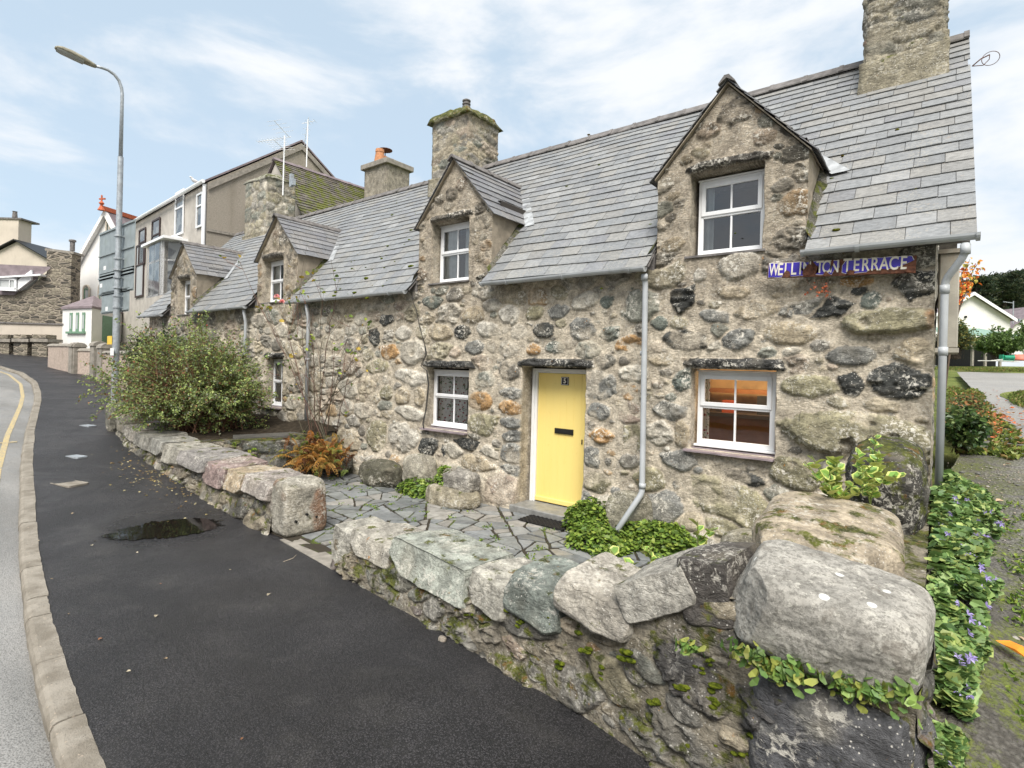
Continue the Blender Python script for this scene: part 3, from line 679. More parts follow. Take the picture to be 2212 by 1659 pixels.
def shrinkpoly(P, g):
    A = .5*(np.dot(P[:, 0], np.roll(P[:, 1], -1))-np.dot(P[:, 1], np.roll(P[:, 0], -1)))
    if A < 0: P = P[::-1]
    n = len(P); out = []
    E = np.roll(P, -1, 0)-P; L = np.linalg.norm(E, axis=1)
    if L.min() < .02: 
        P = P[L > .02]; n = len(P)
        if n < 3: return None
        E = np.roll(P, -1, 0)-P; L = np.linalg.norm(E, axis=1)
    N = np.stack([-E[:, 1], E[:, 0]], 1)/L[:, None]
    for i in range(n):
        a, b = i-1, i; M2 = np.array([N[a], N[b]]); r = np.array([N[a]@P[i]+g, N[b]@P[i]+g])
        if abs(np.linalg.det(M2)) < .15: out.append(P[i]+N[b]*g)
        else: out.append(np.linalg.solve(M2, r))
    return np.array(out)
def flags():
    r = np.random.RandomState(5); pol = []; poly_split([(-9.5, 3.80), (-6.0, 3.72), (-3, 3.6), (-.4, 3.2), (-.3, 6.75), (-9.5, 6.75)], r, pol, .105); mb = MB()
    for P in pol:
        Q = shrinkpoly(P, r.uniform(.006, .02))
        if Q is None or len(Q) < 3: continue
        c = Q.mean(0)
        tl = r.normal(0, .006, 2); z = PZ+r.uniform(-.006, .006); n = len(Q)
        col = np.array([(.185, .195, .20), (.22, .225, .22), (.165, .175, .178), (.25, .24, .22), (.205, .215, .208)][r.randint(5)])*r.uniform(.8, 1.2)
        # wobble along the edges
        R_ = []
        for i in range(n):
            a, b = Q[i], Q[(i+1) % n]; l = np.linalg.norm(b-a); k = max(1, int(l/.07)); nn = np.array([-(b-a)[1], (b-a)[0]])/(l+1e-6)
            for j in range(k):
                q = a+(b-a)*j/k
                q = q+nn*(r.normal(0, .0035) if j else .004) + ((c-q)/np.linalg.norm(c-q)*.008 if j == 0 else 0); R_.append(q)
        R_ = np.array(R_); n = len(R_); zt = z+(R_-c)@tl; s2 = c+(R_-c)*.985
        V = np.concatenate([np.c_[R_, zt-.05], np.c_[R_, zt-.004], np.c_[s2, zt]]); F = [[i, (i+1) % n, n+(i+1) % n, n+i] for i in range(n)]+[[n+i, n+(i+1) % n, 2*n+(i+1) % n, 2*n+i] for i in range(n)]+[[2*n+i for i in range(n)]]
        mb.add(V, F, col)
    struct(mb.build('patio_paving', M_flag))
flags()
sheet('patio_bed', np.linspace(-9.6, -.05, 90), lambda x: (x*0+3.55, x*0+6.9), 40, lambda X, Y: PZ-.013+.006*vn(v2(X*6, Y*6), 2), M_joint)

# ================================================================== THE TERRACE
HX0, HX1 = -20.2, -.01; EZ = 1.30; RY, RZ = 9.4, 4.58; EY = 6.36; SL = (RZ-EZ)/(RY-EY)
def roofz(Y): return EZ+(Y-EY)*SL
house = thing('stone_terrace', 'long rubble stone terrace with grey slate roof, four dormers and a yellow door', 'house', (-8, 6.6, -2.1))
cw = lambda x, y: tuple(PX(x, y, Y=FY)[[0, 2]])
def opening(x0, y0, x1, y1):
    a = PX(x0, y0, Y=FY); b = PX(x1, y1, Y=FY); return (a[0], b[0], b[2], a[2])
# dormers: x left, x right of the stone face, apex x, eave height, apex height
DORM = [(-2.84, -1.12, -1.99, 2.44, 3.40), (-7.34, -5.62, -6.48, 2.44, 3.46), (-13.15, -11.35, -12.26, 2.42, 3.36), (-18.45, -16.65, -17.55, 2.42, 3.36)]
# openings on the wall plane (x0,x1,z0,z1)
OPEN = {'d0': (-2.44, -1.56, 1.41, 2.43), 'd1': (-7.03, -6.12, 1.41, 2.47), 'd2': (-12.92, -11.97, 1.37, 2.42), 'd3': (-17.95, -17.12, 1.27, 2.34),
        'w0': (-2.36, -1.385, -.95, .03), 'w1': (-7.08, -6.05, -1.12, -.06), 'w2': (-12.68, -11.88, -1.11, .05), 'door': (-4.98, -3.83, -2.2, .0)}
def wall():
    r = np.random.RandomState(21)
    xs = np.concatenate([np.arange(HX0, -13.4, .045), np.arange(-13.4, -9., .026), np.arange(-9., HX1, .0135), [HX1]])
    for k, (a, b, c, d) in OPEN.items():
        for e in (a, b):
            i = np.abs(xs-e).argmin(); xs[i] = e
    for (a, b, ap, ze, za) in DORM:
        for e in (a, b, ap): i = np.abs(xs-e).argmin(); xs[i] = e
    zs = np.concatenate([np.arange(-2.3, EZ-.02, .0145), [EZ]])
    for k, (a, b, c, d) in OPEN.items():
        for e in (c, d):
            if e < EZ: i = np.abs(zs-e).argmin(); zs[i] = e
    # stones seen in the photograph: (px x, px y, w px, h px, angle, colour, roundness)
    g, dk, tan, olv, brn, wht, grn, pnk = (.20, .20, .185), (.055, .057, .054), (.33, .28, .20), (.25, .23, .15), (.36, .22, .10), (.46, .43, .37), (.145, .165, .145), (.34, .27, .22)
    A = [(390,190,150,130,0,dk,.2),(1110,240,300,90,4,g,.3),(1760,105,240,160,0,dk,.2),(1590,318,610,175,0,olv,.9),(1020,388,385,140,-2,tan,.8),(820,255,240,115,5,tan,.6),(575,290,175,75,-8,g,.5),(710,425,190,110,20,g,.4),
         (420,430,260,120,-3,dk,.2),(260,330,110,85,0,grn,.5),(1365,515,320,120,3,g,.5),(1120,692,300,130,0,olv,.6),(1372,690,132,150,0,dk,.3),(1655,665,350,205,-6,dk,.15),(1740,500,250,170,0,tan,.5),
         (1420,985,960,285,-3,olv,.9),(1040,1200,310,190,-8,olv,.7),(700,1370,540,230,-18,olv,.7),(750,1220,250,80,-10,dk,.3),(380,1132,220,115,-10,g,.5),(330,838,185,90,-4,g,.4),(398,660,130,120,0,grn,.4),
         (92,862,125,115,0,pnk,.6),(108,990,115,190,0,olv,.5),(390,975,90,160,0,tan,.5),(82,730,100,80,0,brn,.9),(90,450,170,75,0,brn,.5),(280,540,155,72,5,tan,.7),(1400,88,210,66,2,brn,.3),(1410,143,100,42,5,dk,.2),
         (1480,205,140,95,35,grn,.5),(680,150,200,70,-5,tan,.5),(985,135,240,85,0,tan,.4),(1235,240,300,95,6,dk,.3),(1020,265,50,60,0,g,.5),(1480,1100,300,120,5,olv,.6),(480,1180,80,60,0,g,.4),(360,1265,50,60,0,dk,.3),
         (1560,480,90,50,30,dk,.3),(300,1385,220,200,0,g,.7),(640,1500,220,110,0,olv,.7),(210,1240,180,150,0,olv,.7),(500,50,90,80,0,wht,.6)]
    B = [(370,85,120,70,0,grn,.6),(605,165,135,95,5,tan,.6),(815,160,112,112,0,wht,.5),(962,150,105,92,10,olv,.7),(1100,145,130,82,0,g,.4),(1380,90,85,72,0,grn,.5),(1240,240,160,120,0,g,.5),(1395,275,112,75,0,grn,.2),
         (1270,365,170,102,-3,grn,.4),(1515,335,150,62,0,brn,.5),(872,265,100,92,0,wht,.7),(1015,255,120,92,0,dk,.5),(695,245,140,90,-5,wht,.5),(812,365,120,98,-5,wht,.6),(952,362,92,70,0,brn,.8),(1080,352,125,72,0,grn,.6),
         (410,265,150,100,0,tan,.6),(545,260,92,85,0,dk,.4),(610,350,120,80,0,g,.5),(1350,582,178,150,0,g,.4),(1330,722,132,102,0,g,.6),(1338,862,140,80,0,brn,.4),(1298,985,92,130,0,g,.5),(1318,1130,150,120,0,olv,.5),
         (1272,1235,60,110,0,g,.4),(1505,608,95,72,0,brn,.9),(1520,728,120,112,0,pnk,.6),(1530,880,92,170,0,olv,.6),(650,665,140,110,0,brn,.7),(665,790,160,130,0,olv,.5),(825,615,150,62,0,g,.3),(820,700,150,82,0,brn,.4),
         (828,785,140,60,0,g,.4),(835,868,130,68,0,g,.4),(828,965,142,132,0,g,.5),(838,1060,140,70,0,g,.4),(790,1165,200,180,0,pnk,.5),(630,1020,170,92,0,tan,.6),(570,912,125,72,-5,dk,.4),(345,922,122,102,0,dk,.4),
         (195,870,180,162,0,wht,.6),(235,732,180,72,-6,wht,.6),(196,630,92,95,0,tan,.6),(292,632,62,108,0,tan,.6),(240,522,195,92,-6,wht,.7),(105,612,82,100,10,olv,.8),(122,377,105,88,0,brn,.7),(205,270,100,80,0,wht,.5),
         (50,462,140,84,0,olv,.6),(35,285,60,100,0,dk,.4),(340,1050,150,130,0,olv,.6),(50,860,130,190,0,olv,.7),(180,110,90,50,0,pnk,.5),(105,190,85,60,0,dk,.5),(435,950,22,70,10,dk,.3),(1385,1010,42,50,0,dk,.2),(1430,1180,60,50,0,g,.5)]
    fx = []
    for L, s, ox, oy in ((A, .3733, 1327, 575), (B, .3733, 796.4, 619.4)):
        for (cx, cy, w, h, an, col, rnd) in L:
            x = ox+s*cx; y = oy+s*cy; ww = s*w; hh = s*h; p = PX(x, y, Y=FY); a = PX(x-ww/2, y, Y=FY); b = PX(x+ww/2, y, Y=FY); c = PX(x, y+hh/2, Y=FY); d = PX(x, y-hh/2, Y=FY)
            st = stone(r, p[0], p[2], (b[0]-a[0])*1.03, (d[2]-c[2])*1.06, an, np.array(col)*r.uniform(.85, 1.15), rnd)
            if (cx, cy) == (1590, 318): st['col2'] = (.40, .17, .05); st['t2'] = .72; st['b'] = .12
            if (cx, cy) == (1420, 985): st['b'] = .16; st['r'][:] = 1
            st['own'] = 1; fx.append(st)
    holes = [(a-.04, b+.04, c-.06, d+.16) for a, b, c, d in OPEN.values()]
    stones = fill(r, HX0, HX1, -2.25, EZ, fx, holes, [(.66, .38, 900), (.46, .30, 4000), (.34, .21, 4000), (.20, .13, 3500), (.11, .06, 1500), (.06, .03, 500)])
    for q in stones[len(fx):]: q['lim'] = float(np.interp(q['cx'], [-6, -3], [1.24, 1.10]))
    X, Z = np.meshgrid(xs, zs)
    allU = [X.ravel()]; allV = [Z.ravel()]; parts = [('m', X.shape)]
    DG = []
    for (a, b, ap, ze, za) in DORM:
        cx = xs[(xs >= a-1e-6) & (xs <= b+1e-6)]; top = np.where(cx < ap, ze+(za-ze)*(cx-a)/(ap-a), ze+(za-ze)*(b-cx)/(b-ap)); nv = 46 if a < -9 else 120
        t = np.linspace(0, 1, nv)[:, None]; GX = np.broadcast_to(cx, (nv, len(cx))).copy(); GZ = EZ+(top-EZ)*t; DG.append((GX, GZ)); allU.append(GX.ravel()); allV.append(GZ.ravel())
    # extra stones on the dormer faces
    for di, (a, b, ap, ze, za) in enumerate(DORM):
        o = OPEN['d%d' % di]; st = fill(r, a+.02, b-.02, EZ, za-.15, [], [(o[0]-.05, o[1]+.05, o[2]-.1, o[3]+.14)], [(.34, .20, 60), (.22, .15, 200), (.13, .08, 160)], PAL)
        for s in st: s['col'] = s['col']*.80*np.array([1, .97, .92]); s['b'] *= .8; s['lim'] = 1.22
        stones += [s for s in st if not (s['cz'] > 2.6 and s['s'] % 3 == 0)]
    U = np.concatenate(allU); V = np.concatenate(allV)
    # window slabs of slate over the openings
    for k, (a, b, c, d) in OPEN.items():
        w = (b-a)+(.34 if k[0] == 'w' else .30 if k == 'door' else .16)
        if k == 'w0': w += .12
        s = stone(r, (a+b)/2+(.12 if k == 'w0' else .06 if k[0] == 'w' or k == 'door' else 0), d+.066, w, .13 if k[0] != 'd' or k == 'door' else .11, 0, (.050, .050, .048) if k[0] == 'w' or k == 'door' else (.12, .112, .098), .15, bulge=.07); s['own'] = 1; s['r'][:] = 1.; s['th'] = np.array([.35, math.pi/2, math.pi-.3, math.pi+.2, 3*math.pi/2, -.15]); s['r'] = np.ones(6); s['p'] = 10; stones.append(s)
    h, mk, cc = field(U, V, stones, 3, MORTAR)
    # the dormer faces are rendered more greyly and darker
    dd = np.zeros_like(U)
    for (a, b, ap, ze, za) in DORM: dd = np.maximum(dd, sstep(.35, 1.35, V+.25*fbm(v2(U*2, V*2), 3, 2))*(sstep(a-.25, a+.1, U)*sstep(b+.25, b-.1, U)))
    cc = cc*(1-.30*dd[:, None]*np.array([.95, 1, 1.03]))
    edge = np.full(len(U), 1.)
    for k, (a, b, c, d) in OPEN.items():
        dist = np.maximum(np.maximum(a-U, U-b), np.maximum(c-V, V-d)); edge = np.minimum(edge, sstep(-.01, .03, dist)*.75+.25)
    h = h*np.where(edge < 1, edge, 1)
    for (a, b, ap, ze, za) in DORM:
        pass
    base = sstep(-1.5, -2.1, V)*.10; Yc = FY-h-base-.012*fbm(v2(U*.6, V*.6), 2, 8)
    # ragged jambs: wobble x near the openings
    Xw = U.copy(); Zw = V.copy()
    for k, (a, b, c, d) in OPEN.items():
        ins = (V > c-.05) & (V < d+.05)
        for e, sgn in ((a, 1), (b, -1)):
            fall = np.exp(-((U-e)/.06)**2)*ins; Xw += fall*(.022*fbm(v2(V*6, V*0+e), 3, 4)+.008)*sgn
    P = np.stack([Xw, Yc, Zw], -1)
    n0 = X.size; Xc = (X[:-1, :-1]+X[1:, 1:])/2; Zc = (Z[:-1, :-1]+Z[1:, 1:])/2; keep = np.ones(Xc.shape, bool)
    for k, (a, b, c, d) in OPEN.items(): keep &= ~((Xc > a) & (Xc < b) & (Zc > c) & (Zc < d))
    F = [gridF(*X.shape, keep)]; base_i = n0
    for di, (GX, GZ) in enumerate(DG):
        a, b, c, d = OPEN['d%d' % di]
        xc = (GX[:-1, :-1]+GX[1:, 1:])/2; zc = (GZ[:-1, :-1]+GZ[1:, 1:]+GZ[:-1, 1:]+GZ[1:, :-1])/4; kp = ~((xc > a) & (xc < b) & (zc > c) & (zc < d)); F.append(gridF(*GX.shape, kp, base_i)); base_i += GX.size
    F = np.concatenate(F)[:, ::1]
    # reveals: extrude the boundary of each opening inwards
    E = np.concatenate([F[:, [0, 1]], F[:, [1, 2]], F[:, [2, 3]], F[:, [3, 0]]]); Es = np.sort(E, 1); uq, inv, cnt = np.unique(Es[:, 0]*10**7+Es[:, 1], return_inverse=True, return_counts=True)
    bd = E[cnt[inv.ravel()] == 1]; nv = []; nf = []; nc = []; bi = len(P); mp = {}
    for e0, e1 in bd:
        mid = (U[e0]+U[e1])/2, (V[e0]+V[e1])/2
        for k, (a, b, c, d) in OPEN.items():
            if a-.03 < mid[0] < b+.03 and c-.03 < mid[1] < d+.03:
                q = []
                for e in (e0, e1):
                    if e not in mp:
                        mp[e] = bi+len(nv)
                        for f, dep in ((.4, .07), (1, .36)):
                            nv.append((P[e][0]*(1-f)+np.clip(U[e], a, b)*f, FY+dep, P[e][2]*(1-f)+np.clip(V[e], c, d)*f)); nc.append(np.array(MORTAR)*.85)
                    q.append(mp[e])
                nf.append([e1, e0, q[0], q[1]]); nf.append([q[1], q[0], q[0]+1, q[1]+1]); break
    P = np.concatenate([P, np.array(nv)]); F = np.concatenate([F, np.array(nf)]); cc = np.concatenate([cc, np.array(nc)]); mk = np.concatenate([mk, np.zeros(len(nv))])
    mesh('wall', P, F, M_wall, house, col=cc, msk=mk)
wall()
# gable wall facing the lane and the plain back
def gable():
    r = np.random.RandomState(4); st = fill(r, 0, 5.8, -2, 4.5, [], [], [(.5, .3, 200), (.3, .2, 900), (.16, .1, 900)], PAL)
    for s in st: s['b'] *= .6
    nu = 150; us = np.linspace(0, 5.75, nu); nv = 120; top = np.where(us < 2.8, roofz(FY+us)-.06, roofz(RY)-.06-(us-2.8)*SL); t = np.linspace(0, 1, nv)[:, None]; U = np.broadcast_to(us, (nv, nu)); V = -2.1+(top+2.1)*t
    h, mk, cc = field(U, V, st, 6); P = np.stack([HX1+h*.6*sstep(0, .08, U), FY+U, V], -1).reshape(-1, 3); mesh('gable_wall', P, gridF(nv, nu), M_wall, house, col=cc.reshape(-1, 3), msk=mk.ravel())
gable()
mb = MB(); mb.box((HX0, 12.2, -2), (HX1, 12.3, 1.4)); mb.box((HX0-.02, 6.66, -2), (HX0+.02, 12.2, 1.25)); mb.build('back_wall', M_render, house)

# slates: each one a thin tapering plate, laid in courses
SCOL = [(.20, .208, .213), (.218, .223, .223), (.185, .192, .197), (.225, .223, .213), (.205, .204, .197), (.188, .193, .202), (.25, .255, .255)]
def slates(name, o, du, dv, width, length, expo, sw, m, parent, seed=0, clip=None, tint=(1, 1, 1), bend=None, thick=.009):
    r = np.random.RandomState(seed); o, du, dv = [np.asarray(a, float) for a in (o, du, dv)]; nn = np.cross(du, dv); nn /= np.linalg.norm(nn)
    V = []; F = []; Cs = []; n = 0; k = 0; v = -.02
    while v < length-.02:
        ex = expo*(1.18-.36*v/length); L = min(ex*1.25, length-v); u = -r.uniform(0, sw)*(k % 2+.3); 
        while u < width:
            w = sw*r.uniform(.82, 1.18); a, b = max(u, 0), min(u+w, width); u += w
            if b-a < .03: continue
            segs = [(a, b)] if clip is None else clip(a, b, v)
            for a, b in segs:
                if b-a < .02: continue
                g = .0025; j = r.normal(0, .004, 4); lift = r.uniform(0, .006); th = thick*r.uniform(.8, 1.5)
                c0 = o+du*(a+g)+dv*(v+j[0]); c1 = o+du*(b-g)+dv*(v+j[1]); c2 = o+du*(b-g)+dv*(v+L); c3 = o+du*(a+g)+dv*(v+L); zl = .012+lift
                q = [c0+nn*zl, c1+nn*zl, c2+nn*.0, c3+nn*.0, c0+nn*(zl+th), c1+nn*(zl+th), c2+nn*.006, c3+nn*.006]
                if bend is not None: q = [bend(p) for p in q]
                V += q; F += [[n+4, n+5, n+6, n+7], [n, n+1, n+5, n+4], [n+1, n+2, n+6, n+5], [n+3, n, n+4, n+7]]; n += 8
                Cs += [np.array(SCOL[r.choice(7, p=[.22, .2, .18, .13, .12, .1, .05])])*r.uniform(.93, 1.07)*np.array(tint)]*8
        v += ex; k += 1
    return mesh(name, np.array(V), np.array(F), m, parent, col=np.clip(np.array(Cs), 0, 1), smooth=False)
VX = .28; slen = math.hypot(RY-EY, RZ-EZ); cosr = (RY-EY)/slen
def dclip(a, b, v):
    z = EZ+v*(RZ-EZ)/slen; Y = EY+v*cosr; segs = [(a, b)]
    if z < 2.40:
        for (l, r_, ap, ze, za) in DORM:
            l2, r2 = l-(HX0-.2)-.02, r_-(HX0-.2)+.02; ns = []
            for s, e in segs:
                if e <= l2 or s >= r2: ns.append((s, e)); continue
                if s < l2: ns.append((s, l2))
                if e > r2: ns.append((r2, e))
            segs = ns
    return segs
sag = lambda p: np.array([p[0], p[1], p[2]+.012*math.sin(p[0]*.9)+.006*math.sin(p[0]*2.3+p[1]*2)])
roof = slates('roof', (HX0-.2, EY, EZ), (1, 0, 0), (0, cosr, (RZ-EZ)/slen), VX-HX0+.2, slen, .19, .315, M_slate, house, 3, dclip, bend=sag)
yq = EY+(2.5-EZ)/SL; mb = MB(); mb.obox((HX0-.18, yq, roofz(yq)-.035), (VX-HX0+.14, 0, 0), (0, RY-yq, RZ-roofz(yq)), (0, 0, -.02))
for a_, b_ in zip([HX0-.18]+[d[1]+.02 for d in DORM[::-1]], [d[0]-.02 for d in DORM[::-1]]+[VX-.04]): mb.obox((a_, EY+.05, roofz(EY+.05)-.035), (b_-a_, 0, 0), (0, yq-EY-.05, (yq-EY-.05)*SL), (0, 0, -.02)); mb.box((a_, FY-.03, EZ-.02), (b_, FY+.05, EZ+.23))

mb.obox((HX0-.18, 12.45, EZ-.02), (VX-HX0+.16, 0, 0), (0, RY-12.45, RZ-EZ), (0, 0, -.03)); mb.build('roof_boarding', M_ridge, house)
# cut the boarding away in front of the dormers by keeping it thin and low; ridge tiles
def ridge(p0, p1, name, parent, r=.085, L=.46, m=M_ridge, seed=1):
    p0, p1 = np.array(p0, float), np.array(p1, float); T = p1-p0; n = max(1, int(np.linalg.norm(T)/L)); t = T/np.linalg.norm(T); s = np.cross(t, (0, 0, 1)); s /= np.linalg.norm(s); mb = MB(); rr = np.random.RandomState(seed)
    for k in range(n):
        for (f0, f1, e) in ((0, .90, 0), (.88, 1.0, .012)):
            a = p0+T*(k+f0)/n; b = p0+T*(k+f1)/n; dz = rr.uniform(-.004, .004); prof = [(-1.25*r-e, -.95*r), (-.35*r, .16*r+e), (.35*r, .16*r+e), (1.25*r+e, -.95*r)]; inn = [(-1.25*r, -1.15*r), (0, -.3*r), (1.25*r, -1.15*r)]
            V = [p+s*x+np.array([0, 0, z+dz+.02]) for p in (a, b) for x, z in prof+inn[::-1]]; q = 7
            mb.add(V, [[i, (i+1) % q, q+(i+1) % q, q+i] for i in range(q)]+[list(range(q))[::-1], [q+i for i in range(q)]])
    return mb.build(name, m, parent)
ridge((HX0-.15, RY, RZ+.02), (VX, RY, RZ+.02), 'ridge_tiles', roof, .10, .47)
# moss cushions caught on the slates
def moss_bits(name, pts, parent, seed=0):
    V = []; F = []; b = 0; cv, cf = cubesphere(5); rr = np.random.RandomState(seed); L = np.linalg.norm(cv, axis=1)
    for p, s in pts:
        q = cv/L[:, None]*np.array([s*rr.uniform(.8, 1.6), s*rr.uniform(.6, 1), s*.55]); q = q*(1+.35*fbm(cv*1.6+rr.rand()*50, 2, 3))[:, None]; V.append(q+p); F.append(cf+b); b += len(q)
    o = mesh(name, np.concatenate(V), np.concatenate(F), M_moss, parent); o['kind'] = 'stuff'; return o
mp_ = []
for (x, y, s) in [(723,641,.05),(726,633,.04),(767,634,.045),(792,603,.05),(793,646,.035),(724,587,.05),(889,577,.055),(889,499,.04),(885,520,.04),(848,466,.035),(858,440,.025),(736,626,.03),(761,582,.03),(838,533,.03),(795,645,.03),(825,560,.03),(1225,405,.03),(1272,293,.03),(1295,359,.03),(1300,626,.02),(1276,345,.02),(2137,0,.0),(1938,284,.03),(1806,500,.03),(1820,340,.02),(1213,238,.0),(960,520,.0)]:
    if s > 0:
        d = ray(x, y); k = (EZ-EY*SL)/(d[2]-SL*d[1]); mp_.append((d*k+np.array([0, -.01, .015]), s*.9))
for k in range(70):
    X = rng.uniform(-16, .2) if k % 3 else rng.uniform(-12, -8); v = rng.uniform(.1, slen*.9)*rng.uniform(.2, 1); mp_.append((np.array([X, EY+v*cosr, EZ+v*(RZ-EZ)/slen+.015]), rng.uniform(.010, .022)))
moss_bits('moss', mp_, roof)

# dormers
for di, (l, r_, ap, ze, za) in enumerate(DORM):
    yb = EY+(ze-EZ)/SL+.12; mb = MB()
    nu, nv = 50, 40
    V = []; 
    for s, xx in ((1, r_), (-1, l)):
        U, Z = np.meshgrid(np.linspace(FY-.01, yb, nu), np.linspace(1.25, ze+.01, nv)); bulg = .02*fbm(v2(U*4, Z*4), 4, di+3)+.01*fbm(v2(U*15, Z*15), 2, di)
        P = np.stack([xx+s*bulg*sstep(0, .15, U-FY)-s*.004, U, Z], -1).reshape(-1, 3); F = gridF(nv, nu); mb = MB(); mb.add(P, (F if s > 0 else F[:, ::-1]).tolist(), (.36, .31, .24))
        if s > 0: d = mb.build('dormer', M_render, house, smooth=True)
        else: mb.build('dormer_cheek', M_render, d, smooth=True)
    # lead and stone skirt where the cheek meets the roof
    sk = []; V = []; F = []; nseg = 26
    for s, xx in ((1, r_), (-1, l)):
        t = np.linspace(-.03, .82, nseg); Y = EY+.15+(yb-EY-.15)*t; b0 = len(V)
        for i, y in enumerate(Y):
            z = roofz(y); w = .05+.025*vn(np.array([y*6, di, s]), 3)
            V += [(xx+s*.0, y, z+.13+.03*vn(np.array([y*9, di*3, s]), 4)), (xx+s*(w), y, z+.055), (xx+s*(w+.04), y, z-.01)]
        F += [[b0+i*3+j, b0+i*3+j+1, b0+(i+1)*3+j+1, b0+(i+1)*3+j][::s] for i in range(nseg-1) for j in range(2)]
        mesh('skirting', np.array(V), np.array(F), M_chimm, d, col=np.tile((.10, .095, .08), (len(V), 1)), msk=np.zeros(len(V))); V = []; F = []
    yr = EY+(za-EZ)/SL+.05; hw = (r_-l)/2; oh = .10
    for s in (1, -1):
        e = np.array([(r_ if s > 0 else l)-ap, 0, ze-za]); L = np.linalg.norm(e); e = e/L; ex = e*(L+oh)
        dirn = np.array([0, 1., 0]); start = np.array([ap, FY-.085, za+.045])+ex
        if s > 0: o = start; du = dirn; dv = -e; wd = yr-FY+.11
        else: o = start+dirn*(yr-FY+.11); du = -dirn; dv = -e; wd = yr-FY+.11
        sl_ = slates('dormer_roof', o, du, dv, wd, L+oh, .17, .30, M_slate, d, 40+di*2+s, tint=(.80, .78, .80), thick=.010)
        mb = MB(); mb.obox(np.array([ap, FY-.06, za+.03]), ex*.96, (0, yr-FY+.03, 0), (0, 0, -.016)); mb.build('roof_board', M_render, d)
        # lead valley
        if s > 0:
            a = np.array([ap+s*.02, yr, za+.03]); y2 = EY+(ze-.09-EZ)/SL; b = np.array([(r_+.12 if s > 0 else l-.12), y2-.02, ze-.10]); w = .11
            n_ = np.array([0, -(RZ-EZ)/slen, cosr]); mb = MB(); sd = np.array([s*.8, -.25, -.25])
            V = [a+n_*.03, b+n_*.035-(b-a)*.0, b+np.array([s*w*1.7, .02, .02])+n_*.03, a+np.array([s*w, .05, .05])+n_*.03]; mb.add(V, [[0, 1, 2, 3]]); mb.build('valley_lead', M_lead, d)
    ridge((ap, FY-.12, za+.055), (ap, yr+.05, za+.055), 'dormer_ridge', d, .075, .42, seed=di)

# chimneys
rc = np.random.RandomState(33)
c1 = rubble_box('chimney', -.86, .03, 8.78, 9.75, 3.8, 6.6, house, M_chim, rc, [((.24, .215, .16), 5), ((.15, .145, .12), 5), ((.26, .235, .175), 3), ((.10, .10, .09), 3), ((.28, .19, .14), 1)], .022, (.22, .20, .155), taper=.05)
V = []; F = []; nseg = 30                                                            # bulging weathered base of the near chimney
def flare(name, x0, x1, y0, y1, z, h, out, parent, m, seed=0):
    per = [(x0, y0), (x1, y0), (x1, y1), (x0, y1)]; V = []; nper = 96
    pts = []
    for k in range(4):
        a = np.array(per[k]); b = np.array(per[(k+1) % 4])
        for i in range(24): pts.append(a+(b-a)*i/24)
    pts = np.array(pts); c = pts.mean(0); prof = [(out*1.3, -.25), (out*1.15, 0), (out, h*.25), (out*.7, h*.7), (out*1.0, h*.86), (out*.9, h*.97), (-.02, h)]
    for o, dz in prof:
        d = (pts-c); q = pts+np.sign(d)*np.where(np.abs(d) > np.abs(d).max(0)*.93, 1, 0)*o*(1+.5*vn(np.c_[pts*4, np.full(nper, dz*3)], seed))[:, None]
        V.append(np.c_[q, z+dz+.03*vn(np.c_[pts*3, np.full(nper, dz)], seed+1)*(dz > 0)])
    V = np.concatenate(V); F = [[k*nper+i, k*nper+(i+1) % nper, (k+1)*nper+(i+1) % nper, (k+1)*nper+i] for k in range(len(prof)-1) for i in range(nper)]
    return mesh(name, V, F, m, parent, col=np.tile((.25, .225, .165), (len(V), 1)), msk=np.full(len(V), .6))
flare('chimney_base', -.87, .04, 8.75, 9.8, 3.78, .52, .035, c1, M_chim, 2)
c2 = rubble_box('chimney', -9.45, -8.32, 8.8, 9.9, 3.9, 5.62, house, M_chim, rc, PAL[:3]+PAL[5:6]+PAL[7:], .028, (.34, .30, .23), sizes=[(.5, .2, 150), (.3, .13, 900), (.15, .07, 1400), (.08, .04, 600)])
mb = MB(); V = []; cc_ = np.array([-8.885, 9.35])
flare('chimney_ledge', -9.47, -8.30, 8.78, 9.95, 4.18, .18, .03, c2, M_chim, 5)
def moss_cap():
    nr, n = 10, 64; V = []
    for k in range(nr+1):
        f = k/nr
        for i in range(n):
            t = i/n*2*math.pi; c, s = math.cos(t), math.sin(t); m_ = max(abs(c), abs(s)); hx, hy = .66*(1-f)/m_, .65*(1-f)/m_
            nz = .05*vn(np.array([c*(1-f)*5, s*(1-f)*5, k*.3]), 3); V.append((cc_[0]+c*hx*(1+nz), cc_[1]+s*hy*(1+nz), 5.62+(0 if k == 0 else .06)+.46*f**.8+nz*1.1*(f > .05)))
    V = np.array(V); F = [[k*n+i, k*n+(i+1) % n, (k+1)*n+(i+1) % n, (k+1)*n+i] for k in range(nr) for i in range(n)]; F.append(list(range(n))[::-1])
    return mesh('chimney_cap', V, F, M_cap, c2, col=np.tile((.26, .25, .16), (len(V), 1)), msk=np.full(len(V), .4))
moss_cap()
mb = MB(); mb.lathe((cc_[0], cc_[1], 6.04), [(.085, 0), (.085, .05), (.10, .06), (.10, .09), (.08, .10), (.08, .13), (.10, .14), (.10, .165), (.08, .175), (.08, .205), (.10, .215), (.10, .24), (.05, .27)], 14); mb.build('chimney_pot', M_ridge, c2)
c3 = rubble_box('chimney', -19.0, -17.55, 9.0, 10.05, 3.9, 6.05, house, M_chim, rc, PAL[:1]+PAL[2:3]+PAL[5:7], .04, (.33, .295, .23), sizes=[(.42, .2, 200), (.28, .15, 900), (.15, .08, 900)])
flare('chimney_ledge', -19.02, -17.53, 8.98, 10.1, 4.12, .14, .05, c3, M_chim, 6)
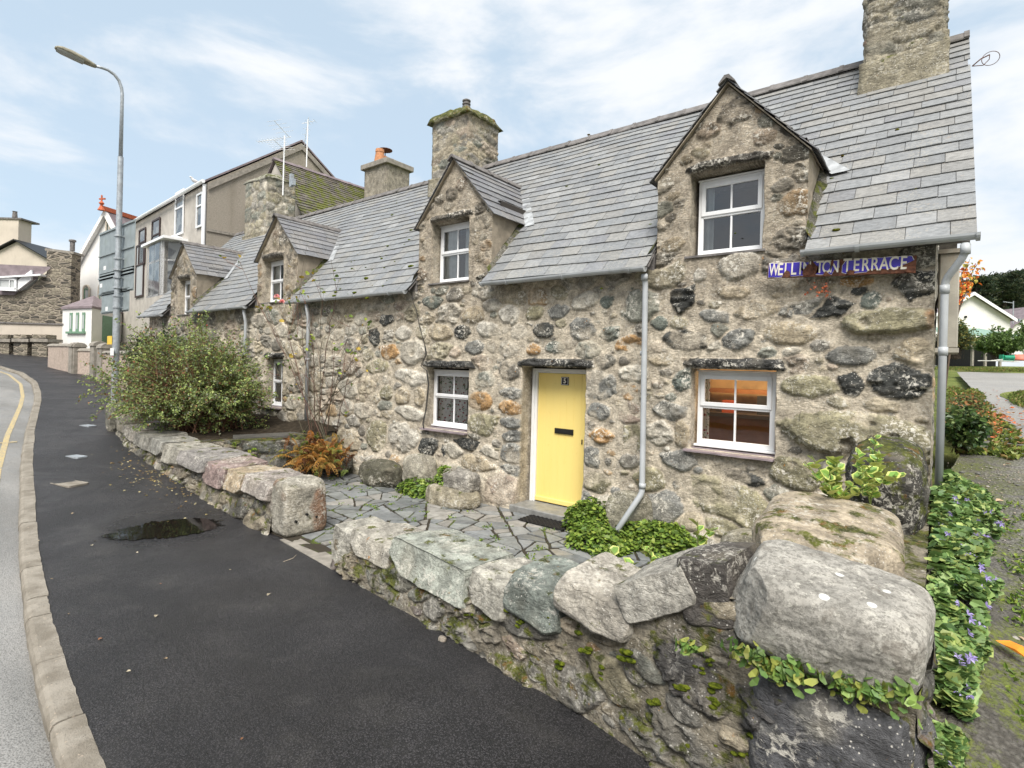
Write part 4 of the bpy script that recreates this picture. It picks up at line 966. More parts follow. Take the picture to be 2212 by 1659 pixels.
def c3top():
    V = []; n = 40
    for f, z in ((1.07, 6.03), (1.09, 6.09), (.95, 6.14), (.7, 6.27), (.0, 6.30)):
        for i in range(n):
            t = i/n*2*math.pi; c, s = math.cos(t), math.sin(t); m_ = max(abs(c), abs(s)); x, y = -18.275+.725*f*c/m_, 9.525+.525*f*s/m_; V.append((x, y, z+.06*vn(np.array([x*4, y*4, z]), 3)*(f < 1.08)))
    F = [[k*n+i, k*n+(i+1) % n, (k+1)*n+(i+1) % n, (k+1)*n+i] for k in range(4) for i in range(n)]+[list(range(n))[::-1]]
    mesh('chimney_cap', np.array(V), F, M_chimm, c3, col=np.tile((.30, .29, .24), (len(V), 1)), msk=np.full(len(V), .5))
c3top()

# gutters and downpipes
def gutter(xa, xb, y=EY-.02, z=EZ-.005, r=.056, ends=(True, True)):
    mb = MB(); n = max(2, int((xb-xa)/.5)); 
    X = np.linspace(xa, xb, n); V = []; th = np.linspace(math.pi, 2*math.pi, 9)
    for x in X:
        dz = .004*math.sin(x*3)
        for R_ in (r, r-.008):
            for t in (th if R_ == r else th[::-1]): V.append((x, y+R_*math.cos(t), z+dz+R_*math.sin(t)))
    k = 18; F = [[i*k+j, (i+1)*k+j, (i+1)*k+(j+1) % k, i*k+(j+1) % k] for i in range(n-1) for j in range(k)]; mb.add(V, F)
    for x, e in zip((xa, xb), ends):
        if e: mb.add([(x, y+(r+.01)*math.cos(t), z+(r+.01)*math.sin(t)) for t in th]+[(x+.03*(1 if x == xa else -1), y+(r+.01)*math.cos(t), z+(r+.01)*math.sin(t)) for t in th], [list(range(9)), [9+i for i in range(9)][::-1]]+[[i, i+1, 10+i, 9+i] for i in range(8)])
    for x in np.arange(xa+.5, xb-.1, 1.0):                                          # brackets and joints
        V = [(x+dx, y+(r+.012)*math.cos(t), z+(r+.012)*math.sin(t)) for dx in (-.018, .018) for t in th]; mb.add(V, [[j, j+1, 10+j, 9+j] for j in range(8)]+[list(range(9)), [9+i for i in range(9)][::-1]])
    mb.build('gutter', M_pipe, house, smooth=False)
gutter(-1.13, .30); gutter(-5.60, -2.88); gutter(-11.33, -7.40); gutter(-16.6, -13.25); gutter(-20.4, -18.5)
def pipe(pts, r=.034, sockets=()):
    mb = MB(); P = [np.array(p, float) for p in pts]
    Q = []
    for i, p in enumerate(P):                                                      # soften the bends
        if 0 < i < len(P)-1:
            a = (P[i-1]-p); b = (P[i+1]-p); d = .05; Q += [p+a/np.linalg.norm(a)*d, p+(a/np.linalg.norm(a)+b/np.linalg.norm(b))*d*.28, p+b/np.linalg.norm(b)*d]
        else: Q.append(p)
    mb.tube(Q, r, 14)
    for p, q in sockets: mb.tube([p, q], r+.007, 14)
    o = mb.build('downpipe', M_pipe, house, smooth=False); o.data.polygons.foreach_set('use_smooth', [len(p.vertices) == 4 for p in o.data.polygons]); return o
def onwall(x, y, Y): return PX(x, y, Y=Y)
a = onwall(2040, 640, 6.50); b = onwall(2027, 1065, 6.50); top = np.array([.20, EY-.02, EZ-.08])
pipe([top, top+(0, 0, -.10), (a[0], 6.46, a[2]+.14), (a[0], 6.46, a[2]-.1), (b[0], 6.44, -1.22)], .032, [((a[0], 6.46, a[2]+.02), (a[0], 6.46, a[2]+.10)), (top+(0, 0, -.01), top+(0, 0, -.10)), ((a[0], 6.46, a[2]-.48), (a[0], 6.46, a[2]-.56))])
a = onwall(1396, 600, 6.48); b = onwall(1387, 1065, 6.34); c = onwall(1322, 1170, 6.05)
pipe([(a[0], 6.42, EZ-.08), (a[0], 6.46, a[2]-.1), (b[0], 6.34, b[2]), (c[0]-.02, 5.98, c[2]-.02)], .036, [((a[0], 6.455, .18), (a[0], 6.455, .24)), ((b[0], 6.34, b[2]+.06), (b[0], 6.345, b[2]+.12)), ((a[0], 6.42, EZ-.09), (a[0], 6.43, EZ-.16))])
a = onwall(669, 655, 6.48); pipe([(a[0], 6.40, EZ-.08), (a[0], 6.46, .9), (a[0]+.01, 6.46, -1.3)], .036, [((a[0], 6.46, .0), (a[0], 6.46, .06))])
a = onwall(533, 680, 6.48); pipe([(a[0], 6.40, EZ-.08), (a[0], 6.46, .9), (a[0], 6.46, -1.5)], .036)

# windows
def window(k, dep, ww, style='quad', glass=M_glass, room=None, cur=None, low=.5, frame=M_upvc, lsplit=.52):
    a, b, c, d = OPEN[k]; x0, x1 = a+ww[0], b-ww[1]; z0, z1 = c+ww[2], d-ww[3]; Y = FY+dep
    w = mesh('window', *_winframe(x0, x1, z0, z1, Y, lsplit), frame, house, col=None, smooth=False)
    mb = MB(); f = .062; zm = z0+(z1-z0)*lsplit
    xm = (x0+x1)/2; sp = .045
    for (a_, b_, c_, d_, y_) in ((x0+f, xm-.011, z0+f, zm-.02, .028), (xm+.011, x1-f, z0+f, zm-.02, .028), (x0+f+sp-.02, xm-.011, zm+.05, z1-f-sp+.02, .006), (xm+.011, x1-f-sp+.02, zm+.05, z1-f-sp+.02, .006)):
        mb = MB(); mb.add([(a_, Y+y_, c_), (b_, Y+y_, c_), (b_, Y+y_, d_), (a_, Y+y_, d_)], [[0, 1, 2, 3]]); mb.build('glass', glass, w)
    # slate sill
    if k[0] == 'w':
        mb = MB(); n = 14; X = np.linspace(a-.05, b+.0, n); V = []
        for x in X:
            e = .012*vn(np.array([x*9, 0, 1.]), 4); V += [(x, FY-.085+e, c-.012), (x, FY-.09+e*1.5, c-.03), (x, FY+.2, c-.03), (x, FY+.2, c+.012)]
        mb.add(V, [[i*4+j, i*4+(j+1) % 4, (i+1)*4+(j+1) % 4, (i+1)*4+j][::-1] for i in range(n-1) for j in range(4)]+[[0, 1, 2, 3][::-1], [(n-1)*4+i for i in (0, 1, 2, 3)]]); mb.build('sill', M_purple, w)
    else:
        mb = MB(); mb.box((a-.03, FY-.03, c-.02), (b+.02, FY+.3, c+.006)); mb.build('sill', M_ridge, w)
    # the room behind
    mb = MB(); y2 = FY+1.9; e = .35; V = [(a-e, FY+.36, c-.5), (b+e, FY+.36, c-.5), (b+e, FY+.36, d+.3), (a-e, FY+.36, d+.3), (a-e, y2, c-.5), (b+e, y2, c-.5), (b+e, y2, d+.3), (a-e, y2, d+.3)]
    mb.add(V, [(4, 5, 6, 7), (0, 4, 7, 3), (1, 2, 6, 5), (0, 1, 5, 4), (3, 7, 6, 2)]); mb.build('room', room or M_room, w)
    if cur:
        for (u0, u1, v0, mat_) in cur:
            n = 24; mbc = MB(); X = x0+(x1-x0)*np.linspace(u0, u1, n); yy = FY+dep+.09+.018*np.sin(np.linspace(0, (u1-u0)*50, n)); mbc.add([(x, y, z) for x, y in zip(X, yy) for z in (z0+(z1-z0)*v0, z1)], [[i*2, i*2+2, i*2+3, i*2+1] for i in range(n-1)]); mbc.build('curtain', mat_, w, smooth=True)
    return w
def _winframe(x0, x1, z0, z1, Y, ls):
    mb = MB(); f = .062; zm = z0+(z1-z0)*ls; t = .06; bv = .005
    mb.box((x0, Y, z0), (x0+f, Y+t, z1), bev=bv); mb.box((x1-f, Y, z0), (x1, Y+t, z1), bev=bv)
    mb.box((x0+f, Y+.001, z1-f), (x1-f, Y+t, z1), bev=bv); mb.box((x0+f, Y+.001, z0), (x1-f, Y+t, z0+f), bev=bv)
    mb.box((x0+f, Y+.001, zm-.022), (x1-f, Y+t, zm+.022), bev=bv)
    xm = (x0+x1)/2; mb.box((xm-.011, Y+.008, z0+f), (xm+.011, Y+.045, zm-.022), bev=.003)
    # opening top sash stands proud
    s = .052; a, b, c, d = x0+f-.025, x1-f+.02, zm+.005, z1-f+.02
    mb.box((a, Y-.016, c), (a+s, Y+.018, d), bev=bv); mb.box((b-s, Y-.016, c), (b, Y+.018, d), bev=bv)
    mb.box((a+s, Y-.015, d-s), (b-s, Y+.018, d), bev=bv); mb.box((a+s, Y-.015, c), (b-s, Y+.018, c+s), bev=bv); mb.box((xm-.011, Y-.006, c+s), (xm+.011, Y+.018, d-s), bev=.003)
    mb.box((x0-.025, Y-.045, z0-.028), (x1+.02, Y+t, z0-.001), bev=bv)
    mb.box((x0-.01, Y-.02, z1+.001), (x1+.01, Y+t, z1+.02), bev=bv)
    return np.concatenate(mb.V), mb.F
window('w0', .17, (.035, .04, .05, .03), glass=M_glassk, room=M_kitchen, cur=[(.04, .14, .05, M_curtain)], lsplit=.52)
window('w1', .20, (.0, .03, .05, .05), glass=M_glassc, cur=[(.05, .55, .05, M_curtain), (.55, .72, .05, M_curtain)], lsplit=.52)
window('w2', .20, (.0, .03, .04, .04), cur=[(.05, .25, .05, M_net), (.7, .95, .05, M_net)], lsplit=.5)
window('d0', .20, (.055, .03, .04, .05), cur=[(.04, .20, .0, M_net)], lsplit=.52)
window('d1', .20, (.025, .03, .04, .03), cur=[(.04, .40, .0, M_net), (.62, .97, .0, M_net)], lsplit=.5)
window('d2', .20, (.0, .06, .04, .04), cur=[(.04, .35, .0, M_net), (.6, .97, .0, M_net)], lsplit=.5)
window('d3', .18, (.0, .08, .04, .04), cur=[(.04, .35, .0, M_net), (.6, .97, .0, M_net)], lsplit=.5)
# kitchen worktop, cupboards and the lit lamp seen through the lower right window
mb = MB(); mb.box((-2.6, 7.7, -.62), (-1.1, 8.3, -.57), (.05, .04, .035)); mb.box((-2.6, 7.75, -1.3), (-1.1, 8.3, -.62), (.16, .07, .03)); mb.box((-2.35, 7.85, -.57), (-2.2, 8, -.4), (.5, .1, .04)); mb.box((-1.9, 7.9, -.57), (-1.55, 8.1, -.32), (.03, .03, .03)); mb.box((-2.6, 8.0, -.30), (-1.1, 8.3, -.24), (.25, .11, .04))
kw = [o for o in house.children if o.name.startswith('window')][0]; mb.build('worktop', M_col, kw)
pl = bpy.data.lights.new('kitchen_lamp', 'POINT'); pl.energy = 8; pl.color = (1, .72, .42); pl.shadow_soft_size = .08
plo = bpy.data.objects.new('kitchen_lamp', pl); C.objects.link(plo); plo.location = (-1.9, 7.6, .12)

# door
dY = FY+.31
mb = MB(); x0, x1 = -4.86, -3.95; z0, z1 = -2.07, -.09
nb = 7
for i in range(nb):
    a = x0+(x1-x0)*i/nb; b = x0+(x1-x0)*(i+1)/nb; mb.box((a+.0004, dY, z0), (b-.0004, dY+.045, z1), bev=.0022)
mb.box((x0, dY-.025, z0+.0), (x1, dY+.002, z0+.075), bev=.008)
door = mb.build('door', M_door, house)
mb = MB(); fx = x0-.09; mb.box((fx, dY-.05, z0-.02), (x0-.045, dY+.1, z1+.07), bev=.006); mb.box((x0-.045, dY-.03, z0-.02), (x0-.004, dY+.1, z1+.03), bev=.006); mb.box((x0-.045, dY-.05, z1+.03), (x1+.05, dY+.1, z1+.07), bev=.005); mb.box((x0-.004, dY-.03, z1+.005), (x1+.05, dY+.1, z1+.03), bev=.005); mb.box((x1+.004, dY-.05, z0-.02), (x1+.05, dY+.1, z1+.03), bev=.005); mb.build('door_frame', M_wood_white, door)
def dpt(x, y): return PX(x, y, Y=dY)
a = dpt(1199.5, 924); b = dpt(1239, 940); mb = MB(); mb.box((a[0], dY-.022, b[2]), (b[0], dY, a[2]), bev=.004); mb.box((a[0]+.015, dY-.028, b[2]+.014), (b[0]-.015, dY-.021, a[2]-.012), bev=.003); mb.build('letterbox', M_black, door)
a = dpt(1213, 814); b = dpt(1229, 832.5); mb = MB(); w = b[0]-a[0]; h = a[2]-b[2]; mb.box((a[0], dY-.010, b[2]), (b[0], dY, a[2]), (.012, .012, .02), bev=.002)
for (u0, v0, u1, v1) in ((.08, .06, .92, .10), (.08, .90, .92, .94), (.06, .10, .11, .90), (.89, .10, .94, .90)): mb.box((a[0]+w*u0, dY-.0125, b[2]+h*v0), (a[0]+w*u1, dY-.0095, b[2]+h*v1), (.75, .74, .7))
mb.build('number_plate', M_enamel, door)
def text(name, s, size, loc, rot, m, parent, ext=.001, sx=1., align='CENTER', bold=0.):
    cu = bpy.data.curves.new(name, 'FONT'); cu.body = s; cu.size = size; cu.extrude = ext; cu.align_x = align; cu.align_y = 'CENTER'; cu.offset = bold
    o = bpy.data.objects.new(name, cu); C.objects.link(o); dg = bpy.context.evaluated_depsgraph_get(); dg.update(); me = bpy.data.meshes.new_from_object(o.evaluated_get(dg)); bpy.data.objects.remove(o)
    Rm = Matrix.Translation(Vector(loc))@rot@Matrix.Diagonal((sx, 1, 1, 1)); me.transform(Rm); me.transform(Matrix.Translation(-Vector(origin_of(parent)))) if parent else None
    me.materials.clear(); me.materials.append(m); q = bpy.data.objects.new(name, me); C.objects.link(q); q.parent = parent; return q
M_letter = m_plain('cream lettering', (.66, .62, .52), .4, .08, 20)
RX90 = Matrix.Rotation(math.pi/2, 4, 'X')
text('number', '5', h*.82, ((a[0]+b[0])/2, dY-.012, (a[2]+b[2])/2), RX90, M_letter, door, .001, .95, bold=.003)
mb = MB(); mb.box((-4.06, dY-.012, -1.12), (-4.045, dY, -1.05)); mb.build('keyhole', M_black, door)
mb = MB(); mb.box((-5.02, FY-.16, -2.2), (-3.78, FY+.36, -2.085), (.2, .2, .19), bev=.012); mb.build('doorstep', M_flag, house)

# box and bracket on the gable, wire stay at the verge, cable down the front
mb = MB(); mb.box((.02, 6.95, .30), (.18, 7.5, 1.25), bev=.01); mb.box((.0, 6.93, 1.25), (.20, 7.52, 1.29)); mb.box((.0, 6.94, .255), (.19, 7.51, .30)); mb.build('meter_box', m_plain('weathered cream paint', (.36, .34, .29), .8, .15, 4, .2, dirt=(.2, .12, .06, .4)), house)
mb = MB(); p0 = PX(2100, 143, Y=8.9); p1 = PX(2138, 118, Y=8.9); mb.tube([p0, (p0+p1)/2+(0, 0, .02), p1], .007, 6)
mb.tube([PX(2100, 143, Y=8.9), PX(2124, 141, Y=8.9), PX(2137, 128, Y=8.9), p1], .005, 6); cc2 = PX(2140, 126, Y=8.9); th = np.linspace(0, 2*math.pi, 25); mb.tube([cc2+np.array([.085*math.cos(t), 0, .085*math.sin(t)]) for t in th], .004, 5); mb.build('wire_stay', M_rust, house)
def fr(pts, Y=6.52): return [PX(x, y, Y=Y) for x, y in pts]
mb = MB(); cabp = fr([(889, 632), (893, 655), (900, 670), (905, 700), (917, 745), (920, 765), (909, 790), (921, 800), (925, 830), (920, 880), (913, 915), (915, 928)]); mb.tube(cabp, .007, 6); mb.tube([p+np.array([.02, 0, -.01]) for p in cabp[4:]], .006, 6); mb.build('cable', M_cable, house)

# name plate of the terrace, chipped enamel on rusty iron
sg = thing('street_sign', 'chipped blue and white enamel sign on rusty iron under the gutter at the right', 'sign', PX(1820, 578, Y=6.52))
sy = 6.455; sa = PX(1657.6, 584, Y=sy); sb = PX(1979, 571, Y=sy); W_ = sb[0]-sa[0]; sz0, sz1 = PX(1659, 601, Y=sy)[2], PX(1658, 568, Y=sy)[2]; H_ = sz1-sz0; zt0 = PX(1980, 583, Y=sy)[2]; 
mb = MB(); mb.box((sa[0], sy, sz0), (sb[0], sy+.012, sz1), bev=.003); mb.build('backplate', M_rust, sg)
def enamel(poly, col, dy, name):
    P = []
    n = len(poly)
    for i in range(n):
        a, b = np.array(poly[i], float), np.array(poly[(i+1) % n], float); k = max(2, int(np.linalg.norm((b-a)*[W_*35, H_*35]))); 
        for j in range(k): q = a+(b-a)*j/k; e = fbm(np.array([q[0]*60, q[1]*9, dy*0+3.]), 3, 6); P.append(q+np.array([.0012*e, .045*e]))
    V = [(sa[0]+W_*u, sy-dy, sz0+H_*v) for u, v in P]; return V
import bmesh
def poly_mesh(V, name, m, parent):
    bm = bmesh.new(); vs = [bm.verts.new(Vector(v)-Vector(origin_of(parent))) for v in V]; f = bm.faces.new(vs); bmesh.ops.triangulate(bm, faces=[f]); me = bpy.data.meshes.new(name); bm.to_mesh(me); bm.free(); me.materials.append(m); o = bpy.data.objects.new(name, me); C.objects.link(o); o.parent = parent; return o
M_blue = m_plain('blue enamel', (.045, .03, .33), .22, .12, 9, .02); M_whe = m_plain('white enamel edge', (.68, .66, .62), .3, .08)
PL = [[(.01, .06), (.115, .07), (.13, .42), (.165, .40), (.18, .10), (.29, .12), (.25, .55), (.30, .62), (.305, .93), (.01, .95)],
      [(.335, .93), (.36, .70), (.385, .60), (.385, .30), (.36, .16), (.42, .10), (.43, .22), (.47, .10), (.485, .38), (.52, .50), (.515, .93)],
      [(.54, .20), (.57, .12), (.585, .30), (.62, .12), (.70, .16), (.72, .34), (.87, .30), (.93, .50), (.985, .72), (.97, .96), (.63, .94), (.60, .88), (.565, .93), (.54, .62)]]
for P in PL:
    c = np.mean(P, 0); poly_mesh(enamel([(c[0]+(x-c[0])*1.012, c[1]+(y-c[1])*1.06) for x, y in P], 0, .002, 'e'), 'chipped_edge', M_whe, sg); poly_mesh(enamel(P, 0, .0035, 'e'), 'enamel_panel', M_blue, sg)
lw = 'WELL'; 
def letters(s, u0, u1, v=.5, hh=.72):
    n = len(s); 
    for i, ch in enumerate(s):
        if ch in ' _': continue
        u = u0+(u1-u0)*(i+.5)/n; text('letter', ch, H_*hh*1.38, (sa[0]+W_*u, sy-.0045, sz0+H_*v), RX90, M_letter, sg, .0006, .62 if ch != 'W' else .50, bold=.0026)
letters('WELLI', .025, .272, .52, .80); letters('N', .268, .322, .56, .74); letters('TON', .36, .512, .55, .78); letters('T', .545, .60, .56, .84); letters('ERRACE', .602, .955, .57, .78)
# rust that has eaten into the letters
rr = np.random.RandomState(9)
for (u, v, a, b) in [(.315, .42, .036, .36), (.15, .18, .03, .28), (.285, .28, .025, .22), (.43, .14, .02, .16), (.47, .8, .012, .2), (.60, .16, .03, .14), (.74, .10, .05, .10), (.86, .08, .05, .12), (.965, .18, .03, .18)]:
    th = np.linspace(0, 2*math.pi, 26, endpoint=False); e = np.array([fbm(np.array([math.cos(t)*2+u*30, math.sin(t)*2, v*9]), 3, 2) for t in th]); yy_ = sy-.0062-.00015*int(u*60); ring_ = [(sa[0]+W_*(u+a*.8*math.cos(t)*(1+.5*k)), yy_, np.clip(sz0+H_*(v+b*math.sin(t)*(1+.5*k)), sz0+.001+.002*(i_ % 2), sz1-.001-.002*(i_ % 2))) for i_, (t, k) in enumerate(zip(th, e))]; mesh('rust_patch', np.array([(sa[0]+W_*u, yy_-.0004, np.clip(sz0+H_*v, sz0+.004, sz1-.004))]+ring_), [[0, 1+(i_+1) % 26, 1+i_] for i_ in range(26)][::-1], M_rust, sg, smooth=False)
sg.rotation_euler = (0, math.radians(2.2), 0); sg.location.z -= .030
# door mat
mt = MB(); q = [PX(1120, 1122, Z=PZ+.02), PX(1152, 1108, Z=PZ+.02), PX(1233, 1130, Z=PZ+.02), PX(1197, 1142, Z=PZ+.02)]; o_ = q[3]; u_ = q[2]-q[3]; v_ = q[0]-q[3]; c_ = sum(q)/4
u_ = np.array([.74, 0, 0]); v_ = np.array([0, .44, 0]); o_ = np.array([c_[0]-.32, c_[1]-.18, PZ+.008]); o_ = o_
mt.obox(o_, u_, v_, (0, 0, .012))
for i in range(20):
    for j in range(12):
        if (i+j) % 2: p = o_+u_*(i+.5)/20+v_*(j+.5)/12; mt.box(p+np.array([-.013, -.013, .012]), p+np.array([.013, .013, .019]))
tag(mt.build('doormat', M_mat), 'black rubber doormat lying on slate flags before the yellow door', 'doormat')

# ================================================================== GARDEN WALLS
RW = np.array([(-5.02, 3.46), (-4, 3.35), (-3, 3.24), (-2, 3.12), (-1.04, 2.98), (-.5, 2.93), (-.03, 2.90)])
def path_xy(P, s):
    P = np.asarray(P, float); L = np.r_[0, np.cumsum(np.linalg.norm(np.diff(P, axis=0), axis=1))]; return np.stack([np.interp(s, L, P[:, 0]), np.interp(s, L, P[:, 1])], -1), L[-1]
def wall_strip(name, P, zb, zt, m, parent, seed, thick=.42, res=.012, sizes=None, pal=PALD, mortar=(.20, .178, .138), fixed=(), batter=.10, both=True):
    """rubble wall along a path; zb, zt functions of the distance along it; front on the right-hand side of travel (-Y when going +X)"""
    r = np.random.RandomState(seed); _, L = path_xy(P, 0.); nu = int(L/res)+1; s = np.linspace(0, L, nu)
    zbs = np.array([zb(q) for q in s]); zts = np.array([zt(q) for q in s]); hm = (zts-zbs).max(); nv = int(hm/res)+1; t = np.linspace(0, 1, nv)[:, None]
    Vv = zbs+(zts-zbs)*t; U = np.broadcast_to(s, Vv.shape).copy()
    st = fill(r, 0, L, zbs.min(), zts.max(), [stone(r, *f[:5], col=f[5], rnd=f[6]) for f in fixed], [], sizes or [(.50, .22, 200*L/4), (.34, .16, 600*L/4), (.20, .10, 700*L/4), (.10, .045, 300*L/4)], pal, gap=1.03)
    for q in st: q['b'] *= 1.1; q['lim'] = 1.14
    h, mk, cc = field(U, Vv, st, seed, mortar, 1.3); xy, _ = path_xy(P, U.ravel()); d = np.gradient(np.stack(path_xy(P, s)[0]), axis=0); d /= np.linalg.norm(d, axis=1)[:, None]; nrm = np.stack([d[:, 1], -d[:, 0]], -1)
    nn = np.broadcast_to(nrm, (nv, nu, 2)).reshape(-1, 2); bt = (batter*(1-t)*np.ones_like(U)).ravel(); hh = (h+.025*fbm(v2(U*1.5, Vv*1.5), 3, seed)).ravel()+bt
    Pf = np.c_[xy+nn*hh[:, None], Vv.ravel()]; V = [Pf]; F = [gridF(nv, nu)]; Cc = [cc.reshape(-1, 3)]; Mk = [mk.ravel()]; b = len(Pf)
    # top and back
    xt = path_xy(P, s)[0]; rows = [(0, zts), (thick*.5, zts+.02), (thick, zts-.01), (thick+.03, zbs)]
    for o, z in rows: V.append(np.c_[xt-nrm*o, z+.02*vn(v2(s*7, s*0+o*9), seed)]); Cc.append(np.tile(mortar, (nu, 1))); Mk.append(np.zeros(nu))
    F.append(gridF(4, nu, base=b))
    return mesh(name, np.concatenate(V), np.concatenate(F), m, parent, col=np.concatenate(Cc), msk=np.concatenate(Mk))
gw = thing('garden_wall', 'low mossy boulder wall in the foreground, stepping up to a huge grey corner stone', 'garden wall', (-2.5, 3.2, -2.2))
wall_strip('rubble', RW, lambda s: -2.34 if s < 3.5 else -2.34+.0*(s-3.5), lambda s: np.interp(s, [0, .5, 1.1, 2.2, 3.1, 3.6, 4.0, 4.3, 5.1], [-1.90, -1.85, -1.80, -1.77, -1.68, -1.47, -1.27, -1.18, -1.20]), M_rub, gw, 61, .45, .0095,
    fixed=[(4.62, -1.72, .62, .46, 0, (.055, .055, .06), .3), (4.05, -1.66, .5, .22, -14, (.06, .058, .06), .4), (3.55, -1.90, .42, .2, -20, (.20, .18, .12), .5), (2.7, -2.02, .22, .10, -8, (.28, .22, .17), .3), (3.2, -1.72, .24, .1, -16, (.34, .29, .22), .3), (4.15, -1.42, .3, .16, 10, (.09, .085, .075), .5)])
# side wall towards the house along the lane
wall_strip('rubble_side', [(-.03, 2.9), (-.01, 4.5), (.0, 6.55)], lambda s: -2.2, lambda s: np.interp(s, [0, .6, 1.6, 2.4, 3.7], [-1.36, -1.28, -1.22, -1.15, -1.1]), M_rub, gw, 62, .5, .02)
mb = MB()
GY, GYG = (.30, .285, .25), (.215, .235, .215)
# coping stones of the near wall: x0, x1, front y, z bottom, z top, depth, colour, seed, p, cuts
COP = [(-5.07, -4.66, 3.36, -2.22, -1.73, .58, (.34, .325, .28), 3, 4.5, 6, (0, 0), 5), (-4.71, -3.95, 3.31, -1.95, -1.70, .60, (.34, .32, .275), 5, 6, 5, (2, 2), 5), (-3.97, -2.81, 3.17, -1.92, -1.62, .68, (.29, .305, .265), 8, 9, 4, (2, 1), 6),
       (-2.83, -2.39, 3.08, -1.87, -1.59, .60, (.34, .325, .28), 11, 8, 4, (2, 3), 4), (-2.42, -1.89, 3.02, -1.80, -1.49, .60, (.185, .205, .182), 13, 7, 4, (3, 4), 4), (-1.92, -1.36, 2.94, -1.62, -1.36, .60, (.34, .315, .27), 17, 8, 4, (3, 8), 5),
       (-1.48, -.98, 2.92, -1.40, -1.15, .54, (.30, .285, .25), 19, 4.5, 5, (5, -30), 6), (-1.07, -.79, 2.91, -1.38, -1.0, .54, (.075, .068, .062), 23, 5, 6, (0, -12), 5)]
for (x0, x1, yf, zb, zt, dp, col, sd, p, cu, tl, _k) in COP:
    ang = math.degrees(math.atan2(-.125, 1)); boulder('coping_stone', ((x0+x1)/2, yf+dp/2, (zb+zt)/2), (x1-x0+.03, dp, zt-zb), M_bould if sd not in (19,) else M_bould, gw, sd, col, max(p, 7), .026, ang, tl, 44, cuts=cu, flat=1.)
big = boulder('corner_stone', (-.40, 3.09, -1.175), (.84, .64, .43), M_granite, gw, 31, (.345, .33, .295), 4.6, .026, -4, (7, 6), 76, cuts=4)
big['label'] = 'huge rounded grey boulder with white lichen spots'
mb = MB()
s2 = boulder('coping_stone', (-.52, 4.05, -1.115), (.80, 1.20, .42), M_mossb, gw, 37, (.32, .27, .20), 4.4, .035, 3, (5, 3), 48, cuts=3); s2['label'] = 'flat brown boulder with a moss patch on top'
s3 = boulder('coping_stone', (-.29, 5.55, -.93), (.56, 1.30, .80), M_chimm, gw, 41, (.05, .047, .042), 3.4, .05, 0, (4, 0), 44, cuts=4); s3['label'] = 'dark mossy boulder against the house corner'
boulder('foundation_stone', (-.33, 3.00, -1.80), (.74, .40, .70), M_bould_clean, gw, 47, (.10, .10, .105), 5, .03, -4, (0, 2), 36, cuts=6, col2=(.26, .25, .22))

lw_ = thing('garden_wall', 'low rubble wall with flat coping running from the gate to the pink shrub', 'garden wall', (-10, 3.7, -2.1))
LW = np.array([(-14.1, 4.12), (-12.5, 3.86), (-10.5, 3.72), (-8.5, 3.63), (-6.55, 3.60)])
wall_strip('rubble', LW, lambda s: float(gz0(-14.1+s))-.10, lambda s: np.interp(s, [0, 1, 3, 5.5, 7.6], [-1.50, -1.58, -1.70, -1.76, -1.80]), M_rub, lw_, 71, .45, .016, mortar=(.22, .195, .15), pal=PALD+[((.36, .34, .29), 18)])
LC = [(-7.38, -6.62, -1.80, -1.575, (.28, .25, .225), 6), (-7.95, -7.36, -1.85, -1.56, (.36, .29, .20), 5), (-8.62, -7.90, -1.86, -1.53, (.25, .19, .175), 5), (-9.62, -8.55, -1.72, -1.50, (.24, .225, .21), 6), (-10.55, -9.55, -1.80, -1.49, (.28, .265, .225), 5), (-11.3, -10.5, -1.74, -1.47, (.25, .245, .22), 5), (-12.2, -11.25, -1.72, -1.45, (.25, .24, .21), 5), (-13.1, -12.15, -1.68, -1.42, (.24, .22, .19), 5)]
for i, (x0, x1, zb, zt, col, p) in enumerate(LC):
    xm = (x0+x1)/2; yf = path_xy(LW, xm+14.1)[0][1]-.05; boulder('coping_stone', (xm, yf+.30, (zb+zt)/2), (x1-x0+.05, .72+(.1 if i == 3 else 0), (zt-zb)*1.1), M_bould, lw_, 80+i, col, 9, .028, -3, (rng.uniform(-3, 3), rng.uniform(-2, 2)), 26, cuts=5, flat=1.)
gp = boulder('gate_pillar', (-6.42, 3.83, -1.86), (.46, .58, .70), M_bould, lw_, 95, (.33, .31, .26), 7, .022, -4, (0, 0), 36, cuts=4, col2=(.24, .15, .10)); gp['label'] = 'squared rust stained pillar stone with drilled holes'
mb = MB()
for (x, y) in ((663, 1111), (683, 1116), (640, 1127)):
    q = PX(x, y, X=-6.185); th = np.linspace(0, 2*math.pi, 13)[:-1]; mb.add([q+np.array([.012, .016*math.cos(t), .016*math.sin(t)]) for t in th]+[q+np.array([-.03, .016*math.cos(t), .016*math.sin(t)]) for t in th], [[i, (i+1) % 12, 12+(i+1) % 12, 12+i] for i in range(12)]+[list(range(12))])
mb.build('drill_holes', M_black, gp)
boulder('coping_stone', (-13.75, 4.2, -1.42), (.75, .5, .5), M_bould, lw_, 97, (.30, .28, .23), 5, .04, -8, (0, 0), 24)
ps = boulder('stone_post', (-14.65, 4.20, -1.40), (.42, .42, .72), M_bould, None, 99, (.15, .145, .12), 4, .04, 0, (0, 2), 24); tag(ps, 'short mossy stone post at the far side gate below the lamp post', 'gate post')
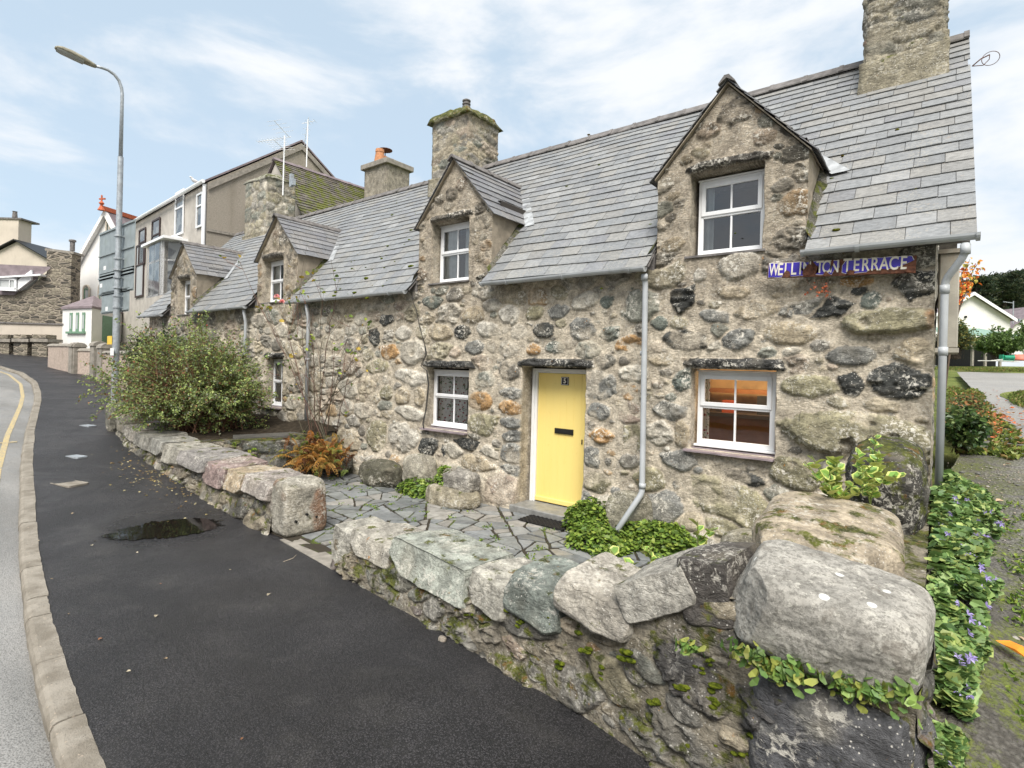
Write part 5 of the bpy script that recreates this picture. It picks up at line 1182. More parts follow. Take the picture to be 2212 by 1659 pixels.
# raised bed and its retaining wall of dark mossy stones
rb = thing('raised_bed', 'raised soil bed held by dark mossy stones and a slate slab under the shrub', 'planting bed', (-11, 5.2, -2.1))
wall_strip('retaining_wall', [(-9.55, 6.55), (-9.5, 5.6), (-9.95, 4.9), (-10.3, 4.2)][::-1], lambda s: -2.25, lambda s: -1.50, M_rub, rb, 75, .3, .02, mortar=(.05, .045, .035))
_X, _Y = np.meshgrid(np.linspace(0, 1, 60), np.linspace(4.15, 6.62, 30)); _X = -14.0+_X*(np.interp(_Y, [4.15, 4.9, 5.6, 6.6], [-10.4, -10.1, -9.62, -9.6])+14.0); _Z = -1.50+.10*vn(v2(_X*1.3, _Y*1.3), 3)+.03*vn(v2(_X*5, _Y*5), 4)+.18*sstep(5.5, 6.5, _Y)-.16*sstep(4.6, 4.15, _Y)-.12*np.linspace(0, 1, 60)[None]**12
mesh('soil', np.stack([_X, _Y, _Z], -1).reshape(-1, 3), gridF(30, 60), M_soil, rb)
mb = MB(); mb.obox((-10.25, 4.75, -1.53), (.55, 1.1, .03), (-.30, .14, .02), (0, 0, .055)); mb.obox((-9.75, 5.75, -1.50), (.12, .75, .02), (-.42, .06, .02), (0, 0, .05)); mb.Cc = [np.tile((.075, .072, .065), (8, 1))]*2; mb.build('slate_slab', M_flag, rb)

# loose boulders at the foot of the house wall
def loose(px, py, dim, col, sd, lab, Y=None, m=M_bould, z=None, **k):
    q = PX(px, py, Z=PZ); 
    if Y is not None: q = PX(px, py, Y=Y)
    o = boulder('boulder', (q[0], q[1], (z if z is not None else PZ+dim[2]*.36)), dim, m, None, sd, col, k.get('p', 3.2), .04, k.get('rz', 0), (0, 0), 30, cuts=6); return tag(o, lab, 'boulder', 'loose boulders at the foot of the wall')
loose(822, 1045, (.95, .5, .50), (.10, .095, .07), 201, 'large dark mossy boulder lying between the fern and the green clump')
loose(908, 1000, (.62, .42, .62), (.28, .26, .21), 202, 'pale upright boulder leaning on the wall below the middle window', Y=6.35, z=-1.85)
loose(997, 1060, (.60, .40, .34), (.24, .225, .20), 203, 'smooth grey boulder perched on top of the flat brown one', Y=6.25, z=-1.83, p=4)
loose(975, 1095, (1.0, .5, .34), (.27, .24, .175), 204, 'flat brown boulder on the paving left of the doorstep', Y=6.15, z=-2.08)
loose(1362, 1115, (.66, .36, .72), (.23, .215, .165), 205, 'broad brown boulder behind the foot of the bent downpipe', Y=6.50, z=-1.93)
loose(735, 1000, (.55, .4, .34), (.13, .125, .105), 206, 'grey stone wedged behind the orange fern', Y=6.25, z=-1.95)
loose(1690, 1150, (1.3, .5, .5), (.27, .25, .19), 207, 'long flat boulder at the wall foot under the kitchen window', Y=6.4, z=-2.0)
loose(1640, 1165, (.7, .4, .3), (.2, .19, .15), 208, 'small pale boulder beside the creeping plants under the window', Y=6.2, z=-2.08)

# ================================================================== PLANTS
GL = [(.10, .16, .03), (.14, .21, .04), (.065, .115, .025), (.19, .25, .05), (.12, .14, .06)]
def shrub(name, c, rad, n, size, pal, w, seed, twigcol, lab, cat, ntw=500, low=.0, brown=None, hz=1., berries=0, shellp=.4, base=None, leafasp=.42, mt=M_leaf):
    r = np.random.RandomState(seed); c = np.array(c, float); rad = np.array(rad, float); T = thing(name, lab, cat, base if base is not None else (c[0], c[1], c[2]-rad[2]))
    b0 = np.array(T.location); paths = []; tips = []; dirs = []
    for k in range(ntw):
        d = r.normal(size=3); d[2] = abs(d[2])*1.0-.25+low; d /= np.linalg.norm(d); f = (r.uniform(.5, 1.02) if k % 9 else r.uniform(1.0, 1.22))*(1+.26*float(vn(d*1.9+seed, 3))); end = c+d*rad*f
        st = b0+r.normal(size=3)*np.array([.18, .18, .02])*rad; mid = st*.55+end*.45+np.array([0, 0, .22*rad[2]])+r.normal(size=3)*.08*rad
        t = np.linspace(0, 1, 8)[:, None]; P = (1-t)**2*st+2*t*(1-t)*mid+t**2*end+r.normal(size=(8, 3))*.012*rad.max()*t; paths.append((P, .006*rad.max(), .0016*rad.max())); tips.append(P[-1]); dirs.append(P[-1]-P[-3])
        for q in range(3):
            i = r.randint(3, 7); e = P[i]+(P[i]-P[i-1])*r.uniform(.5, 1.5)+r.normal(size=3)*.13*rad; paths.append((np.array([P[i], (P[i]+e)/2+r.normal(size=3)*.01, e]), .0028*rad.max(), .0012*rad.max())); tips.append(e); dirs.append(e-P[i])
    m = sticks(paths, np.array(twigcol), 3); m.build('twigs', M_twig, T)
    tips = np.array(tips); dirs = np.array(dirs); dirs /= np.linalg.norm(dirs, axis=1)[:, None]+1e-6; i = r.randint(0, len(tips), n); s = r.uniform(-.26, .02, n)*rad.mean(); P = tips[i]+dirs[i]*s[:, None]+r.normal(size=(n, 3))*.018*rad.mean()
    if brown is not None:
        bc, br = brown; dd = np.linalg.norm((P-np.array(bc))/np.array(br), axis=1); keep = r.rand(n) < np.clip(dd-.35, .10, 1); P = P[keep]; i = i[keep]; n = len(P)
    keep = (P[:, 2] > b0[2]-.15); P = P[keep]; i = i[keep]; n = len(P)
    D = dirs[i]*.6+r.normal(size=(n, 3))*.6; colr = jitcol(r, n, pal, w)
    V, F, Cc = leaves(P, D, size*r.uniform(.6, 1.25, n), colr, leafasp, .3, .25, seed); mesh('leaves', V, F, mt, T, col=Cc, smooth=False)
    if berries:
        j = r.randint(0, len(tips), berries*3); Q = tips[j]; Q = Q[Q[:, 0] < c[0]+.2][:berries]; mbb = MB()
        for q in Q: mbb.lathe(q, [(.002, -.02), (.014, -.012), (.017, 0), (.008, .012)], 6, (.60, .04, .08))
        mbb.build('flowers', M_leaf, T)
    return T
shrub('flowering_shrub', (-12.15, 4.75, -.60), (1.52, 1.35, 1.30), 70000, .044, [(.17, .23, .085), (.26, .33, .10), (.11, .16, .06), (.38, .44, .14), (.24, .26, .18), (.30, .16, .08)], [.28, .26, .12, .16, .11, .07], 5, (.17, .09, .055), 'big bushy shrub with tiny leaves, bare red-brown twigs and small pink flowers over the wall', 'shrub', 760, -.22, brown=((-11.3, 3.85, -.30), (.95, .9, .62)), berries=26, base=(-12.0, 5.0, -1.5))
shrub('evergreen_bush', (-17.6, 6.0, -.15), (1.05, 1.0, .95), 8000, .05, [(.05, .10, .03), (.08, .14, .04), (.04, .07, .025)], None, 6, (.07, .05, .03), 'dark green rounded bush behind the lamp post at the end of the terrace', 'bush', 300, .2)
# rose: long bare canes against the wall
def rose():
    r = np.random.RandomState(12); T = thing('rose_bush', 'tall leggy rose with bare brown canes against the wall, two pink blooms', 'rose bush', (-9.55, 6.0, -1.45)); b = np.array(T.location); paths = []; lp = []; ld = []
    ends = [(515, 560), (560, 660), (600, 650), (625, 650), (640, 580), (690, 600), (735, 600), (760, 690), (790, 700), (800, 800), (720, 700), (575, 760), (640, 720), (775, 760), (660, 640)]
    for k, (x, y) in enumerate(ends):
        e = PX(x, y, Y=r.uniform(5.3, 6.2)); s = b+np.array([r.uniform(-.35, .55), r.uniform(-.15, .2), 0]); m_ = s*.5+e*.5+np.array([r.uniform(-.25, .25), r.uniform(-.1, .1), .3]); t = np.linspace(0, 1, 14)[:, None]
        P = (1-t)**2*s+2*t*(1-t)*m_+t*t*e+r.normal(size=(14, 3))*.022*t; paths.append((P, r.uniform(.006, .012), .0025))
        for q in range(5):
            i = r.randint(4, 13); f = P[i]+(P[i]-P[i-1])*r.uniform(1, 3)+r.normal(size=3)*np.array([.22, .12, .22]); paths.append((np.array([P[i], (P[i]+f)/2+r.normal(size=3)*.02, f]), .004, .0015)); lp += [f]*(r.randint(0, 5) if r.rand() < .55 else 0); ld += []
        lp += [P[-1]]*r.randint(1, 6)
    sticks(paths, [(.11, .062, .045), (.15, .09, .06), (.085, .075, .05), (.16, .06, .04)], 5).build('canes', M_twig, T)
    lp = np.array(lp); n = len(lp); lp = lp+r.normal(size=(n, 3))*.05; V, F, Cc = leaves(lp, r.normal(size=(n, 3)), .065*r.uniform(.6, 1.2, n), jitcol(r, n, [(.16, .24, .04), (.28, .34, .05), (.10, .16, .04), (.42, .30, .05)]), .6, .5, .3, 4, 'round'); mesh('leaves', V, F, M_leaf, T, col=Cc, smooth=False)
    for (x, y) in ((598, 641), (609, 652)):
        q = PX(x, y, Y=5.5); rr = r.randint(99); V = []; F = []; Cc = []; N_ = 26; th = r.uniform(0, 6.3, N_); d = np.stack([np.cos(th), np.sin(th), r.uniform(.2, 1.2, N_)], -1); V, F, Cc = leaves(np.tile(q, (N_, 1)), d, .05*np.ones(N_), jitcol(r, N_, [(.78, .38, .38), (.85, .52, .5)]), .9, .2, -.8, rr, 'round'); mesh('bloom', V, F, M_leaf, T, col=Cc)
rose()
# ferns
def fern(name, c, n, L, pal, seed, lab, spread=1., rise=1.):
    r = np.random.RandomState(seed); T = thing(name, lab, 'fern', c); c = np.array(c, float)
    for k in range(n):
        a = r.uniform(0, 2*math.pi); el = r.uniform(.15, 1.35); l = L*r.uniform(.55, 1.1); d = np.array([math.cos(a)*math.cos(el)*spread, math.sin(a)*math.cos(el)*spread, math.sin(el)*rise]); t = np.linspace(0, 1, 30)
        P = c+r.normal(size=3)*np.array([.22, .14, .07])*(2.2*L)+d*(t*l)[:, None]; P[:, 2] -= (t**2.2)*l*(.62+.25*r.rand())*math.cos(el*.6); tg = np.gradient(P, axis=0); tg /= np.linalg.norm(tg, axis=1)[:, None]; sd = np.cross(tg, [0, 0, 1]); sd /= np.linalg.norm(sd, axis=1)[:, None]+1e-6
        col = np.array(pal[r.randint(len(pal))]); pts = []; dr = []; sz = []; cc = []
        for i in range(4, 30, 2):
            wd = l*.125*math.sin(min(1, (i-3)/26)*math.pi*.93+.12)**.8
            for s in (-1, 1):
                q = P[i]; dv = sd[i]*s+tg[i]*.35-np.array([0, 0, .25]); dv /= np.linalg.norm(dv); m_ = 5 if wd > .05 else 3
                pts.append(q); dr.append(dv); sz.append(wd); cc.append(col*r.uniform(.7, 1.25))
        pts, dr, sz, cc = map(np.array, (pts, dr, sz, cc)); V, F, Cc = leaves(pts, dr, sz, np.clip(cc, 0, 1), .11, 1.5, .35, seed+k)
        mbf = MB(); mbf.tube(P[::3], np.linspace(.005, .0015, len(P[::3])), 3, col*.6); sv, sf = np.concatenate(mbf.V), mbf.F
        b = len(V); fq = np.array([f for f in sf if len(f) == 4])+b; mesh('frond', np.concatenate([V, sv]), [F, fq], M_leaf, T, col=np.concatenate([Cc, np.tile(col*.6, (len(sv), 1))]), smooth=False)
    return T
fc = PX(718, 1010, Z=-2.05)
fern('fern', (-9.0, 5.75, -1.84), 300, .56, [(.40, .17, .035), (.50, .26, .06), (.26, .10, .025), (.44, .29, .08), (.28, .27, .06), (.17, .22, .05), (.13, .05, .02), (.55, .34, .11), (.09, .05, .02)], 3, 'big autumn fern in orange and rust beside the patio', 1.05, 1.25)
fern('fern', (-9.85, 4.7, -1.75), 12, .36, [(.28, .40, .04), (.40, .45, .06), (.22, .32, .04)], 4, 'small bright yellow-green fern behind the garden wall coping', 1, 1)
fern('fern', tuple(PX(640, 945, Y=5.7)), 14, .42, [(.16, .20, .05), (.20, .22, .07), (.26, .22, .07)], 5, 'dull green fern hanging over the slate slab under the rose', 1, .5)
# creeping bellflower clumps
PB = [(.13, .21, .03), (.19, .28, .045), (.085, .15, .03), (.26, .33, .06)]
def creeper(px, py, dims, n, lab, seed, Z=PZ, size=.034, flowers=0, parent=None, Y=None):
    q = PX(px, py, Z=Z) if Y is None else PX(px, py, Y=Y); c = (q[0], q[1], Z if Y is None else q[2]); V, F, Cc = clump(c, dims, n, size, PB, [.35, .3, .2, .15], seed); o = mesh('creeping_plant', V, F, M_leaf, None, col=Cc, smooth=False, loc=c); tag(o, lab, 'plant', 'creeping plants along the patio edge'); return o
creeper(905, 1068, (.46, .22, .30), 1500, 'creeping green clump between the dark boulder and the flat one', 1)
creeper(960, 1045, (.18, .12, .30), 300, 'thin trail of creeping leaves between two pale boulders', 11, Y=6.2)
creeper(1050, 1080, (.36, .16, .16), 700, 'low creeping patch at the wall foot just left of the doorstep', 2)
creeper(1272, 1148, (.34, .26, .42), 2000, 'creeping leafy clump directly right of the doormat', 3)
creeper(1292, 1182, (.42, .30, .26), 1900, 'creeping leafy clump at the outlet of the bent downpipe', 4)
creeper(1420, 1182, (.62, .34, .34), 3600, 'wide cushion of creeping leaves under the kitchen window', 5)
creeper(1495, 1170, (.40, .3, .32), 1500, 'creeping leaves at the right end of the cushion under the window', 6)
# variegated shrublets
def variegated(x, y, h, n, lab, seed, Z=None, Y=3.6, sp=.06, size=.075):
    r = np.random.RandomState(seed); b = PX(x, y, Y=Y); T = thing('variegated_shrub', lab, 'shrub', b, 'variegated seedlings growing by the boulder wall'); paths = []; P = []; D = []
    for k in range(n):
        e = b+np.array([r.normal()*sp*2, r.normal()*sp, h*r.uniform(.6, 1)]); t = np.linspace(0, 1, 7)[:, None]; Q = b*(1-t)+e*t+np.array([0, 0, .03])*np.sin(t*3); paths.append((Q, .006, .003)); m_ = max(4, int(h*r.uniform(.8, 1.1)/.030))
        for i in range(m_): f = .12+.88*i/m_; a = i*2.4+r.uniform(-.4, .4); P.append(b*(1-f)+e*f); D.append((math.cos(a), math.sin(a), .75))
    sticks(paths, (.16, .20, .05), 5).build('stems', M_twig, T); P = np.array(P); D = np.array(D); N = len(P); s = size*r.uniform(.6, 1.1, N); 
    V, F, Cc = leaves(P, D, s, jitcol(r, N, [(.62, .66, .20), (.55, .62, .18)], v=.1), .42, .6, .2, seed, 'round'); V2, F2, C2 = leaves(P+D/np.linalg.norm(D, axis=1)[:, None]*s[:, None]*.06, D, s*.84, jitcol(r, N, [(.16, .30, .06), (.22, .37, .08)], v=.15), .32, .6, .2, seed, 'round'); V2 = V2+np.repeat((V2.reshape(-1, 6, 3)[:, 3]*0+np.array([0, -.002, .002])), 6, axis=0)
    mesh('leaves', np.concatenate([V, V2]), np.concatenate([F, F2+len(V)]), M_leafgloss, T, col=np.concatenate([Cc, C2]), smooth=False)
variegated(1345, 1240, .17, 2, 'small variegated sprig left of the others behind the coping stones', 1, Y=3.55, sp=.03)
variegated(1408, 1215, .12, 2, 'tiny variegated seedling just left of the tilted coping stone', 2, Y=3.6, sp=.03)
variegated(1508, 1180, .20, 2, 'variegated sprig rising behind the tilted coping stone', 3, Y=3.75, sp=.03)
variegated(1800, 1090, .34, 9, 'bushy variegated shrub with cream-edged leaves between the boulders', 4, Y=4.5, sp=.15, size=.085)
variegated(1880, 1090, .56, 3, 'tallest variegated shoot standing in front of the dark mossy boulder', 5, Y=4.75, sp=.05, size=.075)
# bellflower bank beside the lane
def bank():
    r = np.random.RandomState(8); n = 15000; y = r.uniform(2.95, 7.4, n); wd = np.interp(y, [2.9, 3.5, 4.2, 5.5, 6.6, 7.4], [.05, .15, .26, .34, .38, .05])*(1+.45*fbm(v2(y*2.2, y*0), 3, 9)); x = .02+wd*r.rand(n)**.8*1.0; x = np.where(y > 6.3, x+.06, x); hgt = np.interp(y, [2.9, 3.6, 4.5, 6.6, 7.4], [.12, .18, .22, .20, .05])
    z = lane_z(y)+.06+hgt*np.sqrt(np.clip(1-((x-.02)/(wd+.05))**2, 0, 1))*(1+.4*fbm(v2(x*4, y*4), 3, 3))*r.uniform(.6, 1.1, n); P = np.c_[x, y, z]; kp_ = fbm(v2(x*3.5, y*3.5), 3, 12)+.35*(1-(x/.3)) > -.04; P = P[kp_]; n = len(P); D = r.normal(size=(n, 3)); D[:, 0] += .6
    V, F, Cc = leaves(P, D, .042*r.uniform(.5, 1.25, n), jitcol(r, n, [(.12, .21, .06), (.17, .27, .085), (.24, .34, .11), (.08, .15, .05), (.30, .36, .11)]), .85, 1.0, .3, 7, 'round'); o = mesh('ground_cover', V, F, M_leaf, None, col=Cc, smooth=False, loc=(.1, 5, -1.5)); tag(o, 'bank of heart-shaped creeping leaves between the wall and the lane', 'ground cover', kind='stuff')
    k = 75; i = r.choice(n, k); Q = P[i]; keep = Q[:, 1] < 6; Q = Q[keep]+np.array([.02, -.01, .05]); V = []; F = []; Cc = []
    parts = []
    for q in Q: th = np.arange(5)*2*math.pi/5+r.rand(); ax = r.normal(size=3)*.5+np.array([0, -.4, .6]); ax /= np.linalg.norm(ax); u = np.cross(ax, [1, 0, 0]); u /= np.linalg.norm(u); v = np.cross(ax, u); d = np.cos(th)[:, None]*u+np.sin(th)[:, None]*v+ax*.6; parts.append(leaves(np.tile(q, (5, 1)), d, .026*np.ones(5), jitcol(r, 5, [(.36, .30, .58), (.46, .40, .66)], v=.1), .22, .2, .2, 3))
    V, F, Cc = cat3(parts); o = mesh('bellflowers', V, F, M_leaf, None, col=Cc, smooth=False, loc=(.1, 5, -1.4)); tag(o, 'scatter of small violet star flowers over the bank of leaves', 'flowers', kind='stuff')
bank()
def wallplant(pts, lab, seed, size=.05, Y=2.84, n=16, spread=.05):
    r = np.random.RandomState(seed); P = []
    for (x, y) in pts:
        q = PX(x, y, Y=Y); P += [q+r.normal(size=3)*np.array([spread, .012, spread*.55])+np.array([0, -.012, 0]) for i in range(n)]
    P = np.array(P); N = len(P); D = r.normal(size=(N, 3)); D[:, 1] = -.8; D[:, 2] -= .5; V, F, Cc = leaves(P, D, size*r.uniform(.5, 1.1, N), jitcol(r, N, [(.09, .17, .04), (.13, .22, .05), (.18, .27, .06), (.25, .27, .06)]), .9, -.2, .3, seed, 'round'); o = mesh('wall_plant', V, F, M_leaf, None, col=Cc, smooth=False, loc=P.mean(0)); return tag(o, lab, 'plant', 'small leafy plants rooted in the boulder wall')
wallplant([(1800, 1385), (1832, 1400), (1860, 1412), (1885, 1425), (1905, 1435), (1925, 1450)][:0]+[(1605, 1408), (1630, 1420), (1660, 1432), (1680, 1445), (1700, 1452), (1725, 1448)], 'round-leaved plant hanging in the joint under the huge boulder, left one', 1, .030, 2.80, 34)
wallplant([(1818, 1468), (1840, 1480), (1865, 1490), (1890, 1500), (1915, 1490), (1940, 1478)], 'round-leaved plant under the right end of the huge boulder', 2, .029, 2.80, 30)
wallplant([(1490, 1392)], 'single rosette of round leaves on the wall left of the huge boulder', 3, .028, 2.83, 48, .032)
wallplant([(660, 1165), (685, 1175), (700, 1188), (712, 1195)], 'round-leaved plant at the base of the drilled pillar stone', 4, .06, 3.85, 22, .07)
# moss cushions on the near wall
mp_ = []
rm = np.random.RandomState(77)
for (x, y, s) in [(1300,1450,.03),(1352,1420,.035),(1360,1408,.03),(1480,1490,.035),(1500,1500,.03),(1540,1510,.035),(1545,1490,.03),(1530,1440,.02),(1250,1370,.03),(1262,1400,.03),(1120,1350,.03),(1420,1520,.03),(1460,1600,.03),(1350,1560,.03),(1560,1600,.02),(1600,1620,.025),(1100,1320,.03),(1180,1345,.02),(1465,1440,.02),(1515,1440,.02),(1640,1600,.03),(1500,1620,.035),(1700,1540,.02),(1340,1500,.03),(1210,1430,.03),(1010,1330,.025)]:
    q = PX(x, y, Y=3.2 if x < 1150 else 3.0 if x < 1350 else 2.9); yy = path_xy(RW, 0)[0]; 
    yw = np.interp(q[0], RW[:, 0], RW[:, 1])-.07; q = PX(x, y, Y=yw)
    for i in range(3): mp_.append((q+rm.normal(size=3)*np.array([.02, .006, .02]), s*.75))
moss_bits('moss', mp_, gw, 3)

# ================================================================== STREET LAMP, SIGN BACKS
lp0 = np.array([-15.25, 4.30, float(gz0(-15.25))])
lamp = thing('street_lamp', 'tall grey street lamp with a bent arm rising behind the shrub', 'street lamp', lp0)
topc = PX(264, 205, Y=4.3); x1_, z1_ = topc[0], topc[2]; tilt = (x1_-lp0[0])/(z1_-lp0[2])
colp = lambda z: np.array([lp0[0]+tilt*(z-lp0[2]), 4.30, z])
zj = PX(253, 344, Y=4.3)[2]
mb = MB(); mb.tube([lp0, colp(1.4)], .074, 18); mb.tube([colp(1.4), colp(1.43), colp(zj)], [.074, .064, .058], 16); mb.build('column', M_galv, lamp, smooth=False)
XA = topc[0]; tip = PX(206, 143, X=XA-.02); e = PX(120, 103, X=XA-.06)
mb = MB(); P = [colp(zj-.05)]+[PX(x, y, X=XA) for x, y in ((264, 205), (262.5, 190), (257, 174), (247, 161), (233, 151), (219, 146))]+[tip]; mb.tube(P, [.045, .036, .035, .034, .034, .033, .032, .030], 12); mb.build('arm', M_galv, lamp, smooth=True)
dl = e-tip; n_ = 16; V = []; F = []; Cc = []
w_ = np.cross(dl, [0, 0, 1]); w_ /= np.linalg.norm(w_); uu = np.cross(w_, dl); uu /= np.linalg.norm(uu)
secs = [(-.02, .035, .04, .04), (.06, .06, .055, .05), (.3, .11, .085, .055), (.6, .14, .10, .05), (.85, .14, .085, .045), (.97, .10, .05, .035), (1.02, .04, .02, .02)]
for (f, w, h1, h2) in secs:
    for i in range(n_): t = i/n_*2*math.pi; c_, s_ = math.cos(t), math.sin(t); V.append(tip+dl*f+w_*w*c_+uu*(h1 if s_ > 0 else h2)*s_)
F = [[k*n_+i, k*n_+(i+1) % n_, (k+1)*n_+(i+1) % n_, (k+1)*n_+i] for k in range(len(secs)-1) for i in range(n_)]+[list(range(n_))[::-1], [(len(secs)-1)*n_+i for i in range(n_)]]
mb = MB(); mb.add(V, F); mb.build('lantern', m_plain('weathered lamp housing', (.24, .225, .17), .7, .2, 14, .1), lamp, smooth=True)
V = []
for (f, w, h1, h2) in secs[2:6]:
    for i in range(9): t = math.pi+i/8*math.pi; V.append(tip+dl*f+w_*w*.9*math.cos(t)+uu*((h2+.035)*math.sin(t)-.0))
F = [[k*9+i, k*9+i+1, (k+1)*9+i+1, (k+1)*9+i] for k in range(3) for i in range(8)]; mb = MB(); mb.add(V, F); mb.build('lamp_glass', m_plain('cloudy lamp bowl', (.30, .31, .29), .25, .05), lamp, smooth=True)
def plate(px0, py0, px1, py1, m, name, off=-.10, par=lamp):
    a = PX(px0, py0, Y=4.3+off); b = PX(px1, py1, Y=4.3+off); mb = MB(); mb.box((a[0], 4.3+off, b[2]), (b[0], 4.3+off+.008, a[2]), bev=.002); return mb.build(name, m, par)
plate(231.5, 726, 241, 744, M_ylw, 'notice', -.09); plate(238, 752, 245, 768, M_wood_white, 'sticker', -.088); mb = MB(); q = PX(243, 771, Y=4.21); mb.box(q-np.array([.03, 0, .012]), q+np.array([.03, .006, .012])); mb.build('sticker', M_orange, lamp)
rs = thing('road_sign', 'backs of four grey road sign panels stacked on the lamp post', 'road sign', PX(255, 600, Y=4.38)); ya = 4.41
def panel(x0, y0, x1, y1, tl=0, stk=None):
    a = PX(x0, y0, Y=ya); b = PX(x1, y1, Y=ya); mb = MB(); mb.box((a[0], ya, b[2]), (b[0], ya+.006, a[2]), bev=.002); p = mb.build('sign_panel', M_signgrey, rs)
    mb = MB()
    for z in (a[2]-.05, b[2]+.05): mb.box((a[0]+.04, ya-.028, z-.016), (b[0]-.04, ya, z+.016)); 
    if (a[2]-b[2]) > .6: z = (a[2]+b[2])/2; mb.box((a[0]+.04, ya-.028, z-.016), (b[0]-.04, ya, z+.016))
    mb.build('sign_rail', M_signgrey, p)
    if stk: c = PX(*stk, Y=ya-.004); mb = MB(); mb.box((c[0]-.09, ya-.004, c[2]-.05), (c[0]+.09, ya-.001, c[2]+.05)); mb.build('sticker', M_wood_white, p)
panel(215.5, 504, 290, 590, stk=(226, 579)); panel(215, 593, 288.5, 627, stk=(218, 617)); panel(220, 632, 278.5, 672, stk=(230, 667))
for y in (512, 560, 584, 600, 622, 640, 664):
    z = PX(250, y, Y=4.3)[2]; mb = MB(); mb.tube([colp(z-.02), colp(z+.02)], .092, 14); mb.box((colp(z)[0]-.05, 4.33, z-.02), (colp(z)[0]+.05, ya, z+.02)); mb.build('clamp', M_galv, rs)

# ================================================================== BUILDINGS UP THE STREET
def dirh(px, py=None):
    d = ray(px, 790); d[2] = 0; return d/np.linalg.norm(d)
class Bld:
    """a gabled building: O = one bottom corner, u = along the gable, d = along the ridge"""
    def __init__(s, name, label, cat, O, u, d, Wd, L, ze, zr, mw, mr, z0, over=.2, roofname='roof', rm=None, zrside=.5, mgable=None):
        s.O = np.array([O[0], O[1], 0.]); s.u = u; s.d = d; s.W = Wd; s.L = L; s.T = thing(name, label, cat, (O[0]+(u*Wd/2)[0], O[1]+(u*Wd/2)[1], z0))
        P = lambda a, b, z: s.O+u*a+d*b+np.array([0, 0, z])
        k = zrside*Wd; mb = MB(); V = [P(0, 0, z0), P(Wd, 0, z0), P(Wd, 0, ze), P(k, 0, zr), P(0, 0, ze)]+[P(0, L, z0), P(Wd, L, z0), P(Wd, L, ze), P(k, L, zr), P(0, L, ze)]
        F = [[0, 1, 2, 3, 4], [5, 9, 8, 7, 6], [1, 6, 7, 2], [0, 4, 9, 5]]; mb.add(V, F); s.wall = mb.build('wall', mw, s.T); s.P = P
        for (a0, a1) in ((0, k), (Wd, k)):
            e = P(a1, -over, zr+.08)-P(a0, -over, ze+.08); l = np.linalg.norm(e); e2 = e*(1+over/l); st = P(a1, -over, zr+.08)-e2; mb = MB()
            mb.obox(st, e2, d*(L+2*over), (0, 0, .09)); o = mb.build(roofname, mr, s.T)
    def win(s, face, a0, a1, z0, z1, fm=M_upvc, gl=None, name='window', bars=1, depth=.12, tr=.4):
        n = -s.d if face == 'g' else (s.u if face == 'r' else -s.u); t = s.u if face == 'g' else s.d; base = s.O if face != 'r' else s.O+s.u*s.W
        o = base+t*a0+np.array([0, 0, z0])+n*.03; w = a1-a0; h = z1-z0; mb = MB(); f = min(.09, w*.14)
        mb.obox(o, t*f, n*.05, (0, 0, h)); mb.obox(o+t*(w-f), t*f, n*.05, (0, 0, h)); mb.obox(o+t*f, t*(w-2*f), n*.05, (0, 0, f)); mb.obox(o+t*f+np.array([0, 0, h-f]), t*(w-2*f), n*.05, (0, 0, f))
        if tr: mb.obox(o+t*f+np.array([0, 0, h*(1-tr)]), t*(w-2*f), n*.055, (0, 0, f*.8))
        q = mb.build(name, fm, s.T); mb = MB(); mb.obox(o+t*f+np.array([0, 0, f]), t*(w-2*f), n*.012, (0, 0, h-2*f)); mb.build('glass', gl or M_glassdark, q); return q
def m_gd():
    n = NT('dark far window glass'); return n.fin(n.mix(n.ramp(n.noise(1.5, 3), .45, .55), (.16, .17, .17), (.05, .055, .06)), .08, None, .8)
M_glassdark = m_gd()
def m_pale():
    n = NT('window with blind'); return n.fin((.42, .44, .44), .2, None, .6)
M_glasspale = m_pale()
# three storey rendered house behind the sign: its pebble-dashed gable faces the terrace
c0 = PX(447, 395, X=-25.7); fd = -(dirh(-193)); fd = np.array([-abs(fd[0]), abs(fd[1]), 0]); fd = dirh(-193)                      # along the facade, away to the left
gd = np.array([fd[1], -fd[0], 0]); gd = gd if gd[1] > 0 else -gd                                                                      # along the gable, away from the street
ze3 = c0[2]
def on_plane(px, py, O, n): d = ray(px, py); return d*((O@n)/(d@n))
ap3 = on_plane(650, 310, c0, fd); wg = 2*float((ap3-c0)@gd); 
h3 = Bld('three_storey_house', 'tall three-storey house with grey render, pebble-dashed gable and white corner pipe', 'house', c0[:2], gd, fd, wg, 15.5, ze3, ap3[2], M_sgrey, M_purple, -1.8, over=.1)
mb = MB(); V = [h3.P(0, -.02, -1.8), h3.P(wg, -.02, -1.8), h3.P(wg, -.02, ze3), h3.P(wg/2, -.02, ap3[2]), h3.P(0, -.02, ze3)]; V2 = [v+fd*(-.06) for v in map(np.array, V)]; mb.add(V2, [[0, 1, 2, 3, 4]])
mb.build('gable_render', M_pebble, h3.T)
mb = MB(); mb.obox(h3.P(0, -.12, ze3-.34), gd*0+(ap3-c0)*1.0, -fd*.05, (0, 0, .24)); mb.obox(h3.P(wg, -.12, ze3-.34), (ap3-c0)*np.array([1, 1, 1])*0+h3.P(wg/2, 0, ap3[2])-h3.P(wg, 0, ze3), -fd*.05, (0, 0, .24)); mb.build('verge_band', M_conc, h3.T)
mb = MB(); zz = on_plane(500, 437, c0, fd)[2]; mb.obox(h3.P(0, -.10, PX(447, 500, X=-25.7)[2]), gd*wg, -fd*.03, (0, 0, .12)); mb.build('band', M_conc, h3.T)
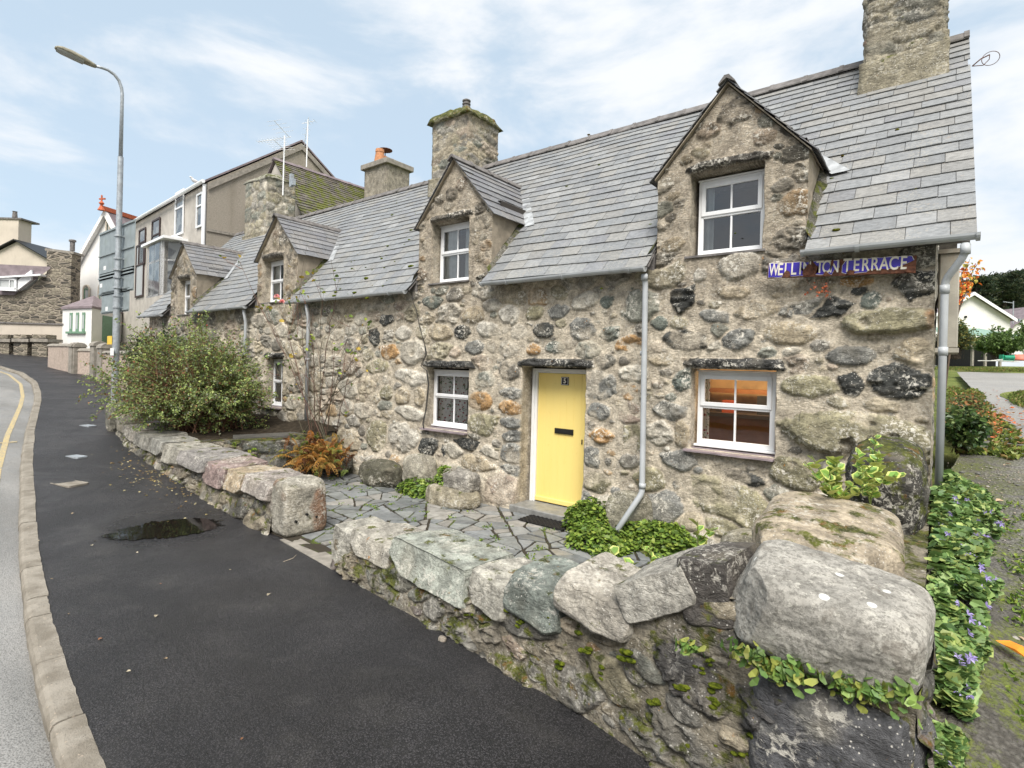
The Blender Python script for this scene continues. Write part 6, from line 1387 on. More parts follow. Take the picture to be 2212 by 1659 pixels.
mb = MB(); mb.tube([h3.P(-.10, -.02, ze3-.1), h3.P(-.10, -.02, 1.5)], .075, 10); mb.build('downpipe', M_upvc, h3.T); mb = MB(); mb.tube([h3.P(-.2, -.15, ze3), h3.P(-.2, 15.5, ze3)], .08, 8); mb.build('gutter', M_upvc, h3.T)
def fp(px, py):                                               # point on the facade plane: distance along, height
    p = on_plane(px, py, c0, gd); return float((p-c0)@fd), p[2]
def fwin(x0, y0, x1, y1, fm, gl=None, tr=.4):
    a, z1 = fp(x0, y0); b, z0 = fp(x1, y1); h3.win('l', min(a, b), max(a, b), min(z0, z1), max(z0, z1), fm, gl, tr=tr)
for q in ((382, 418, 398, 504), (428, 421, 439, 489), (331, 478, 346, 560), (303, 498, 315, 569)): 
    fwin(q[0], q[1], q[2], q[3], M_upvc if q[0] > 350 else M_brown, M_glassdark)
fwin(297, 532, 311, 640, M_brown, M_glasspale); fwin(437, 545, 447, 575, M_upvc) if False else None
fwin(331, 550, 338, 640, M_brown)
# its bay window
a0, zt_ = fp(356, 528); a1, _ = fp(405, 520); b0_, b1_ = min(a0, a1), max(a0, a1); zb_ = fp(380, 645)[1]; bz = fp(380, 530)[1]
mb = MB(); n_out = -gd; O3 = lambda a, o, z: np.array([*(c0[:2]+fd[:2]*a+n_out[:2]*o), z]); bo = .9
V = [O3(b0_, 0, zb_), O3(b0_+.6, bo, zb_), O3(b1_-.6, bo, zb_), O3(b1_, 0, zb_)]; V = V+[v+np.array([0, 0, bz-zb_]) for v in V]; V = [v*1.0 for v in V]; low = [v.copy() for v in V[:4]]
for v in low: v[2] = -1.5
mb.add(low+V[:4], [[0, 1, 5, 4], [1, 2, 6, 5], [2, 3, 7, 6]]); bay = mb.build('bay_window', M_sgrey, h3.T)
mb = MB(); mbg = MB()
for i in range(3):
    p, q = V[i], V[i+1]; t = (q-p); l = np.linalg.norm(t); t = t/l; nn = np.cross(t, [0, 0, 1.]); H = bz-zb_
    for a in (0, l-.12): mb.obox(p+t*a, t*.12, nn*.06, (0, 0, H))
    mbw = MB(); mbw.obox(p, t*.28, nn*.10, (0, 0, H)); mbw.obox(p+t*(l-.28), t*.28, nn*.10, (0, 0, H)); mbw.build('bay_pier', M_sgrey, bay)
    if i == 1: mb.obox(p+t*(l/2-.06), t*.12, nn*.06, (0, 0, H))
    for z in (0, H*.62, H-.12): mb.obox(p+np.array([0, 0, z]), t*l, nn*.05, (0, 0, .10))
    mbg.obox(p, t*l, nn*.02, (0, 0, H))
mb.build('bay_frame', M_upvc, bay); mbg.build('glass', M_glassdark, bay); mb = MB(); mb.add([v+np.array([0, 0, .02])+(v-V[5])*0 for v in V[4:]]+[O3((b0_+b1_)/2, 0, bz+.55)], [[0, 1, 4], [1, 2, 4], [2, 3, 4]]); mb.obox(O3(b0_-.1, 0, bz-.05), fd*(b1_-b0_+.2), n_out*1.02, (0, 0, .12)); mb.build('bay_roof', M_upvc, bay)
mb = MB(); sl_y = fp(300, 690)[1]; 
# wing with the mossy roof behind the terrace ridge
XR = -20.; r0 = PX(590, 343, X=XR); r1 = PX(815, 401, X=XR); wz = r0[2]
wg_ = thing('mossy_roofed_wing', 'two-storey wing with a very mossy slate roof behind the terrace ridge', 'house', (XR, r0[1], -1))
mb = MB(); mb.obox((XR-4, r0[1]+.1, -1), (7.6, 0, 0), (0, r1[1]-r0[1]+.9, 0), (0, 0, wz-4.3+1)); mb.add([(XR-4, r0[1]+.1, wz-4.3), (XR+3.6, r0[1]+.1, wz-4.3), (XR, r0[1]+.1, wz-.15)], [[0, 1, 2]]); mb.build('wall', M_sgrey, wg_)
e = np.array([3.8, 0, -4.4]); le = np.linalg.norm(e)
slates('roof', (XR+3.8, r0[1], wz-4.4), (0, 1, 0), -e/le, r1[1]-r0[1]+1.0, le, .17, .24, M_slatemoss, wg_, 77, tint=(.50, .42, .34), thick=.018)
mb = MB(); mb.obox((XR, r0[1], wz-.05), (-3.8, 0, -4.4), (0, r1[1]-r0[1]+1, 0), (0, 0, .03)); mb.build('roof', M_purple, wg_)
ridge((XR, r0[1], wz+.03), (XR, r1[1]+.9, wz+.03), 'ridge_tiles', wg_, .09, 1.0, M_purple)
q0 = PX(786, 412, X=XR+.9); q1 = PX(847, 412, Y=q0[1]); ch = rubble_box('chimney', q0[0], q1[0]-.35, q0[1], q0[1]+1.2, wz-2.2, PX(790, 368, Y=q0[1])[2], wg_, M_chim, rc, [((.26, .235, .19), 1)], .08, (.26, .235, .19), sizes=[(.1, .1, 10)])
cz_ = PX(790, 368, Y=q0[1])[2]; x_a, x_b = q0[0], q1[0]-.35; mb = MB(); mb.box((x_a-.12, q0[1]-.12, cz_), (x_b+.12, q0[1]+1.32, cz_+.22), bev=.02); mb.build('chimney_cap', M_conc, ch)
for i, f in enumerate((.25, .6, .98)):
    mb = MB(); r_ = .17 if i == 2 else .12; yy = q0[1]+1.15-1.05*f; hh = .55 if i == 2 else .42; mb.lathe(((x_a+x_b)/2+(.1 if i == 2 else -.1), yy, cz_+.2), [(r_*1.35, 0), (r_, hh*.7), (r_*1.1, hh*.78), (r_, hh), (r_*.8, hh), (r_*.8, hh-.1)], 12); mb.build('chimney_pot', M_terra, ch, smooth=False)
mb = MB(); mb.lathe(((x_a+x_b)/2-.1, q0[1]+.55, cz_+.85), [(.02, -.3), (.02, 0), (.30, .04), (.30, .06), (.02, .12)], 14); mb.build('cowl', M_rust, ch)

# television aerials
def aerial(b, H, lab, heads, m=M_galv, base=None):
    T = thing('tv_aerial', lab, 'aerial', b, 'television aerials'); mb = MB(); b = np.array(b, float); mb.tube([b, b+np.array([.02, 0, H])], .024, 8); mb.build('mast', m, T)
    for (z, dv, n, w, L) in heads:
        o = b+np.array([0, 0, z]); dv = np.array(dv, float); dv /= np.linalg.norm(dv); sd = np.cross(dv, [0, 0, 1]); mb = MB(); mb.tube([o-dv*.25, o+dv*L], .010, 5)
        for i in range(n): p = o+dv*(L*i/(n-1)); ww = w*(1 if i < n-1 else .8); mb.tube([p-sd*ww/2, p+sd*ww/2], .006, 4)
        mb.build('antenna', m, T)
aerial((-17.5, 9.55, PX(633, 405, Y=9.3)[2]), PX(640, 285, Y=9.3)[2]-PX(633, 405, Y=9.3)[2]+.25, 'white mast with comb-like aerial on the left chimney of the terrace', [(1.95, (-.8, -.5, -.12), 10, .28, .95), (1.55, (.5, -.8, .1), 6, .75, .6), (2.15, (.3, -.9, .35), 4, .8, .5)], M_upvc)
t2b = PX(662, 361, X=XR); aerial(t2b, 1.9, 'second aerial mast rising from the mossy roof behind', [(1.75, (-.6, .2, -.9), 5, .5, .9), (1.8, (.5, .3, .1), 3, .4, .3)], M_upvc)
mb = MB(); q = PX(633, 388, Y=8.93); mb.box(q-np.array([.17, .03, .2]), q+np.array([-.05, .06, .2])); mb.box(q+np.array([-.03, -.05, -.18]), q+np.array([.08, .05, .02])); mb.build('aerial_bracket', M_galv, c3)
# chapel
t_ = 35.
ca = ray(233, 462)*t_; dr_ = dirh(1326); u_r = np.array([dr_[1], -dr_[0], 0])
if u_r@rt < 0: u_r = -u_r
hw_ = abs(float((on_plane(153, 600, ca, dr_)-ca)@u_r)); zlo = on_plane(153, 603, ca, dr_)[2]
chp = Bld('chapel', 'white rendered chapel with steep gable, red ridge and sage green windows', 'chapel', (ca-u_r*hw_)[:2], u_r, dr_, 2*hw_, 14, zlo, ca[2], M_white, M_purple, -1.5, over=.05)
def ch_(px, py): p = on_plane(px, py, ca, dr_); return float((p-chp.O)@u_r), p[2]
mb = MB(); mb.obox(chp.P(hw_-.1, -.5, ca[2]+.12), u_r*.2, dr_*14.5, (0, 0, .28)); mb.lathe(chp.P(hw_, -.45, ca[2]+.1), [(.22, 0), (.12, .2), (.05, .3), (.16, .45), (.05, .6), (.05, .95), (.0, 1.0)], 8); b_ = chp.P(hw_, -.45, ca[2]+.8); mb.obox(b_-u_r*.22, u_r*.44, dr_*.08, (0, 0, .09)); mb.build('red_ridge', M_red, chp.T)
for (x0, y0, x1, y1) in ((184, 624, 193, 662), (217, 622, 226, 655), (233, 480, 238, 505)):
    a, zt = ch_(x0, y0); b, zb = ch_(x1, y1); chp.win('g', a, b, zb, zt, M_greenpaint if x0 > 180 else M_greenpaint, M_glasspale if x0 < 230 else M_glassdark, tr=0)
    th = np.linspace(0, math.pi, 11); w = (b-a)/2; mb = MB(); c_ = chp.P((a+b)/2, -.08, zt-.05); pts = [c_+u_r*(w*1.25*math.cos(t))+np.array([0, 0, w*1.5*math.sin(t)]) for t in th]; mb.tube([pts[0]-np.array([0, 0, .9])]+pts+[pts[-1]-np.array([0, 0, .9])], .06, 5); mb.build('arch_moulding', M_cream, chp.T)
for s_, x in ((1, .0), (-1, 2*hw_)):
    mb = MB()
    e = chp.P(hw_, -.1, ca[2])-chp.P(x, -.1, zlo); mb.obox(chp.P(x, -.05, zlo-.18)-e*.04, e*1.04, -dr_*.25, (0, 0, .34)); mb.build('barge_trim', M_white, chp.T)
# quoin lines
pt = 31.; po = ray(136, 735)*pt; pa = ray(196, 735)*pt; 
pv = thing('chapel_porch', 'low white porch with three slim green windows and green door beside the chapel', 'porch', ray(185, 735)*pt)
A_ = ray(134, 725)*pt; B_ = ray(197, 735)*(pt-1.2); D_ = ray(262, 738)*(pt+2.2); A_[2] = B_[2] = D_[2] = -.6; zt = (ray(134, 668)*pt)[2]; zt2 = zt+.0; A4 = A_+D_-B_
mb = MB(); 
def quad_h(a, b, z0, z1): return [(a[0], a[1], z0), (b[0], b[1], z0), (b[0], b[1], z1), (a[0], a[1], z1)]
for a, b in ((A_, B_), (B_, D_), (D_, A4), (A4, A_)): mb.add(quad_h(a, b, -.9, zt), [[0, 1, 2, 3]])
mb.build('wall', M_white, pv); cen = (A_+D_)/2; mb = MB(); ov = 1.06; R4 = [cen+(p-cen)*ov for p in (A_, B_, D_, A4)]
mb.add([(p[0], p[1], zt) for p in R4]+[(p[0], p[1], zt+.12) for p in R4]+[(cen[0], cen[1], zt+.95)], [[0, 1, 5, 4], [1, 2, 6, 5], [2, 3, 7, 6], [3, 0, 4, 7], [4, 5, 8], [5, 6, 8], [6, 7, 8], [7, 4, 8], [3, 2, 1, 0]]); mb.build('roof', M_purple, pv)
nf = np.cross((B_-A_), [0, 0, 1.]); nf[2] = 0; nf /= np.linalg.norm(nf)
for f in (.27, .49, .70):
    p = A_+(B_-A_)*f; w = (B_-A_)*.09; z0 = (ray(160, 717)*pt)[2]; z1 = (ray(160, 677)*pt)[2]; mb = MB(); mb.obox((p[0], p[1], z0), w, nf*.04, (0, 0, z1-z0)); mb.build('window', M_greenpaint, pv); mb = MB(); mb.obox((p[0]+w[0]*.25, p[1]+w[1]*.25, z0+.15), w*.5, nf*.05, (0, 0, z1-z0-.3)); mb.build('glass', M_glasspale, pv)
mb = MB(); p = A_+(B_-A_)*.2; mb.obox((p[0], p[1], z0-.12), (B_-A_)*.62, nf*.12, (0, 0, .12)); mb.build('sill', M_greenpaint, pv)
nf2 = np.cross((D_-B_), [0, 0, 1.]); nf2 /= np.linalg.norm(nf2); p = B_+(D_-B_)*.33; mb = MB(); mb.obox((p[0], p[1], -.8), (D_-B_)*.5, nf2*.05, (0, 0, zt-.3+.8)); mb.build('door', M_greenpaint, pv)
# stone gabled building with squared chimney, purple roof falling to the left
t_ = 33.; sR = ray(160, 740)*t_; sL = ray(33, 740)*(t_-.5); dd_ = (sR-sL); dd_[2] = 0; ln = np.linalg.norm(dd_); dd_ /= ln; nb_ = np.array([-dd_[1], dd_[0], 0]); nb_ = nb_ if nb_@fw > 0 else -nb_
sb = thing('stone_gable_house', 'squared dark stone gable with big chimney and purple slate roof', 'house', (*((sR+sL)/2)[:2], -.6))
def sp_(px, py): p = on_plane(px, py, sL, nb_); return p
prof = [sp_(33, 745), sp_(152, 745), sp_(153, 600), sp_(155, 548), sp_(101, 541), sp_(101, 590), sp_(58, 626), sp_(33, 631)]
def m_ash():
    n = NT('dark squared stonework'); v = n.k('ShaderNodeTexVoronoi'); v.feature = 'DISTANCE_TO_EDGE'; v.inputs['Scale'].default_value = 2.0
    mp = n.k('ShaderNodeMapping'); mp.inputs['Scale'].default_value = (1.0, 1.0, 2.8); n.L.new(n.tc.outputs['Object'], mp.inputs[0]); n.L.new(mp.outputs[0], v.inputs['Vector'])
    v2n = n.k('ShaderNodeTexVoronoi'); v2n.inputs['Scale'].default_value = 2.0; n.L.new(mp.outputs[0], v2n.inputs['Vector'])
    st = n.mix(n.ramp(v2n.outputs['Color'], .2, .8), (.075, .07, .06), (.24, .215, .165)); st = n.mix(1., st, n.ramp(n.noise(9, 4), .3, .7, .6, 1.3), 'MULTIPLY')
    c = n.mix(n.ramp(v.outputs[0], .04, .10), (.27, .235, .19), st); return n.fin(c, .9, n.bump(n.ramp(v.outputs[0], .03, .14), .9, .05), .2)
M_ash = m_ash()
mb = MB(); K = len(prof); mb.add(prof+[p+nb_*.9 for p in prof], [list(range(K)), [K+i for i in range(K)][::-1]]+[[i, (i+1) % K, K+(i+1) % K, K+i][::-1] for i in range(K)]); mb.build('gable_wall', M_ash, sb)
mb = MB(); p = sp_(101, 541); q = sp_(155, 548); mb.obox(p-dd_*.1, (q-p)+dd_*.2, nb_*1.0, (0, 0, .14)); mb.build('chimney_cap', M_conc, sb)
q = sp_(147, 541); mb = MB(); mb.lathe(q+nb_*.4+np.array([0, 0, .05]), [(.13, 0), (.13, .55), (.19, .57), (.19, .66), (.12, .7)], 12); mb.build('chimney_pot', M_ridge, sb)
rpt = [sp_(112, 577), sp_(34, 634)]; far1 = ray(-60, 560)*48; mb = MB(); a, b = rpt; bk = -dd_*9.5; 
mb.add([a-nb_*.15, b-nb_*.15, b+bk-nb_*.1+np.array([0, 0, .0]), a+bk*1.1-nb_*.1, a-nb_*.15-np.array([0, 0, .12]), b-nb_*.15-np.array([0, 0, .12]), b+bk-nb_*.1-np.array([0, 0, .12]), a+bk*1.1-nb_*.1-np.array([0, 0, .12])], [[0, 1, 2, 3], [0, 4, 5, 1], [1, 5, 6, 2]])
mb.build('roof', M_purple, sb)
wq = [sp_(33, 640), sp_(-80, 640)]; mb = MB(); mb.add([(*sp_(34, 745)[:2], -1), (*sp_(-90, 745)[:2], -1), sp_(-90, 634), sp_(34, 634)], [[0, 3, 2, 1]]); mb.build('side_wall', M_ash, sb)
a = sp_(5, 603); b = sp_(46, 630); mb = MB(); 
for (x0, y0, x1, y1) in ((5, 603, 46, 606), (5, 624, 46, 629), (5, 603, 10, 628), (41, 603, 46, 628), (30, 605, 32, 626)): p0, p1 = sp_(x0, y1), sp_(x1, y0); mb.obox(p0-nb_*.4, dd_*float((p1-p0)@dd_), nb_*.1, (0, 0, p1[2]-p0[2]))
dw = mb.build('dormer_window', M_upvc, sb); p0, p1 = sp_(7, 627), sp_(44, 605); mb = MB(); mb.obox(p0-nb_*.34, dd_*float((p1-p0)@dd_), nb_*.5, (0, 0, p1[2]-p0[2])); mb.build('glass', M_glasspale, dw)
p0, p1 = sp_(0, 604), sp_(100, 598); mb = MB(); mb.obox(p0-nb_*.5, p1-p0, nb_*1.2, (0, 0, .1)); p2 = sp_(46, 628); mb.obox(p2-nb_*.3, sp_(75, 606)-p2, nb_*.6, (0, 0, .6)); mb.build('dormer_roof', M_upvc, sb)
# low cream garden building below it
lb = thing('low_cream_wall', 'long low cream wall with dark coping and a tiny window under the stone gable', 'wall', (*(ray(80, 745)*31)[:2], -.6)); p0 = ray(-60, 750)*31.; p1 = ray(137, 750)*31.; p0[2] = p1[2] = -1.2; zt = (ray(100, 701)*31.)[2]; mb = MB(); mb.obox(p0, p1-p0, nb_*.8, (0, 0, zt+1.2)); mb.build('wall', M_cream, lb)
mb = MB(); mb.obox(p0+np.array([0, 0, zt+1.2])-nb_*.08, p1-p0, nb_*.95, (0, 0, .08)); mb.build('coping', M_ridge, lb); q = ray(24, 750)*30.9; q2 = ray(38, 737)*30.9; mb = MB(); mb.obox(q-nb_*.04, q2*[1, 1, 0]+np.array([0, 0, q[2]])-q, nb_*.1, (0, 0, q2[2]-q[2])); mb.build('window', M_glassdark, lb)
# cream house behind, dark barge boards; chimney block at its left
t_ = 47.; ah = ray(33, 522)*t_; eL = ray(-75, 600)*t_; hb = Bld('cream_house', 'cream rendered gable with black barge boards and a tall chimney block at the far left', 'house', (*(ray(-50, 700)*t_)[:2],), rt*[1, 1, 0]/np.linalg.norm(rt[:2]), fw, 6.6, 8, (ray(103, 568)*t_)[2], ah[2], M_cream, M_black, -.6, over=.35)
mb = MB(); p = ray(-40, 560)*48.; q = ray(38, 560)*48.; zb_ = (ray(30, 600)*48.)[2]; mb.obox((p[0], p[1], zb_), (q-p)*[1, 1, 0], fw*1.3, (0, 0, (ray(30, 474)*48.)[2]-zb_)); chb = mb.build('chimney', M_cream, hb.T); zc = (ray(30, 474)*48.)[2]; mb = MB(); mb.obox((p[0], p[1], zc)-rt*.1*[1, 1, 0]-fw*.1, (q-p)*[1, 1, 0]+rt*.4*[1, 1, 0], fw*1.9, (0, 0, .14)); mb.build('chimney_cap', M_ridge, chb)
q = ray(32, 470)*48.6; mb = MB(); mb.lathe(q, [(.2, 0), (.16, .5), (.2, .55)], 10); mb.build('chimney_pot', M_ridge, chb)
# boundary walls on the far pavement
def seg_wall(p0, p1, z0, h, th, name, m, par, cap=None, capm=None, round_=False):
    p0, p1 = np.array(p0, float), np.array(p1, float); d = p1-p0; L = np.linalg.norm(d); d /= L; n = np.array([-d[1], d[0]]); mb = MB(); mb.obox((*p0, z0-.3), (*(d*L), 0), (*(n*th), 0), (0, 0, h+.3)); o = mb.build(name, m, par)
    if cap:
        mb = MB(); th_ = np.linspace(0, math.pi, 7); V = []
        for pp in (p0-d*.03, p1+d*.03):
            for t in th_: c = pp+n*(th/2+math.cos(t)*(th/2+.04)); V.append((c[0], c[1], z0+h+cap*math.sin(t)))
        mb.add(V, [[i, i+1, 8+i, 7+i] for i in range(6)]+[list(range(7))[::-1], [7+i for i in range(7)]]); mb.build(name+'_coping', capm or m, o, smooth=False)
    return o
g1 = PG(103, 793)[:2]; g2 = PG(155, 806)[:2]; g3 = PG(202, 812)[:2]; g4 = PG(232, 828)[:2]; z1 = float(gz0(g1[0]))
bw = thing('rendered_boundary_wall', 'pinkish rendered boundary wall with rounded pillars along the far pavement', 'boundary wall', (*g2, z1-.1))
seg_wall(g1, g2, z1, .95, .25, 'wall', M_pink, bw, .12, M_conc); seg_wall(g2+(g3-g2)*.12, g2+(g3-g2)*.95, float(gz0(g2[0])), .95, .25, 'wall', M_pink, bw, .12, M_conc)
def pillar(p, w, h, par, m=M_conc, mc=M_conc, rnd=True, name='pillar'):
    z = float(gz0(p[0])); o = seg_wall((p[0]-w/2, p[1]-w*.2), (p[0]+w/2, p[1]-w*.2+.02), z, h, w, name, m, par, w*.45 if rnd else None, mc); 
    if not rnd: mb = MB(); mb.box((p[0]-w*.62, p[1]-w*.35, z+h), (p[0]+w*.62, p[1]+w*.95, z+h+.22), bev=.05); mb.build('pillar_cap', mc, o)
    return o
pillar(g2, .42, 1.12, bw); pillar(g2+(g3-g2)*.1, .42, 1.12, bw); pillar(g3, .46, 1.25, bw); pillar(g4*.55+g3*.45, .46, 1.25, bw); seg_wall(g4*.6+g3*.4, g4+(g4-g3)*1.2, float(gz0(g3[0])), .95, .25, 'wall', M_pink, bw, .1, M_conc)
sw = thing('stone_boundary_wall', 'dark stone boundary wall with square capped pillars at the bend of the road', 'boundary wall', ray(85, 789)*29.5)
def vbox(x0, x1, y0, y1, t, dep, m, par, name, bev=None):
    a = ray(x0, y1)*t; b = ray(x1, y1)*t; c = ray(x0, y0)*t; mb = MB(); mb.obox((a[0], a[1], a[2]-(.3 if y1 > 780 else 0)), ((b-a)[0], (b-a)[1], 0), fw*dep, (0, 0, c[2]-a[2]+(.3 if y1 > 780 else 0))); return mb.build(name, m, par)
for (x0, x1) in ((68, 100), (28, 58), (-14, 18)):
    p_ = vbox(x0, x1, 738, 790, 29.5, .8, M_ash, sw, 'pillar'); q = vbox(x0-3, x1+3, 731, 738, 29.4, 1.0, M_conc, sw, 'pillar_cap'); c_ = vbox(x0+1, x1-1, 722, 731, 29.55, .7, M_ash, sw, 'pillar_top')
    for o_ in (q, c_):
        me_ = o_.data
vbox(58, 68, 745, 790, 29.8, .4, M_ash, sw, 'wall'); vbox(18, 28, 745, 790, 29.8, .4, M_ash, sw, 'wall')
b1 = PG(101, 787)[:2]; bk = np.array([b1[0]+2, b1[1]+2.5]); hw2 = thing('dark_garden_wall', 'dark mossy field-stone wall behind the rendered boundary wall', 'garden wall', (*bk, -.7)); seg_wall(bk+(-6, -.5), bk+(14, 1.0), -.75, 1.6, .5, 'wall', M_ash, hw2)
# gull on the gutter of the tall house
gp_ = h3.P(-.15, 1.0, ze3+.1); mb = MB(); gl_ = thing('gull', 'small grey and white gull perched on the gutter of the tall house', 'gull', gp_); f_ = gd
mb.tube([gp_+f_*.20+(0, 0, .10), gp_+f_*.08+(0, 0, .12), gp_-f_*.06+(0, 0, .15), gp_-f_*.13+(0, 0, .20), gp_-f_*.16+(0, 0, .27), gp_-f_*.21+(0, 0, .28), gp_-f_*.26+(0, 0, .27)], [.01, .06, .085, .065, .045, .04, .008], 10, (.6, .6, .6)); mb.tube([gp_+(0, 0, 0), gp_+(0, 0, .09)], .008, 5, (.5, .3, .1)); mb.tube([gp_+f_*.04, gp_+f_*.04+(0, 0, .09)], .008, 5, (.5, .3, .1)); mb.build('body', M_col, gl_, smooth=True)
# roof slope with slates left of the terrace
# ================================================================== THE LANE SIDE: bungalows, shed, hedges, trees
t_ = 52.; bp = ray(2096, 635)*t_; rr_ = rt*[1, 1, 0]; rr_ = rr_/np.linalg.norm(rr_); ze_ = (ray(2184, 690)*t_)[2]; hwb = 88/FPX*t_
bz0 = (ray(2100, 760)*t_)[2]
bb = Bld('bungalow', 'white bungalow gable end facing the lane, with a mossy yellow chimney', 'bungalow', (bp-rr_*hwb)[:2], rr_, fw, 2*hwb, 9, ze_, bp[2], M_white, M_purple, bz0, over=.4)
for x in (0, 2*hwb): mb = MB(); e = bb.P(hwb, -.45, bp[2]+.02)-bb.P(x, -.45, ze_+.02); mb.obox(bb.P(x, -.45, ze_-.16)-e*.06, e*1.06, -fw*.05, (0, 0, .30)); mb.build('barge_board', M_upvc, bb.T)
mb = MB(); q = bb.P(hwb, 1.5, bp[2]-.3); mb.obox(q-rr_*.5, rr_*1.0, fw*.7, (0, 0, 1.25)); mb.build('chimney', m_plain('lichened chimney', (.35, .36, .10), .9, .3, 6, .3), bb.T)
q = on_plane(2082, 687, bb.O, fw)-fw*.05; mb = MB(); mb.obox(q, rr_*.2, -fw*.1, (0, 0, .2)); mb.build('vent', M_black, bb.T)
t2 = 55.; b2 = ray(2228, 664)*t2; h2 = 46/FPX*t2; bb2 = Bld('bungalow', 'pale bungalow cut off by the right edge, small grey lamp on its gable', 'bungalow', (b2-rr_*h2)[:2], rr_, fw, 2*h2+1, 8, (ray(2182, 712)*t2)[2], b2[2], M_white, M_purple, bz0, over=.25)
q = on_plane(2201, 694, bb2.O, fw); mb = MB(); mb.obox(q-rr_*.15-np.array([0, 0, .25]), rr_*.3, -fw*.2, (0, 0, .5)); mb.build('wall_lamp', M_signgrey, bb2.T)
q = ray(2188, 700)*54; mb = MB(); T_ = thing('tv_aerial', 'lone thin aerial pole between the two bungalows', 'aerial', q, 'television aerials'); mb.tube([q, q+np.array([0, 0, 2.3])], .05, 6); mb.tube([q+np.array([0, 0, 2.2])-rr_*1.0, q+np.array([0, 0, 2.1])], .04, 5); mb.build('mast', M_galv, T_)
# green roofed shed
sh = thing('shed', 'open dark shed under a pale green corrugated roof before the bungalows', 'shed', (ray(2140, 765)*42)); t_ = 42.; a = ray(2050, 725)*t_; b = ray(2215, 725)*t_; mb = MB(); zz0 = (ray(2100, 768)*t_)[2]
mb = MB(); n = 90; V = []
for i in range(n+1):
    f = i/n; p = a+(b-a)*f; dz = .04*math.sin(i*1.6); V += [(p[0]-fw[0]*.4, p[1]-fw[1]*.4, (ray(2100, 726)*t_)[2]+dz), (p[0]+fw[0]*4, p[1]+fw[1]*4, (ray(2100, 712)*t_)[2]+.45+dz)]
mb.add(V, [[i*2, i*2+2, i*2+3, i*2+1] for i in range(n)]); mb.build('roof', M_greenmetal, sh)
mb = MB(); mb.obox((a[0]+fw[0]*2.5, a[1]+fw[1]*2.5, zz0-.8), (b-a)*[1, 1, 0], fw*.2, (0, 0, (ray(2100, 726)*t_)[2]-zz0+.9)); mb.build('back_wall', M_black, sh)
for x in (2100, 2128, 2160): p = ray(x, 765)*t_; mb = MB(); mb.obox((p[0], p[1], zz0-.8), rr_*.15, fw*.15, (0, 0, (ray(2100, 728)*t_)[2]-zz0+.8)); mb.build('post', M_conc, sh)
mb = MB(); p = ray(2098, 748)*(t_-.3); mb.obox((p[0], p[1], p[2]), rr_*2.2, fw*.1, (0, 0, .12)); mb.obox((p[0], p[1], p[2]+.3), rr_*2.6, fw*.1, (0, 0, .08)); mb.build('rail', M_conc, sh)
# hedges, bushes
def bush(px, py0, py1, wpx, t, lab, seed, pal, n=5000, size=.09, cat='bush', name='bush'):
    top = ray(px, py0)*t; bot = ray(px, py1)*t; h = (top[2]-bot[2]); w = wpx/FPX*t/2; shrub(name, (bot[0], bot[1], bot[2]+h*.5), (w, w*.9, h*.52), n, size, pal, None, seed, (.06, .045, .03), lab, cat, 200, .1, base=(bot[0], bot[1], bot[2]))
bush(2062, 690, 775, 62, 26, 'loose round bush at the edge of the grass right of the downpipe', 21, [(.10, .15, .05), (.15, .19, .07), (.07, .10, .04), (.28, .24, .06)], 4500, .09)
bush(2160, 712, 778, 96, 32, 'broad bright green bush in front of the shed', 22, [(.10, .17, .045), (.15, .23, .06), (.07, .12, .035)], 8000, .12)
bush(2225, 690, 775, 50, 34, 'green bush cut by the right edge beside the shed', 23, [(.10, .17, .045), (.15, .21, .06)], 4000, .12)
shrub('bush', (.36, 9.6, -.74), (.22, .8, .32), 3600, .07, [(.05, .10, .03), (.09, .15, .045), (.035, .07, .025), (.14, .19, .06)], None, 24, (.06, .045, .03), 'low glossy dark green bush beside the lane behind the right downpipe', 'bush', 200, .1, base=(.33, 9.6, -1.02), mt=M_leafgloss)
shrub('bush', (.42, 12.5, -.72), (.22, 1.6, .22), 2600, .05, [(.12, .17, .04), (.18, .2, .06), (.30, .14, .05)], None, 26, (.09, .06, .03), 'scrubby low growth with rusty leaves farther along the gable verge', 'bush', 200, .1, base=(.5, 12.5, -.92))
# conifers: ragged dark layered crowns on leaning trunks
def conifer(px, py, t, h, w, lab, seed):
    r = np.random.RandomState(seed); top = ray(px, py)*t; b = np.array([top[0], top[1], top[2]-h]); T = thing('pine_tree', lab, 'tree', b, 'dark pines beyond the bungalows'); mb = MB(); mb.tube([b, b+np.array([0, 0, h*.5]), top-np.array([0, 0, .6])], [.45, .3, .08], 8, (.07, .055, .045)); P = []; D = []
    for k in range(46):
        z = h*r.uniform(.35, .98); a = r.uniform(0, 6.28); L = w*(1.15-z/h)**.5*r.uniform(.5, 1.1); o = b+np.array([0, 0, z]); e = o+np.array([math.cos(a)*L, math.sin(a)*L, L*.22]); mb.tube([o, (o+e)/2+np.array([0, 0, -.1]), e], [.09, .06, .02], 4, (.06, .05, .04)); n = 120; f = r.uniform(.25, 1.05, n); q = o+(e-o)*f[:, None]+r.normal(size=(n, 3))*np.array([.38, .38, .16])*w*.28; P.append(q); D.append(np.tile(e-o, (n, 1))/L+r.normal(size=(n, 3))*.5+np.array([0, 0, .25]))
    mb.build('trunk', M_twig, T); P = np.concatenate(P); D = np.concatenate(D); V, F, Cc = leaves(P, D, .48*r.uniform(.5, 1.2, len(P)), jitcol(r, len(P), [(.045, .07, .035), (.065, .09, .045), (.03, .05, .028), (.09, .10, .05)]), .16, .4, .2, seed); mesh('crown', V, F, M_leaf, T, col=Cc, smooth=False)
